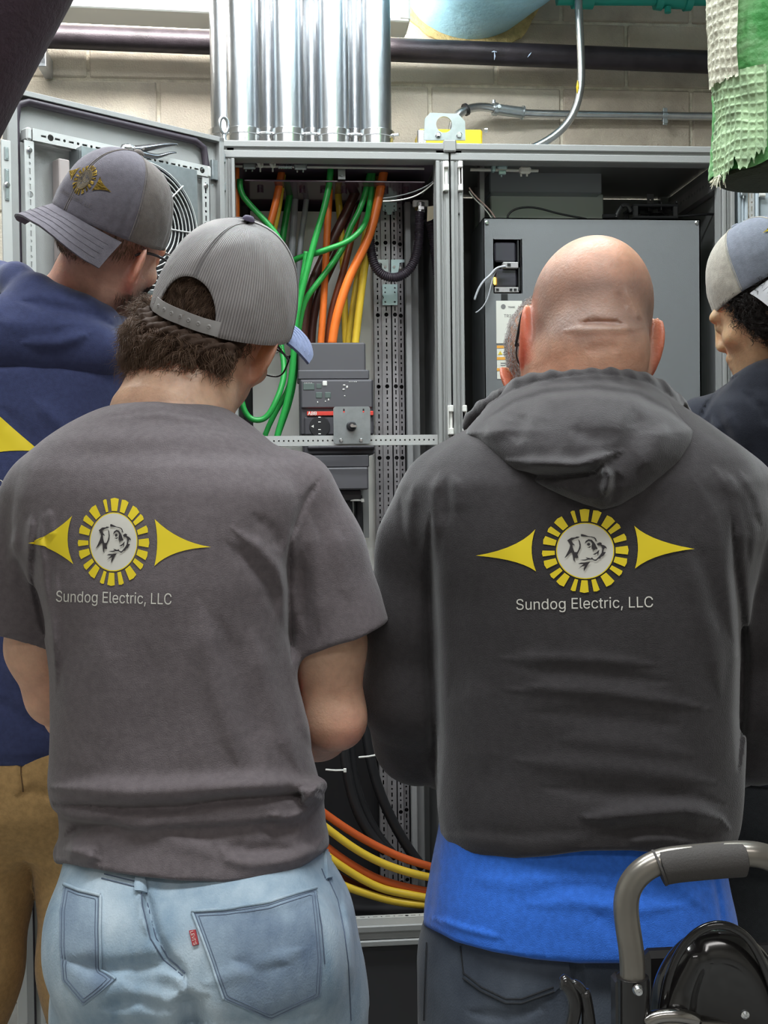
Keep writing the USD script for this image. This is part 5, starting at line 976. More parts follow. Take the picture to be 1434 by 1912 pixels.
def F_teeA(p):
    d = loft(p, rowsA, 2.25)
    R = smax(chain(p, slR, [.058, .060, .072], .02), (p - hemR) @ nR, .006); L = smax(chain(p, slL, [.052, .052, .050], .02), (p - hemL) @ nL, .006)
    d = smin(smin(d, R, .022), L, .022)
    x, y = pxv(p); hem = np.interp(x, [100, 180, 260, 340, 420, 500, 560, 600, 620], [1612, 1622, 1638, 1650, 1652, 1640, 1620, 1592, 1575])
    d = smax(d, (y - hem) / 1500., .005)
    neck = chain(p, nkA, [.067, .074, .088], .02); d = smax(d, -np.maximum(neck - .004, -(p[:, 2] - (DV(300, 752, 1.45)[2] - .0)) ), .006)
    d = smin(d, cone(p, DV(118, 1593, 1.43), DV(165, 1606, 1.40), .0105, .004), .012); d = smin(d, cone(p, DV(597, 1466, 1.43), DV(560, 1480, 1.375), .009, .004), .01)
    return d - strokes(p, stA, 1.50) - cloth_noise(p, 3)
zA = lambda y: DV(300, y, dA)[2]
part_tee, _, _ = soft(tA, 'tee', F_teeA, DV(-60, 1700, dA) - A([.03, .22, .0]), DV(760, 740, dA) + A([.0, .2, .02]), .0048, M_tee, 'grey short sleeved tee with a printed emblem')
emblem(part_tee, F_teeA, (M_yel, M_wht, M_blk), (212.5, 1012), 44.6, 55, 1.5, 1.15, 1.6, ('Sundog Electric, LLC', (104, 1123), (320, 1128.5), 20.5), arrows=(), size=8)
def px_wing(P0, P1, P2, c01, c12, c20):
    bz = lambda a, b, c: [tuple((1 - t) ** 2 * A(a, float) + 2 * t * (1 - t) * A(b, float) + t * t * A(c, float)) for t in np.linspace(0, 1, 9)]
    return Polygon(bz(P0, c01, P1) + bz(P1, c12, P2) + bz(P2, c20, P0)).buffer(0)
print_on(part_tee, 'emblem_wing', px_wing((54.5, 1014), (136, 963.5), (138.5, 1053.5), (105, 995), (118, 1010), (95, 1018)), F_teeA, 1.15, 1.6, M_yel, .0016, size=4)
print_on(part_tee, 'emblem_wing', px_wing((394, 1021.5), (289, 969.5), (288.5, 1057), (332, 1012), (299, 1012), (322, 1024)), F_teeA, 1.15, 1.6, M_yel, size=8)
elR, wrR = DV(622, 1338, 1.50), DV(552, 1382, 1.70); elL, wrL = DV(104, 1298, 1.53), DV(190, 1370, 1.74)
hipA = [A([DV(278, 1700, dA)[0], 1.46, 1.0]), A([DV(506, 1700, dA)[0], 1.46, 1.0])]; kneeA = [A([hipA[0][0] - .01, 1.48, .50]), A([hipA[1][0] + .01, 1.48, .50])]; ankA = [A([hipA[0][0] - .02, 1.45, .10]), A([hipA[1][0] + .04, 1.45, .10])]
rows_in = lambda R_, s: [(r_[0], r_[1], max(r_[2] - s, .04), r_[3], max(r_[4] - s, .03), max(r_[5] - s, .03)) for r_ in R_]
bodyA_rows = rows_in(rowsA, .034)
handA = lambda p: hand_sdf(p, wrR, DV(556, 1325, 1.77) - wrR, A([-.7, .2, -.5]), -1, .45)
def F_bodyA(p):
    d = smin(loft(p, bodyA_rows, 2.2), chain(p, nkA, [.060, .066, .080], .03), .03)
    d = smin(d, near(p, oA, .19, lambda q: head_sdf((q - oA) @ RA, eo=.85)), .025)
    d = smin(d, chain(p, [slR[0], DV(612, 1200, 1.50), elR], [.05, .0435, .0385], .03), .02); d = smin(d, chain(p, [elR, elR * .6 + wrR * .4, wrR], [.039, .042, .027], .02), .02); d = smin(d, ell(p, elR + A([.012, -.018, -.006]), (.022, .02, .024)), .02)
    d = smin(d, chain(p, [slL[0], DV(78, 1210, 1.51), elL], [.048, .040, .035], .03), .02); d = smin(d, chain(p, [elL, elL * .6 + wrL * .4, wrL], [.036, .039, .027], .02), .02)
    d = smin(d, near(p, wrR, .2, handA), .012); d = smin(d, near(p, wrL, .2, lambda q: hand_sdf(q, wrL, A([.6, .35, .2]), A([.3, -.5, .6]), 1, .5)), .012)
    d = smin(d, legs_sdf(p, hipA, kneeA, ankA), .04)
    return d
def tintA(P):
    q = (P - oA) @ RA; t = np.ones((len(P), 3)); ear = np.clip((np.abs(q[:, 0]) - .072) / .02, 0, 1) * (np.abs(q[:, 2]) < .05) * (np.linalg.norm(q, axis=1) < .14); t -= ear[:, None] * A([-.08, .28, .30]) * .8
    el = np.exp(-((P - elR - A([.02, -.03, -.01])) ** 2).sum(1) / .03 ** 2); t -= el[:, None] * A([.0, .2, .18]); return t
soft(tA, 'body', F_bodyA, A([DV(-40, 900, dA)[0], 1.2, -.0]), A([DV(760, 900, dA)[0], 2.02, oA[2] + .19]), .0045, M_skinA, tint=tintA)
jr = [row(1500, 132, 590, 1.45, .090, .09), row(1560, 130, 595, 1.45, .102, .10), row(1600, 124, 606, 1.45, .118, .115), row(1650, 116, 632, 1.45, .142, .12), row(1700, 112, 655, 1.45, .155, .12), row(1760, 112, 668, 1.45, .165, .12), row(1810, 114, 676, 1.455, .160, .115), row(1870, 116, 680, 1.46, .142, .11), row(1940, 124, 676, 1.465, .115, .10), row(2000, 135, 665, 1.465, .08, .08)]
crA = DV(345, 1835, 1.30)
stJ = [([(270, 1640), (276, 1690), (292, 1750), (315, 1790), (345, 1820), (350, 1850)], -.010, 9), ([(258, 1640), (262, 1690), (276, 1752)], .004, 6), ([(120, 1790), (200, 1812), (300, 1800), (345, 1822)], -.010, 16), ([(350, 1850), (360, 1900), (362, 1930)], -.02, 22), ([(230, 1830), (290, 1835), (335, 1850)], -.007, 20), ([(375, 1840), (430, 1820), (500, 1800), (570, 1770)], .003, 14), ([(430, 1790), (480, 1810), (540, 1800)], -.003, 12), ([(440, 1700), (520, 1690), (590, 1672)], .002, 10), ([(640, 1660), (655, 1740), (660, 1850)], .003, 8), ([(180, 1880), (260, 1870), (330, 1890)], -.006, 12), ([(420, 1905), (500, 1915), (600, 1890)], -.004, 12)]
def F_jeansA(p):
    d = loft(p, jr, 2.5); lg = legs_sdf(p, [A([DV(284, 1800, 1.46)[0], 1.455, .90]), A([DV(508, 1800, 1.46)[0], 1.455, .90])], kneeA, ankA, (.098, .084, .082)); d = smin(d, lg, .05)
    for c, r in ((DV(240, 1770, 1.36), .075), (DV(470, 1780, 1.35), .085)): d = smin(d, ell(p, c, (r * 1.15, r * .75, r)), .05)
    d = smax(d, p[:, 2] - DV(300, 1515, 1.45)[2], .004); d = smax(d, .085 - p[:, 2], .004)
    return d - strokes(p, stJ, 1.50) - cloth_noise(p, 12, .003, 11, .0012, 35)
jeansA, _, _ = soft(tA, 'jeans', F_jeansA, A([DV(60, 1700, dA)[0], 1.2, .0]), A([DV(730, 1700, dA)[0], 1.66, DV(300, 1515, 1.45)[2] + .02]), .0055, M_jeanA, 'light blue jeans')
pkR = Polygon([(359, 1703), (420, 1700), (500, 1688), (588, 1661), (595, 1720), (601, 1790), (597, 1860), (505, 1903), (418, 1865), (395, 1800), (375, 1745)])
pkL = Polygon([(122, 1652), (150, 1664), (189, 1673), (188, 1740), (190, 1812), (217, 1829), (157, 1876), (118, 1830), (113, 1766), (114, 1700)])
for g, nm in ((pkR, 'right'), (pkL, 'left')):
    pk = patch(jeansA, 'back_pocket', g, F_jeansA, 1.15, 1.55, .0022, M_pocket, label=None); rim = list(g.buffer(-4).exterior.coords); rim2 = list(g.buffer(-9).exterior.coords)
    part(jeansA, 'stitching', [q for q in (seam(F_jeansA, rim, 1.15, 1.55, .00055, .0022, 120), seam(F_jeansA, rim2, 1.15, 1.55, .00055, .0022, 120)) if q is not None], M_stitch, kind='stuff')
    part(jeansA, 'pocket_hem', [q for q in ([seam(F_jeansA, [(359, 1703), (420, 1699), (500, 1687), (588, 1660)], 1.15, 1.55, .0022, .0026), seam(F_jeansA, [(359, 1703), (376, 1745), (396, 1800), (418, 1865)], 1.15, 1.55, .0016, .0022)] if nm == 'right' else [seam(F_jeansA, [(122, 1652), (150, 1664), (189, 1673)], 1.15, 1.55, .0022, .0026), seam(F_jeansA, [(189, 1673), (188, 1740), (190, 1812), (217, 1829)], 1.15, 1.55, .0016, .0022)]) if q is not None], M_jeanA, smooth=True)
tab = patch(jeansA, 'red_tab', Polygon([(354, 1738), (366, 1736), (372, 1763), (361, 1766)]), F_jeansA, 1.15, 1.55, .0028, M_tab, size=6, label='tiny red fabric tab')
m_ = text_flat("LEVI'S", 1.0); w_ = m_.vertices[:, 0].max(); u_ = A([7.0, 25.]) / w_; v_ = A([.97, -.26]) * 6.2; V2 = A([356.5, 1739.5]) + m_.vertices[:, :1] * u_ + m_.vertices[:, 1:2] * v_
print_on(jeansA, 'lettering', (V2, m_.faces), F_jeansA, 1.15, 1.55, M_wht, .0034)
sm = [seam(F_jeansA, q, 1.15, 1.6, .0007, .0006, 50) for q in ([(262, 1640), (265, 1690), (280, 1752), (305, 1792), (340, 1822)], [(272, 1640), (276, 1690), (291, 1750), (314, 1787), (346, 1816)], [(612, 1640), (630, 1680), (642, 1740), (650, 1800), (655, 1905)], [(607, 1640), (600, 1622)], [(590, 1668), (600, 1730), (606, 1800)], [(190, 1640), (230, 1650), (268, 1660)], [(195, 1632), (232, 1641), (270, 1650)], [(420, 1795), (480, 1815), (505, 1822), (590, 1772)], [(430, 1790), (480, 1808), (508, 1814), (592, 1764)], [(116, 1768), (150, 1752), (186, 1750)])]
part(jeansA, 'stitching', [q for q in sm if q is not None], M_stitch, kind='stuff')
bl = [patch(jeansA, 'belt_loop', g, F_jeansA, 1.15, 1.6, .004, M_jeanA, size=8) for g in (Polygon([(252, 1628), (268, 1632), (270, 1668), (255, 1664)]), Polygon([(603, 1588), (612, 1585), (617, 1640), (608, 1642)]))]
shoes(tA, ankA, 5)
capA = cap(tA, oA, RA, 'grey mesh cap with a snap strap, worn forwards', (fabric('cap_front_grey', (.30, .285, .28)), M_meshA, M_capblue, mat('button_purple', (.10, .085, .14), .8), M_capstrap), a=.0935, b=.110, h=.138, zoff=.016, tilt=-19, seed=2, xoff=.008, droop=.12, bcurve=3.)
# hair under the cap
zq = lambda p: (p - oA) @ RA
def cqA(q):
    t = math.radians(-19); y, z = q[:, 1] + .010, q[:, 2] - .016; return np.stack([q[:, 0] - .008, y * math.cos(t) - z * math.sin(t), y * math.sin(t) + z * math.cos(t)], 1)
def F_hairA(p):
    q = zq(p); d = ell(q, (0, -.016, .008), (.0850 + 0 * .0, .102, .10)); d = d + .35 * np.maximum(q[:, 2] - .06, 0); d = smin(d, ell(q, (0, -.066, -.066), (.058, .038, .052)), .03)
    d = smax(d, q[:, 2] - .09, .01); d = smax(d, q[:, 1] - .018 - .25 * np.maximum(q[:, 2], -.02), .012)
    x, y = pxv(p); d = smin(d, ell(p, DV(362, 636, 1.56), (.074, .068, .058)), .03)
    for s in (-1, 1): d = smax(d, -ell(q, (s * .087, .004, -.012), (.026, .032, .045)), .01)
    low = np.interp(x, [235, 262, 280, 320, 356, 385, 412, 440, 470, 500], [668, 690, 694, 700, 716, 710, 692, 664, 632, 620]) + 26 * (meshkit.noise(np.stack([x / 17, y / 60, 0 * x], -1), 4) - .5); d = smax(d, (y - low) / 1400, .010)
    w = q + .012 * (np.stack([meshkit.noise(q * 30, 1), meshkit.noise(q * 30, 2), meshkit.noise(q * 30, 3)], 1) - .5)
    cz_ = cqA(q); d = smax(d, np.minimum(cz_[:, 2] + .007, ell(cz_, (0, 0, 0), (.082, .098, .124))), .008)
    return d - .0045 * np.abs(np.sin(w[:, 0] * 190 + 2.5 * np.sin(w[:, 2] * 75))) + .002 - .005 * meshkit.noise(w * 110, 5)
_, hP, hN = soft(tA, 'hair', F_hairA, oA - A([.15, .16, .13]), oA + A([.15, .15, .12]), .0032, mat('hair_brown_roots', (.055, .034, .024), .7, spec=.15), 'short curly brown hair')
fl = lambda o_, R_, s=1.: (lambda P: -R_[:, 2] + .9 * (np.stack([meshkit.noise(P * 45, 1), meshkit.noise(P * 45, 2), meshkit.noise(P * 45, 3)], 1) - .5) * 2 * s)
cz = cqA(zq(hP)); m = cz[:, 2] < np.where((cz[:, 1] < -.03) & (np.abs(cz[:, 0]) < .075), -.0085, -.002); r_, n_ = sample(hP[m], hN[m], np.ones(m.sum()), 14000, 3)
strands(tA, 'hair_strands', r_, n_, fl(oA, RA), M_hairA, .034, 10, .0030, .00045, 3, .34, 1.6, freq=1.0)
m = (cz[:, 2] > .006) & (cz[:, 2] < .062) & (cz[:, 1] < -.05) & (np.abs(cz[:, 0]) < .05); r_, n_ = sample(hP[m], hN[m], np.ones(m.sum()), 2500, 4); strands(tA, 'hair_strands', r_, n_, fl(oA, RA), M_hairA, .014, 6, .0010, .0004, 7, .0, 1.0, freq=1.0)
gl = [tube([toW(oA + RA @ A(q)) for q in ((.082, -.012, .012), (.080, .03, .016), (.076, .088, .010))], .0016, 6), tube([toW(oA + RA @ A(q)) for q in ((.074, .092, .016), (.05, .108, .018), (.018, .112, .014), (.018, .112, -.014), (.05, .108, -.020), (.074, .092, -.012), (.074, .092, .016))], .0012, 6, 40)]
part(tA, 'glasses', gl, M_glass, smooth=True)
c = DV(547, 1262, 1.79); R_ = rot(-20, 30, 12)
t = thing('phone', 'phone in a blue case in the hand of the man in the grey tee', 'phone', toW(c[None])[0])
def obx(x0, x1, y0, y1, z0, z1, b): m_ = cbox(x0, x1, y0, y1, z0, z1, b); m_.vertices = toW(c + m_.vertices @ R_.T); return m_
part(t, 'case', obx(-.036, .036, -.005, .005, -.035, .038, .004), mat('phone_case_blue', (.05, .12, .34), .4)); part(t, 'screen', obx(-.032, .032, .005, .0062, -.03, .034, .001), mat('phone_glass', (.02, .02, .025), .1)); part(t, 'camera_bump', obx(-.03, -.008, -.008, -.004, .008, .034, .002), M_strip)
# ---------------------------------------------------------------- the bald man in the black hoodie
dB = 1.52
tB = thing('person', 'bald man in a black hoodie with a bright blue tee below it, seen from behind', 'person', toW(A([[DV(1095, 1000, dB)[0], dB, 0.]]))[0])
RB = rot(-4, 14, 6); oB = DV(1098, 629, 1.60); sB = 1.05
rowsB = [row(722, 985, 1215, 1.555, .09, .09), row(755, 950, 1255, 1.55, .11, .10), row(790, 890, 1305, 1.54, .125, .115), row(812, 845, 1335, 1.535, .135, .12), row(840, 800, 1372, 1.53, .145, .125), row(870, 772, 1400, 1.525, .152, .13), row(910, 752, 1420, 1.52, .16, .135), row(970, 752, 1425, 1.52, .165, .14), row(1040, 775, 1408, 1.52, .168, .15), row(1120, 797, 1392, 1.52, .168, .16), row(1220, 804, 1386, 1.52, .165, .175), row(1320, 806, 1384, 1.52, .162, .18), row(1400, 808, 1380, 1.52, .162, .18), row(1470, 813, 1374, 1.52, .166, .18), row(1520, 820, 1369, 1.52, .165, .18), row(1550, 824, 1362, 1.52, .158, .175), row(1580, 822, 1345, 1.52, .153, .17), row(1606, 820, 1338, 1.52, .152, .17), row(1640, 820, 1338, 1.52, .152, .17)]
stB = [([(772, 905), (765, 950), (763, 1000), (766, 1040)], 0.0025, 10), ([(822, 880), (812, 920), (812, 965), (818, 1010)], 0.0034, 10), ([(846, 888), (856, 915), (858, 960)], 0.0022, 11), ([(835, 890), (833, 930), (836, 980)], -0.0025, 10), ([(748, 925), (752, 985), (768, 1050)], -0.0022, 7),
       ([(804, 960), (802, 1100), (805, 1250), (812, 1400), (818, 1500)], -0.0090, 11), ([(830, 1010), (828, 1150), (834, 1300)], 0.0025, 20),
       ([(1300, 900), (1330, 960), (1350, 1040), (1362, 1120), (1372, 1200)], 0.0043, 17), ([(1330, 870), (1368, 920), (1386, 985), (1390, 1040)], 0.0037, 11), ([(1352, 880), (1390, 930), (1408, 990), (1404, 1050)], 0.0031, 10), ([(1380, 880), (1412, 930), (1424, 980)], 0.0031, 10), ([(1366, 960), (1372, 1060), (1381, 1140), (1388, 1230), (1384, 1340), (1378, 1440)], -0.0090, 10), ([(1270, 1010), (1300, 1100), (1330, 1200), (1345, 1300)], 0.0031, 18), ([(1290, 1000), (1325, 1090), (1345, 1180)], -0.0025, 16),
       ([(930, 1230), (1020, 1228), (1130, 1232), (1230, 1242)], 0.0022, 10), ([(940, 1290), (1010, 1285), (1130, 1293), (1250, 1310), (1330, 1325)], 0.0028, 11), ([(960, 1250), (1100, 1258), (1260, 1276)], -0.0022, 12), ([(990, 1330), (1120, 1338), (1280, 1358)], -0.0019, 16), ([(960, 1420), (1080, 1432), (1200, 1440), (1340, 1462)], 0.0031, 18), ([(1040, 1380), (1160, 1388), (1300, 1410)], 0.0019, 16), ([(1010, 1470), (1150, 1484), (1300, 1490), (1360, 1505)], -0.0031, 15), ([(1080, 1530), (1180, 1520), (1280, 1512), (1345, 1530), (1362, 1548)], 0.0090, 15), ([(1120, 1556), (1220, 1545), (1290, 1556), (1342, 1560)], -0.0050, 10), ([(1160, 1572), (1250, 1566), (1330, 1578)], 0.0031, 10), ([(880, 1260), (900, 1350), (900, 1450)], 0.0025, 28), ([(1010, 1200), (1000, 1300), (980, 1400)], 0.0019, 32), ([(830, 1560), (960, 1575), (1100, 1570)], 0.0019, 16), ([(840, 1548), (980, 1560), (1100, 1550)], -0.0015, 11)]
slBL = [DV(838, 932, 1.52), DV(792, 1015, 1.53), DV(774, 1150, 1.54), DV(768, 1300, 1.55), DV(785, 1375, 1.60), DV(870, 1430, 1.80)]
slBR = [DV(1362, 932, 1.52), DV(1410, 1015, 1.53), DV(1428, 1150, 1.54), DV(1432, 1300, 1.55), DV(1412, 1375, 1.60), DV(1330, 1430, 1.80)]
hemB = lambda x: np.interp(x, [800, 830, 900, 960, 1020, 1090, 1180, 1260, 1345, 1380], [1580, 1584, 1598, 1605, 1602, 1592, 1586, 1588, 1604, 1606])
def F_torsoB(p):
    d = loft(p, rowsB, 2.35); x, y = pxv(p); d = smax(d, (y - hemB(x)) / 1450., .006)
    for sl in (slBL, slBR): d = smin(d, chain(p, sl, [.060, .058, .061, .060, .057, .050], .03), .02)
    return d
def F_hoodieB(p): return F_torsoB(p) - strokes(p, stB, 1.56) - cloth_noise(p, 21, .0035, 9, .0013, 30)
hoodB, _, _ = soft(tB, 'hoodie', F_hoodieB, DV(640, 1650, dB) - A([.0, .24, .0]), DV(1560, 715, dB) + A([0, .36, .02]), .0052, M_hoodB, 'black hoodie with a printed emblem')
emblem(hoodB, F_hoodieB, (M_yel, M_wht, M_blk), (1092.5, 1028.5), 54.2, 52.5, -1, 1.1, 1.7, ('Sundog Electric, LLC', (963, 1138.5), (1219, 1133.5), 20.), size=9)
# the hood lying on the back: a soft pouch with a rolled rim
hp = A([(1125, 957), (1090, 946), (1040, 925), (990, 900), (940, 868), (900, 838), (868, 812), (872, 800), (890, 780), (912, 757), (955, 730), (1000, 714), (1050, 704), (1110, 698), (1160, 702), (1215, 716), (1255, 742), (1290, 776), (1312, 800), (1300, 828), (1272, 862), (1240, 892), (1200, 925), (1160, 948)], float)
def poly_sd(q, P):
    d = np.full(len(q), 1e12); s = np.ones(len(q))
    for i in range(len(P)):
        a, b = P[i], P[i - 1]; e, w = b - a, q - a; t = np.clip((w @ e) / (e @ e), 0, 1); d = np.minimum(d, ((w - t[:, None] * e) ** 2).sum(1))
        c1, c2, c3 = q[:, 1] >= a[1], q[:, 1] < b[1], e[0] * w[:, 1] > e[1] * w[:, 0]; s = np.where((c1 & c2 & c3) | (~c1 & ~c2 & ~c3), -s, s)
    return s * np.sqrt(d)
stH = [([(905, 785), (960, 752), (1020, 735), (1110, 728), (1190, 738), (1250, 768), (1290, 800)], -.005, 7), ([(985, 772), (970, 800), (965, 830)], -.004, 14), ([(940, 770), (935, 800), (905, 815)], .006, 16), ([(1010, 740), (1000, 790), (1020, 850), (1070, 880)], .006, 24), ([(1180, 760), (1190, 800), (1150, 850), (1120, 870)], -.006, 22), ([(1240, 790), (1230, 840), (1190, 880)], .006, 20), ([(945, 860), (1010, 866), (1080, 868), (1125, 855), (1165, 840)], .009, 10), ([(960, 880), (1040, 890), (1110, 885), (1130, 866)], -.009, 9), ([(1125, 866), (1136, 890), (1128, 930)], .010, 8), ([(1150, 880), (1150, 915), (1140, 940)], -.004, 9), ([(1040, 905), (1090, 925), (1120, 930)], .004, 10), ([(1060, 800), (1110, 815), (1160, 810)], -.004, 16)]
rim_pts = [DV(880, 796, 1.63), DV(905, 768, 1.60), DV(950, 740, 1.545), DV(1010, 720, 1.49), DV(1100, 709, 1.465), DV(1180, 716, 1.48), DV(1240, 742, 1.53), DV(1290, 786, 1.60), DV(1305, 804, 1.64)]
xc_, zc_ = DV(1105, 800, 1.42)[0], DV(1105, 800, 1.42)[2]
rimV = spline(rim_pts, 14); hz_ = A([r_[0] for r_ in rowsB])[::-1]; hb_ = A([r_[3] - r_[4] for r_ in rowsB])[::-1]
def F_hoodB(p):
    x, y = pxv(p); s = poly_sd(np.stack([x, y], 1), hp) * (1.42 / FPX); t = .055 * np.sqrt(np.clip(1 - (1 - np.clip(-s / .075, 0, 1)) ** 2, 0, 1))
    bk = np.interp(p[:, 2], hz_, hb_); up = np.clip((p[:, 2] - DV(1100, 900, 1.36)[2]) / (DV(1100, 740, 1.45)[2] - DV(1100, 900, 1.36)[2]), 0, 1)
    y0 = bk + .018 + (.8 + 3.8 * up) * (p[:, 0] - xc_) ** 2 - .012 * up
    d = smax(np.abs(p[:, 1] - y0) - t - .006, s, .018) * .62
    d = smin(d, chain(p, rimV, [.0125] * 14, .004) + .0018 * np.sin(p[:, 0] * 260 + p[:, 2] * 130), .02)
    return d - strokes(p, stH, 1.60) * .8 - cloth_noise(p, 31, .004, 12, .0014, 34) * .8
soft(hoodB, 'hood', F_hoodB, DV(835, 975, 1.42) - A([.03, .20, .0]), DV(1340, 690, 1.42) + A([.03, .34, .03]), .0045, M_hoodB, 'hood lying on the back', slack=2.2)
nkB = [DV(1096, 650, 1.585), DV(1093, 710, 1.565), DV(1092, 790, 1.55)]
wrBL, wrBR = slBL[-1] + A([.04, .04, .03]), slBR[-1] + A([-.04, .04, .03])
hipB = [A([DV(962, 1700, dB)[0], dB, .98]), A([DV(1200, 1700, dB)[0], dB, .98])]; kneeB = [A([hipB[0][0] - .01, dB + .02, .50]), A([hipB[1][0] + .01, dB + .02, .50])]; ankB = [A([hipB[0][0] - .02, dB, .10]), A([hipB[1][0] + .03, dB, .10])]
bodyB_rows = rows_in(rowsB, .036)
stN = [([(1078, 605), (1110, 601), (1150, 604), (1170, 607)], -.0050, 5), ([(1050, 618), (1120, 613), (1200, 612)], .0024, 8), ([(1090, 655), (1130, 648), (1160, 650)], -.0018, 10), ([(1165, 530), (1178, 560), (1192, 590), (1205, 598)], .0022, 5), ([(1150, 545), (1170, 580)], -.0012, 5)]
def F_bodyB(p):
    d = smin(loft(p, bodyB_rows, 2.3), chain(p, nkB, [.068, .068, .092], .03), .03)
    d = smin(d, near(p, oB, .215, lambda q: head_sdf((q - oB) @ RB / sB, 1., 0., True, .42) * sB), .035)
    d = smin(d, ell(p, oB + RB @ A([0, -.072, -.045]), (.060, .043, .05)), .035)
    for sl, wr, sd in ((slBL, wrBL, 1), (slBR, wrBR, -1)):
        d = smin(d, chain(p, sl + [wr], [.05, .048, .046, .044, .044, .036, .028], .03), .02); d = smin(d, near(p, wr, .22, lambda q: hand_sdf(q, wr, A([sd * .35, .6, .35]), A([sd * .6, .1, -.6]), sd, .5)), .012)
    d = smin(d, legs_sdf(p, hipB, kneeB, ankB, (.095, .066, .048)), .04)
    return d - strokes(p, stN, 1.62)
def tintB(P):
    q = (P - oB) @ RB / sB; t = np.ones((len(P), 3)); r = np.linalg.norm(q, axis=1)
    ear = np.clip((np.abs(q[:, 0]) - .073) / .012, 0, 1) * (np.abs(q[:, 2] + .005) < .05) * (r < .14); t *= 1 - ear[:, None] * A([-.08, .48, .52])
    x, y = pxv(P); st = (r < .16) * (q[:, 1] < .03) * np.clip((y - 470) / 60, 0, 1) * np.clip((668 - y) / 50, 0, 1) * (.65 + .7 * meshkit.noise(P * 40, 3)); st = st * (1 - ear); t *= 1 - st[:, None] * A([.40, .34, .24])
    low = np.clip((y - 640) / 80, 0, 1) * (1 - ear); t *= 1 - low[:, None] * A([-.04, .08, .08]); return np.clip(t, 0, 1.15)
soft(tB, 'body', F_bodyB, A([DV(640, 900, dB)[0], 1.2, 0.]), A([DV(1560, 900, dB)[0], 2.05, oB[2] + .2]), .0045, M_skinB, tint=tintB)
rowsBt = [row(1460, 830, 1340, 1.52, .148, .165), row(1540, 822, 1340, 1.52, .150, .165), row(1590, 812, 1344, 1.52, .156, .168), row(1650, 800, 1352, 1.52, .166, .172), row(1710, 792, 1362, 1.52, .172, .175), row(1760, 792, 1368, 1.52, .172, .175), row(1800, 800, 1366, 1.52, .172, .175), row(1830, 800, 1366, 1.52, .172, .175)]
hemBt = lambda x: np.interp(x, [780, 800, 850, 920, 1000, 1080, 1160, 1260, 1330, 1372], [1722, 1732, 1757, 1776, 1790, 1796, 1796, 1786, 1764, 1738])
stT = [([(800, 1712), (860, 1732), (940, 1752)], .003, 6), ([(880, 1640), (960, 1650), (1040, 1640)], .002, 14), ([(980, 1690), (1080, 1685), (1180, 1700), (1280, 1690)], .003, 12), ([(1000, 1660), (1100, 1655), (1220, 1670)], -.002, 10), ([(1330, 1620), (1342, 1680), (1350, 1740)], -.003, 5), ([(1200, 1610), (1270, 1650), (1320, 1700)], .003, 14), ([(815, 1600), (808, 1660), (800, 1720)], -.002, 6), ([(1100, 1700), (1150, 1740), (1170, 1780)], -.003, 14)]
def F_teeB(p):
    x, y = pxv(p); d = smax(loft(p, rowsBt, 2.5), (y - hemBt(x)) / 1450., .005); return d - strokes(p, stT, 1.56) - cloth_noise(p, 41, .003, 10, .001, 30)
soft(tB, 'tee', F_teeB, A([DV(760, 1700, dB)[0], 1.26, DV(1000, 1830, dB)[2]]), A([DV(1400, 1700, dB)[0], 1.76, DV(1000, 1450, dB)[2]]), .0055, M_bluetee, 'bright blue tee hanging out below the hoodie')
jb = [row(1600, 812, 1345, 1.52, .145, .155), row(1690, 806, 1352, 1.52, .150, .16), row(1760, 794, 1360, 1.52, .160, .165), row(1830, 788, 1366, 1.52, .165, .165), row(1890, 786, 1370, 1.52, .162, .16), row(1960, 790, 1366, 1.52, .15, .15)]
stK = [([(1080, 1780), (1078, 1850), (1075, 1960)], -.012, 12), ([(870, 1890), (950, 1900), (1020, 1880)], -.003, 10)]
def F_jeansB(p):
    d = smin(loft(p, jb, 2.5), legs_sdf(p, [h_ + A([0, 0, -.06]) for h_ in hipB], kneeB, ankB, (.112, .088, .085)), .04); d = smax(d, .09 - p[:, 2], .004); return d - strokes(p, stK, 1.55) - cloth_noise(p, 44, .003, 10, .001, 30)
jeansB, _, _ = soft(tB, 'jeans', F_jeansB, A([DV(740, 1700, dB)[0], 1.25, 0.]), A([DV(1420, 1700, dB)[0], 1.76, DV(1000, 1590, dB)[2]]), .006, M_jeanB, 'faded grey jeans')
patch(jeansB, 'back_pocket', Polygon([(862, 1760), (1060, 1778), (1064, 1826), (1035, 1852), (975, 1872), (945, 1872), (900, 1850), (868, 1826)]), F_jeansB, 1.1, 1.6, .0022, M_jeanB)
M_stB = mat('grey_denim_stitching', (.018, .02, .024), .9)
part(jeansB, 'stitching', [q for q in (seam(F_jeansB, l, 1.1, 1.6, .0010, .0026, 60) for l in ([(866, 1815), (900, 1842), (945, 1864), (975, 1864), (1033, 1842)], [(866, 1825), (900, 1850), (945, 1872), (975, 1872), (1035, 1850)], [(862, 1766), (868, 1820)], [(800, 1760), (797, 1830), (795, 1905)])) if q is not None], M_stB, kind='stuff')
shoes(tB, ankB, 0)
hB = lambda *q: toW((oB + RB @ (A(q) * sB))[None])[0]
part(tB, 'glasses', [tube([hB(s * .086, -.014, .018), hB(s * .085, .0, .026), hB(s * .080, .085, .012)], [.0022, .0028, .0018], 8, 14) for s in (-1, 1)] + [tube([hB(s * .076, .092, .018), hB(s * .05, .11, .02), hB(s * .016, .115, .012), hB(s * .02, .114, -.014), hB(s * .055, .108, -.018), hB(s * .076, .092, .018)], .0012, 6, 40, cap=False) for s in (-1, 1)], M_glass, 'dark glasses', smooth=True)
PB, QB, NB = skin_mesh(lambda p: head_sdf((p - oB) @ RB / sB, 1., .012) * sB, oB - .16, oB + .17, .008); qb = (PB - oB) @ RB / sB
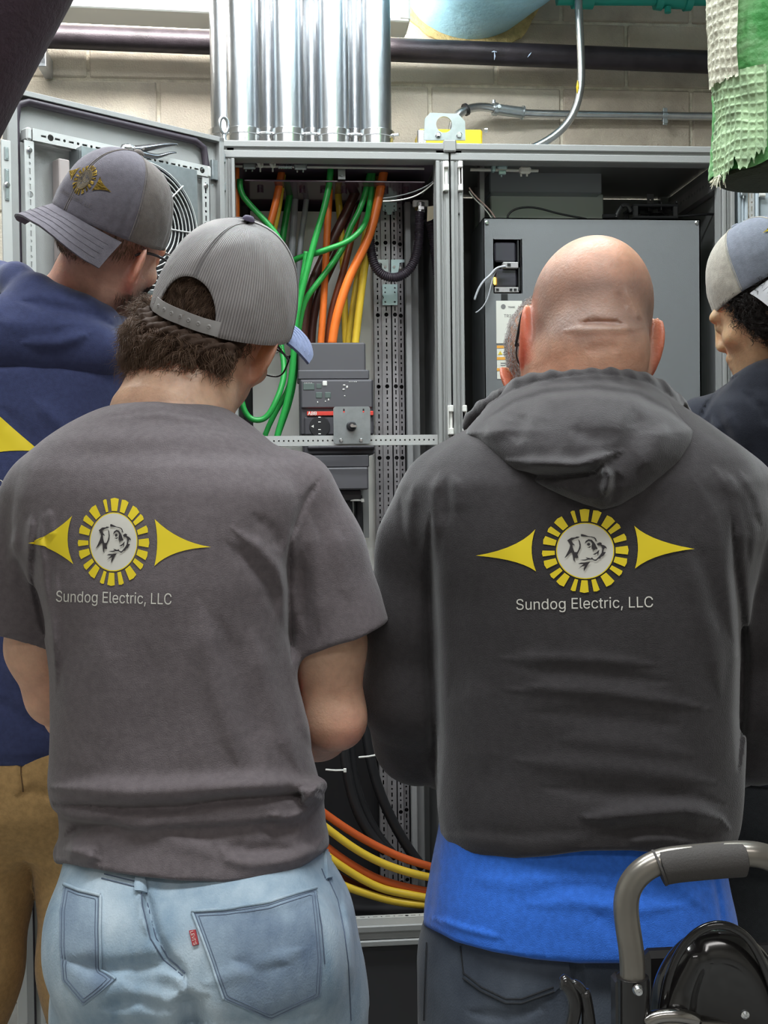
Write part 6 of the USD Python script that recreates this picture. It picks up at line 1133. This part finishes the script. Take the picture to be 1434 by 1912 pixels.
m = (qb[:, 1] > .03) & (qb[:, 2] < -.06); r_, n_ = sample(PB[m], NB[m], np.ones(m.sum()), 900, 9); strands(tB, 'beard', r_, n_, fl(oB, RB, .4), M_hairE, .016, 6, .001, .0005, 5, .5, .6, 'short grey goatee')
# ---------------------------------------------------------------- the man in the navy hoodie, left
dC = 1.98
tC = thing('person', 'bearded man in navy hoodie and khaki trousers, cap turned backwards, at the left edge', 'person', toW(A([[DV(45, 1000, dC)[0], dC, 0.]]))[0])
RC = rot(29, 2, 29); oC = DV(200, 456, 1.96)
rowsC = [row(545, 40, 215, 2.02, .085, .08), row(570, -10, 232, 2.01, .10, .09), row(600, -70, 250, 2.0, .115, .10), row(650, -135, 270, 1.99, .13, .11), row(720, -180, 282, 1.98, .14, .12), row(820, -200, 284, 1.98, .145, .125), row(960, -195, 268, 1.97, .145, .13), row(1120, -180, 246, 1.97, .14, .135), row(1280, -165, 230, 1.97, .14, .14), row(1370, -155, 222, 1.97, .138, .14), row(1394, -150, 218, 1.97, .132, .135), row(1420, -150, 218, 1.97, .132, .135)]
slCL = [DV(-175, 730, 1.98), DV(-225, 900, 1.99), DV(-240, 1080, 2.0), DV(-180, 1230, 2.12), DV(-60, 1250, 2.32)]; slCR = [DV(262, 735, 1.98), DV(300, 900, 1.99), DV(310, 1080, 2.0), DV(280, 1200, 2.12), DV(180, 1200, 2.32)]
stC = [([(-60, 690), (20, 672), (90, 652), (150, 622), (195, 590)], -.010, 11), ([(-60, 665), (20, 648), (90, 628), (150, 600), (190, 575)], .010, 18), ([(60, 745), (110, 790), (150, 830)], .006, 14), ([(0, 760), (60, 820), (90, 880)], -.004, 16), ([(190, 600), (230, 612), (262, 640)], -.005, 7), ([(0, 1240), (50, 1270), (100, 1320)], .005, 18), ([(-20, 1300), (40, 1340), (90, 1370)], -.004, 14), ([(0, 1180), (40, 1160), (80, 1170)], -.003, 16), ([(-20, 900), (10, 1000), (60, 1080)], .004, 20)]
def F_torsoC(p):
    d = smax(loft(p, rowsC, 2.3), DV(40, 1394, dC)[2] - p[:, 2], .006)
    for sl in (slCL, slCR): d = smin(d, chain(p, sl, [.062, .06, .056, .054, .046], .03), .022)
    return d
def F_hoodieC(p): return F_torsoC(p) - strokes(p, stC, 2.0) - cloth_noise(p, 51, .0045, 8, .0014, 28)
hoodC, _, _ = soft(tC, 'hoodie', F_hoodieC, DV(-320, 1420, dC) - A([0, .24, 0]), DV(380, 535, dC) + A([0, .42, .02]), .0065, M_navy, 'navy hoodie with a printed emblem')
emblem(hoodC, F_hoodieC, (M_yel, M_wht, M_blk), (-62, 798), 39, 38, 18, 1.6, 2.2, ('Sundog Electric, LLC', (-158, 870), (3, 911), 14.), arrows=(('left', 1.),), size=11)
print_on(hoodC, 'emblem_wing', px_wing((77, 844), (-6, 772), (-12, 846), (30, 806), (2, 812), (30, 838)), F_hoodieC, 1.6, 2.2, M_yel, size=9)
hoodc = [DV(-70, 580, 2.10), DV(-20, 520, 2.0), DV(50, 535, 1.91), DV(115, 572, 1.885), DV(175, 592, 1.915), DV(220, 622, 1.98), DV(245, 668, 2.08)]
pouchC = lambda p: smin(ell(p, DV(65, 640, 1.885), (.15, .055, .066), rot(0, -20, 10)), chain(p, spline(hoodc, 12), [.023] * 12, .02), .05)
def F_hoodC(p): return pouchC(p) - strokes(p, [([(30, 560), (100, 575), (170, 590), (215, 610)], -.006, 12), ([(40, 640), (110, 640), (170, 622)], .006, 12), ([(-10, 600), (60, 610), (130, 605)], .004, 16)], 2.0) - cloth_noise(p, 53, .005, 12, .0014, 30)
soft(hoodC, 'hood', F_hoodC, DV(-150, 700, 1.9) - A([.02, .14, .02]), DV(310, 470, 1.9) + A([.02, .30, .03]), .006, M_navy, 'navy hood')
nkC = [DV(200, 500, 1.965), DV(165, 555, 1.985), DV(120, 620, 2.0)]
hipC = [A([DV(-18, 1500, 1.97)[0], 1.97, .98]), A([DV(160, 1500, 1.97)[0], 1.97, .98])]; kneeC = [A([DV(-120, 1500, 1.94)[0], 1.94, .52]), A([DV(172, 1500, 1.97)[0], 1.98, .52])]; ankC = [A([DV(-215, 1500, 1.92)[0], 1.92, .10]), A([DV(172, 1500, 1.97)[0], 1.97, .10])]
def F_bodyC(p):
    d = smin(loft(p, rows_in(rowsC, .03), 2.3), chain(p, nkC, [.058, .064, .08], .03), .03)
    d = smin(d, near(p, oC, .19, lambda q: head_sdf((q - oC) @ RC, eo=.85)), .025)
    for sl, sd in ((slCL, 1), (slCR, -1)):
        wr = sl[-1] + A([sd * .03, .06, .02]); d = smin(d, chain(p, sl + [wr], [.048, .046, .042, .04, .034, .027], .03), .02); d = smin(d, near(p, wr, .2, lambda q: hand_sdf(q, wr, A([sd * .3, .8, .2]), A([sd * .6, -.2, -.6]), sd, .5)), .012)
    return smin(d, legs_sdf(p, hipC, kneeC, ankC, (.068, .052, .042)), .03)
def tintC(P):
    q = (P - oC) @ RC; t = np.ones((len(P), 3)); r = np.linalg.norm(q, axis=1)
    ear = np.clip((np.abs(q[:, 0]) - .072) / .014, 0, 1) * (np.abs(q[:, 2] + .005) < .05) * (r < .14); t *= 1 - ear[:, None] * A([-.05, .25, .25]); hr = (r < .17) * np.clip((.012 - q[:, 1]) / .02, 0, 1) * np.clip((q[:, 2] + .055) / .03, 0, 1) * (1 - ear); t *= 1 - hr[:, None] * A([.42, .45, .45]); bd = (r < .16) * np.clip((-.028 - q[:, 2]) / .02, 0, 1) * np.clip((q[:, 1] + .022) / .02, 0, 1) * (1 - ear); t *= 1 - bd[:, None] * A([.68, .72, .74]); return t
soft(tC, 'body', F_bodyC, A([DV(-330, 900, dC)[0], 1.7, 0.]), A([DV(380, 900, dC)[0], 2.62, oC[2] + .2]), .0055, M_skinC, tint=tintC)
kr = [row(1370, -125, 230, 1.97, .125, .125), row(1430, -125, 238, 1.97, .135, .125), row(1480, -122, 242, 1.97, .135, .12), row(1530, -110, 236, 1.97, .115, .10), row(1570, -95, 228, 1.97, .08, .07)]
def F_khaki(p):
    d = smin(loft(p, kr, 2.5), legs_sdf(p, [h_ + A([0, 0, -.02]) for h_ in hipC], kneeC, ankC, (.092, .073, .073)), .06); d = smax(d, .09 - p[:, 2], .004)
    return d - strokes(p, [([(38, 1396), (40, 1440), (44, 1475)], -.004, 4), ([(100, 1700), (92, 1745), (110, 1780)], .006, 10), ([(30, 1490), (60, 1478), (100, 1490)], -.006, 10), ([(110, 1800), (100, 1850), (115, 1890)], .005, 9)], 2.0) - cloth_noise(p, 57, .004, 9, .001, 30)
khC, _, _ = soft(tC, 'trousers', F_khaki, A([DV(-330, 900, dC)[0], 1.72, 0.]), A([DV(300, 900, dC)[0], 2.16, DV(0, 1365, dC)[2]]), .0065, M_khaki, 'khaki trousers')
q = seam(F_khaki, [(37, 1396), (39, 1440), (43, 1478)], 1.6, 2.1, .001)
if q is not None: part(khC, 'stitching', q, mat('khaki_stitching', (.12, .07, .03), .9))
shoes(tC, ankC, 10)
M_capC1, M_capC2 = fabric('cap_slate', (.125, .115, .135), .2), fabric('cap_grey_brown', (.155, .135, .125), .2)
capC, plC, doC = cap(tC, oC, RC, 'slate grey cap turned backwards with a faded emblem', (M_capC1, M_capC2, M_capC1, M_capC2, M_capC2), backwards=True, a=.0890, b=.103, h=.124, zoff=.030, yoff=-.010, opening=False, droop=.50, bcurve=4.0, brim_len=.060, seed=6, fr=70)
def dome_print(place, dome, parent, polys, ph0, v0, su, sv, m, off, rotd=0, k=.0011):
    ca, sa = math.cos(math.radians(rotd)), math.sin(math.radians(rotd))
    for name, g in polys:
        V2, f = flat_mesh(g, .25); x, y = V2[:, 0] * ca - V2[:, 1] * sa, V2[:, 0] * sa + V2[:, 1] * ca
        G = dome(ph0 + x * su, v0 - y * sv); P = place(G * (1 + k + off)); part(parent, name, trimesh.Trimesh(P, np.vstack([f, f[:, ::-1]]), process=False), m, smooth=True)
em = [('emblem_ray', g) for g in EMB['rays']] + [('emblem_wing', EMB['left']), ('emblem_wing', EMB['right']), ('emblem_ring', EMB['ring'])]
dome_print(plC, doC, capC, em, -.10, .30, -.15, .095, M_yelc, .012)
dome_print(plC, doC, capC, [('emblem_disc', EMB['disc'])], -.10, .30, -.15, .095, mat('faded_print_tan', (.36, .29, .20), .8), .012); dome_print(plC, doC, capC, [('emblem_dog', EMB['dog'])], -.10, .30, -.15, .095, M_capC1, .018)
tx = text_flat('Sundog Electric, LLC', .36); w_ = tx.vertices[:, 0].max(); P = plC(doC(-.10 - (tx.vertices[:, 0] - w_ / 2) * .15, .30 - (1.98 - tx.vertices[:, 1]) * .095) * 1.014); part(capC, 'lettering', trimesh.Trimesh(P, np.vstack([tx.faces, tx.faces[:, ::-1]]), process=False), M_whtc)
hC = lambda *q: toW((oC + RC @ A(q))[None])[0]
part(tC, 'glasses', [tube([hC(s * .080, -.016, .010), hC(s * .0815, -.002, .018), hC(s * .079, .08, .012)], [.002, .0024, .0018], 8, 14) for s in (-1, 1)] + [tube([hC(s * .074, .09, .018), hC(s * .05, .108, .02), hC(s * .016, .113, .012), hC(s * .02, .112, -.016), hC(s * .055, .106, -.020), hC(s * .074, .09, .018)], .0013, 6, 40, cap=False) for s in (-1, 1)], M_glass, 'dark framed glasses', smooth=True)
PC, QC, NC = skin_mesh(lambda p: head_sdf((p - oC) @ RC, ears=False), oC - .15, oC + .16, .007); qc = (PC - oC) @ RC
m = (qc[:, 2] < -.035 - .5 * np.maximum(.02 - qc[:, 1], 0)) & (qc[:, 1] > -.02) & ~((np.abs(qc[:, 0]) < .03) & (qc[:, 2] > -.075) & (qc[:, 1] > .08)); r_, n_ = sample(PC[m], NC[m], np.ones(m.sum()), 9000, 12)
strands(tC, 'beard', r_, n_, fl(oC, RC, .5), M_beardC, .022, 6, .0014, .0005, 8, .45, .7, 'brown beard')
m = (qc[:, 1] < .012) & (qc[:, 2] < .03) & (qc[:, 2] > -.062); r_, n_ = sample(PC[m], NC[m], np.ones(m.sum()), 5000, 13); strands(tC, 'hair_strands', r_, n_, fl(oC, RC, .4), M_hairC, .009, 4, .0004, .00045, 9, .55, .3, 'short cropped hair')
# ---------------------------------------------------------------- the young man at the right edge
dD = 2.12
tD = thing('person', 'young man with curly black hair and two tone cap looking down at the right edge', 'person', toW(A([[DV(1490, 1000, dD)[0], dD, 0.]]))[0])
RD = rot(-53, 24, -6); oD = DV(1436, 572, 2.10)
rowsD = [row(686, 1402, 1500, 2.13, .075, .075), row(704, 1374, 1560, 2.13, .095, .085), row(726, 1340, 1600, 2.13, .115, .10), row(760, 1306, 1650, 2.12, .13, .11), row(820, 1288, 1680, 2.12, .14, .12), row(950, 1285, 1690, 2.12, .14, .125), row(1200, 1300, 1670, 2.12, .14, .13), row(1400, 1310, 1660, 2.12, .135, .13), row(1440, 1312, 1655, 2.12, .13, .13)]
slDL = [DV(1312, 800, 2.12), DV(1285, 960, 2.14), DV(1280, 1120, 2.16), DV(1330, 1230, 2.3), DV(1400, 1240, 2.46)]; slDR = [DV(1665, 800, 2.12), DV(1700, 960, 2.14), DV(1700, 1120, 2.16), DV(1650, 1230, 2.3), DV(1560, 1240, 2.46)]
stD = [([(1376, 702), (1345, 726), (1322, 755), (1306, 790)], -.006, 4), ([(1330, 775), (1345, 830), (1360, 880)], .006, 9), ([(1350, 760), (1372, 800), (1392, 860)], .005, 10), ([(1340, 780), (1362, 840), (1385, 900)], -.004, 9), ([(1385, 730), (1420, 760), (1440, 800)], -.004, 8)]
def F_hoodieD(p):
    d = smax(loft(p, rowsD, 2.3), DV(1400, 1436, dD)[2] - p[:, 2], .006)
    for sl in (slDL, slDR): d = smin(d, chain(p, sl, [.058, .056, .053, .05, .044], .03), .022)
    d = smin(d, chain(p, [DV(1385, 722, 2.08), DV(1420, 716, 2.06), DV(1470, 716, 2.04), DV(1530, 720, 2.06)], [.022, .030, .038, .032], .03), .03)
    return d - strokes(p, stD, 2.14) - cloth_noise(p, 61, .004, 9, .0014, 28)
hoodD, _, _ = soft(tD, 'hoodie', F_hoodieD, DV(1225, 1460, dD) - A([0, .22, 0]), DV(1760, 650, dD) + A([0, .42, .02]), .0065, M_navyD, 'dark navy hoodie')
hipD = [A([DV(1410, 1500, dD)[0], dD, .95]), A([DV(1560, 1500, dD)[0], dD, .95])]; kneeD = [A([h_[0], dD + .02, .5]) for h_ in hipD]; ankD = [A([h_[0], dD, .1]) for h_ in hipD]
nkD = [DV(1428, 620, 2.11), DV(1440, 660, 2.12), DV(1452, 720, 2.13)]
def F_bodyD(p):
    d = smin(loft(p, rows_in(rowsD, .018), 2.3), chain(p, nkD, [.056, .06, .075], .03), .03)
    d = smin(d, near(p, oD, .19, lambda q: head_sdf((q - oD) @ RD, .45)), .025)
    for sl, sd in ((slDL, 1), (slDR, -1)):
        wr = sl[-1] + A([sd * .03, .06, .02]); d = smin(d, chain(p, sl + [wr], [.045, .043, .04, .038, .033, .026], .03), .02); d = smin(d, near(p, wr, .2, lambda q: hand_sdf(q, wr, A([sd * .3, .8, .2]), A([sd * .6, -.2, -.6]), sd, .5)), .012)
    return smin(d, legs_sdf(p, hipD, kneeD, ankD), .04)
def tintD(P):
    q = (P - oD) @ RD; t = np.ones((len(P), 3)); m = (np.linalg.norm(q, axis=1) < .15)
    br = m * np.exp(-((np.abs(np.abs(q[:, 0]) - .034)) / .016) ** 2 - ((q[:, 2] - .021) / .006) ** 2) * (q[:, 1] > .07); t *= 1 - .75 * br[:, None]; lip = m * np.exp(-(q[:, 0] / .022) ** 4 - ((q[:, 2] + .058) / .011) ** 2) * (q[:, 1] > .08); t *= 1 - lip[:, None] * A([.05, .35, .3])
    ey = m * np.exp(-((np.abs(q[:, 0]) - .031) / .010) ** 2 - ((q[:, 2] - .002) / .005) ** 2) * (q[:, 1] > .075); t *= 1 - .8 * ey[:, None]; return t
soft(tD, 'body', F_bodyD, A([DV(1225, 900, dD)[0], 1.85, 0.]), A([DV(1760, 900, dD)[0], 2.76, oD[2] + .2]), .0055, M_skinD, tint=tintD)
def F_pantsD(p): return smax(smin(loft(p, [row(1410, 1325, 1645, 2.12, .12, .12), row(1500, 1325, 1645, 2.12, .135, .12), row(1580, 1330, 1640, 2.12, .11, .11)], 2.5), legs_sdf(p, hipD, kneeD, ankD, (.1, .075, .07)), .04), .09 - p[:, 2], .004)
soft(tD, 'trousers', F_pantsD, A([DV(1280, 900, dD)[0], 1.9, 0.]), A([DV(1700, 900, dD)[0], 2.32, DV(1400, 1405, dD)[2]]), .008, M_dpant, 'dark trousers'); shoes(tD, ankD, 0)
M_capD1, M_capD2 = fabric('cap_slate_blue', (.19, .205, .25), .2), fabric('cap_beige', (.40, .37, .32), .2)
capD, plD, doD = cap(tD, oD, RD, 'two tone cap turned backwards, beige and slate blue', (M_capD1, M_capD2, mat('brim_pale', (.36, .36, .38), .7), M_capD1, M_capD2), backwards=True, a=.0925, b=.109, h=.122, zoff=.030, opening=False, droop=.30, seed=8, fr=70, twist=-33)
dome_print(plD, doD, capD, [('emblem_wing', EMB['left']), ('emblem_wing', EMB['right'])] + [('emblem_ray', g) for g in EMB['rays']], .0, .40, -.125, .085, M_yel, .012); dome_print(plD, doD, capD, [('emblem_disc', EMB['disc'])], 0., .40, -.125, .085, M_wht, .012); dome_print(plD, doD, capD, [('emblem_dog', EMB['dog'])], 0., .40, -.125, .085, M_blk, .018)
zd = lambda p: (p - oD) @ RD
def F_hairD(p):
    q = zd(p); d = ell(q, (0, -.026, -.006), (.092, .098, .112)); d = smin(d, ell(q, (0, -.075, -.075), (.068, .045, .06)), .03); d = smax(d, q[:, 2] - .04, .01); d = smax(d, q[:, 1] - np.interp(q[:, 2], [-.13, -.07, -.035, .03], [-.03, .004, .024, .052]), .012)
    w = q + .014 * (np.stack([meshkit.noise(q * 28, 1), meshkit.noise(q * 28, 2), meshkit.noise(q * 28, 3)], 1) - .5); return d - .007 * np.abs(np.sin(w[:, 0] * 120 + 3 * np.sin(w[:, 2] * 90) + w[:, 1] * 130)) + .003 - .004 * meshkit.noise(w * 90, 5)
_, hP, hN = soft(tD, 'hair', F_hairD, oD - .17, oD + .15, .004, M_hairD, 'curly black hair'); m = zd(hP)[:, 2] < .04
r_, n_ = sample(hP[m], hN[m], np.ones(m.sum()), 7000, 5); strands(tD, 'hair_strands', r_, n_, fl(oD, RD), M_hairD, .026, 9, .0034, .0005, 6, .3, 1.4, freq=1.2)
# ---------------------------------------------------------------- the grey haired man hidden behind the bald one
dE = 1.98
tE = thing('person', 'grey haired man behind the bald man, only his ear and hair showing', 'person', toW(A([[DV(1085, 1000, dE)[0], dE + .05, 0.]]))[0])
RE = rot(10, 34, -14); oE = DV(1047, 698, 1.96)
rowsE = [row(850, 1010, 1150, 2.02, .09, .09), row(900, 930, 1230, 2.02, .12, .11), row(980, 900, 1260, 2.0, .13, .12), row(1200, 915, 1245, 1.99, .13, .13), row(1450, 930, 1240, 1.98, .13, .13)]
nkE = [DV(1056, 745, 1.96), DV(1055, 800, 1.98), DV(1075, 870, 2.02)]
hipE = [A([DV(1010, 1500, dE)[0], dE, .92]), A([DV(1160, 1500, dE)[0], dE, .92])]; kneeE = [A([h_[0], dE + .05, .5]) for h_ in hipE]; ankE = [A([h_[0], dE, .1]) for h_ in hipE]
armE = [[DV(930 + 300 * s, 930, 2.02), DV(920 + 320 * s, 1100, 2.06), DV(930 + 300 * s, 1200, 2.16), DV(1000 + 160 * s, 1180, 2.34)] for s in (0, 1)]
def F_clE(p):
    d = smax(loft(p, rowsE, 2.3), DV(1085, 1440, dE)[2] - p[:, 2], .006)
    for a_ in armE: d = smin(d, chain(p, a_, [.06, .055, .052, .045], .03), .022)
    return d - cloth_noise(p, 71)
def F_bodyE(p):
    d = smin(loft(p, rows_in(rowsE, .02), 2.3), chain(p, nkE, [.058, .062, .075], .03), .03); d = smin(d, near(p, oE, .2, lambda q: head_sdf((q - oE) @ RE / 1.03) * 1.03), .025)
    for a_, sd in zip(armE, (1, -1)):
        wr = a_[-1] + A([sd * .03, .05, .02]); d = smin(d, chain(p, a_ + [wr], [.045, .042, .038, .032, .026], .03), .02); d = smin(d, near(p, wr, .2, lambda q: hand_sdf(q, wr, A([sd * .3, .8, .2]), A([sd * .6, -.2, -.6]), sd, .5)), .012)
    return smin(d, legs_sdf(p, hipE, kneeE, ankE), .04)
def tintE(P):
    q = (P - oE) @ RE; t = np.ones((len(P), 3)); ear = np.clip((np.abs(q[:, 0]) - .073) / .012, 0, 1) * (np.linalg.norm(q, axis=1) < .14); return t * (1 - ear[:, None] * A([-.1, .5, .55]))
soft(tE, 'body', F_bodyE, A([DV(840, 900, dE)[0], 1.75, 0.]), A([DV(1330, 900, dE)[0], 2.6, oE[2] + .2]), .006, M_skinB, tint=tintE)
soft(tE, 'jacket', F_clE, A([DV(820, 900, dE)[0], 1.78, DV(1085, 1460, dE)[2]]), A([DV(1350, 900, dE)[0], 2.45, DV(1085, 830, dE)[2]]), .008, M_navyD, 'dark jacket')
soft(tE, 'trousers', lambda p: smax(smin(loft(p, [row(1420, 935, 1235, 1.98, .12, .12), row(1520, 940, 1235, 1.98, .13, .12), row(1590, 950, 1225, 1.98, .1, .1)], 2.5), legs_sdf(p, hipE, kneeE, ankE, (.1, .075, .07)), .04), .09 - p[:, 2], .004), A([DV(880, 900, dE)[0], 1.75, 0.]), A([DV(1290, 900, dE)[0], 2.2, DV(1085, 1412, dE)[2]]), .009, M_dpant, 'dark trousers'); shoes(tE, ankE, 0)
PE, QE, NE = skin_mesh(lambda p: head_sdf((p - oE) @ RE / 1.03, ears=False) * 1.03, oE - .16, oE + .17, .007); qe = (PE - oE) @ RE
m = (qe[:, 1] < .05 - .0 * qe[:, 2]) & (qe[:, 2] > -.06 - .3 * np.minimum(qe[:, 1], 0) * 0) & ((qe[:, 1] < .0) | (qe[:, 2] > .02)); r_, n_ = sample(PE[m], NE[m], np.ones(m.sum()), 6500, 21)
strands(tE, 'hair_strands', r_, n_, fl(oE, RE, .6), M_hairE, .016, 6, .0012, .00055, 22, .8, .6, 'short grey hair')
m = (qe[:, 1] > -.02) & (qe[:, 2] < -.03); r_, n_ = sample(PE[m], NE[m], np.ones(m.sum()), 2500, 23); strands(tE, 'beard', r_, n_, fl(oE, RE, .5), M_hairE, .012, 5, .001, .0005, 24, .6, .6, 'grey stubble beard')
# ---------------------------------------------------------------- the cart at the lower right
M_tubeg = mat('bronze_grey_tube', (.26, .24, .21), .28, .75, var=.06, vscale=20); M_foam = mat('foam_grip', (.055, .050, .047), .85, bump=.0006, bscale=500); M_gloss = mat('gloss_black', (.014, .013, .013), .16, coat=.5)
dK = 1.13
def k_(px, py, d=dK): return D(px, py, d)
tK = thing('cart', 'black cart with a bent grey handle, foam grip and round hood, lower right corner', 'cart', A([k_(1300, 1700)[0], k_(1300, 1700)[1], 0.]))
Pk = [k_(1181, 2080), k_(1181, 1830), k_(1178, 1770), k_(1169, 1700), k_(1176, 1656), k_(1200, 1626), k_(1236, 1608), k_(1290, 1601), k_(1370, 1594), k_(1420, 1597), k_(1470, 1625, 1.15), k_(1510, 1690, 1.17), k_(1525, 1800, 1.18), k_(1530, 2080, 1.18)]
part(tK, 'handle_tube', tube(Pk, .0122, 22, 140), M_tubeg, 'bent bronze grey handle tube', smooth=True)
g = [k_(1231, 1620), k_(1262, 1614), k_(1300, 1610), k_(1345, 1606), k_(1392, 1603)]; gs = spline(g, 44)
rr = np.r_[.0105, .0165, np.full(40, .0172), .0168, .0125] + 0.0
part(tK, 'foam_grip', [tube(gs, rr, 26), tube(spline([k_(1229, 1621), k_(1233, 1619.5)], 4), .0178, 26)], M_foam, 'dark foam grip', smooth=40)
q0, q1 = k_(1152, 1830), k_(1206, 1828)
part(tK, 'bracket', [tube([k_(1181, 1822), k_(1181, 1822) - ZU * .0005, k_(1186, 2080)], [.014, .0155, .0165], 22), cbox(q0[0] - .002, q1[0] + .004, k_(1181, 1830)[1] - .004, k_(1181, 1830)[1] + .02, .40, q0[2] + .002, .004)], M_gloss, smooth=35)
part(tK, 'bolt', [lathe(k_(1191, 1848, dK - .018), -FWD0, [(0, .0055), (.003, .0052), (.0055, .0035), (.006, .0004)], 14)], M_steel, smooth=40)
lv = spline([k_(1045, 1832), k_(1060, 1840), k_(1070, 1858), k_(1074, 1880), k_(1066, 1920), k_(1058, 1990)], 30)
part(tK, 'brake_lever', [tube(lv, np.r_[.004, np.linspace(.0075, .0055, 28), .005], 12), tube([k_(1068, 1838), k_(1080, 1842), k_(1092, 1862), k_(1095, 1900), k_(1110, 1990)], .005, 10, 20)], M_gloss, smooth=True)
part(tK, 'lever_mount', [tube([k_(1085, 1960), k_(1120, 1985), k_(1170, 1990)], .008, 10, 12), tube([k_(1090, 1850), k_(1100, 1900), k_(1105, 1985)], .006, 10, 12)], M_gloss, smooth=True)
hd = 1.16
Fh = lambda p: smin(smax(ell(p, DV(1340, 1895, hd), (.068, .030, .088), rot(0, 0, 0)), -ell(p, DV(1352, 1915, hd - .045), (.060, .035, .075)), .006), chain(p, [DV(1230, 1990, hd - .01), DV(1262, 1880, hd - .012), DV(1295, 1790, hd - .015)], [.012, .012, .007], .01), .012)
soft(tK, 'hood', Fh, DV(1180, 2140, hd) - A([.02, .1, .02]), DV(1500, 1690, hd) + A([.02, .1, .02]), .0042, M_gloss, 'rounded glossy black hood')
rimc = [k_(1236, 1900, hd - .02), k_(1243, 1850, hd - .022), k_(1262, 1790, hd - .024), k_(1300, 1742, hd - .026), k_(1345, 1727, hd - .028), k_(1392, 1748, hd - .026), k_(1420, 1790, hd - .024), k_(1440, 1840, hd - .022), k_(1452, 1910, hd - .02), k_(1450, 2000, hd - .02)]
part(tK, 'hood_rim', tube(rimc, .0042, 10, 80), M_gloss, smooth=True)
part(tK, 'cross_bar', [tube([k_(1205, 1910, 1.12), k_(1225, 1899, 1.12), k_(1262, 1896, 1.12), k_(1300, 1905, 1.13)], .0065, 12, 20), tube([k_(1196, 1906), k_(1500, 1925, 1.17)], .006, 10)], mat('dull_chrome', (.35, .33, .31), .2, 1.), smooth=True)
part(tK, 'bolt', [lathe(k_(1390, 1893, hd - .05), -FWD0, [(0, .0042), (.003, .004), (.005, .002), (.005, .0004)], 12)], M_steel, smooth=40)
part(tK, 'panel', [cbox(k_(1215, 1800, 1.2)[0], k_(1480, 1800, 1.2)[0], 1.19, 1.21, .42, k_(1300, 1792, 1.2)[2], .006)], M_gloss)
part(tK, 'frame', [cyl(A([k_(x, 1900)[0], k_(x, 1900)[1] + dy, .10]), A([k_(x, 1900)[0], k_(x, 1900)[1] + dy, .50]), .014, 14) for x in (1181, 1530) for dy in (0, .35)] + [cyl(A([k_(1181, 1900)[0], k_(1181, 1900)[1] + dy, .46]), A([k_(1530, 1900)[0], k_(1530, 1900)[1] + dy, .46]), .012, 12) for dy in (0, .35)], M_gloss)
for x in (1181, 1530):
    for dy in (0, .35):
        c = A([k_(x, 1900)[0], k_(x, 1900)[1] + dy, .062]); part(tK, 'wheel', [lathe(c - RIGHT0 * .014, RIGHT0, [(0, .01), (0, .05), (.006, .06), (.022, .06), (.028, .05), (.028, .01)], 28)], M_rubber, smooth=40)
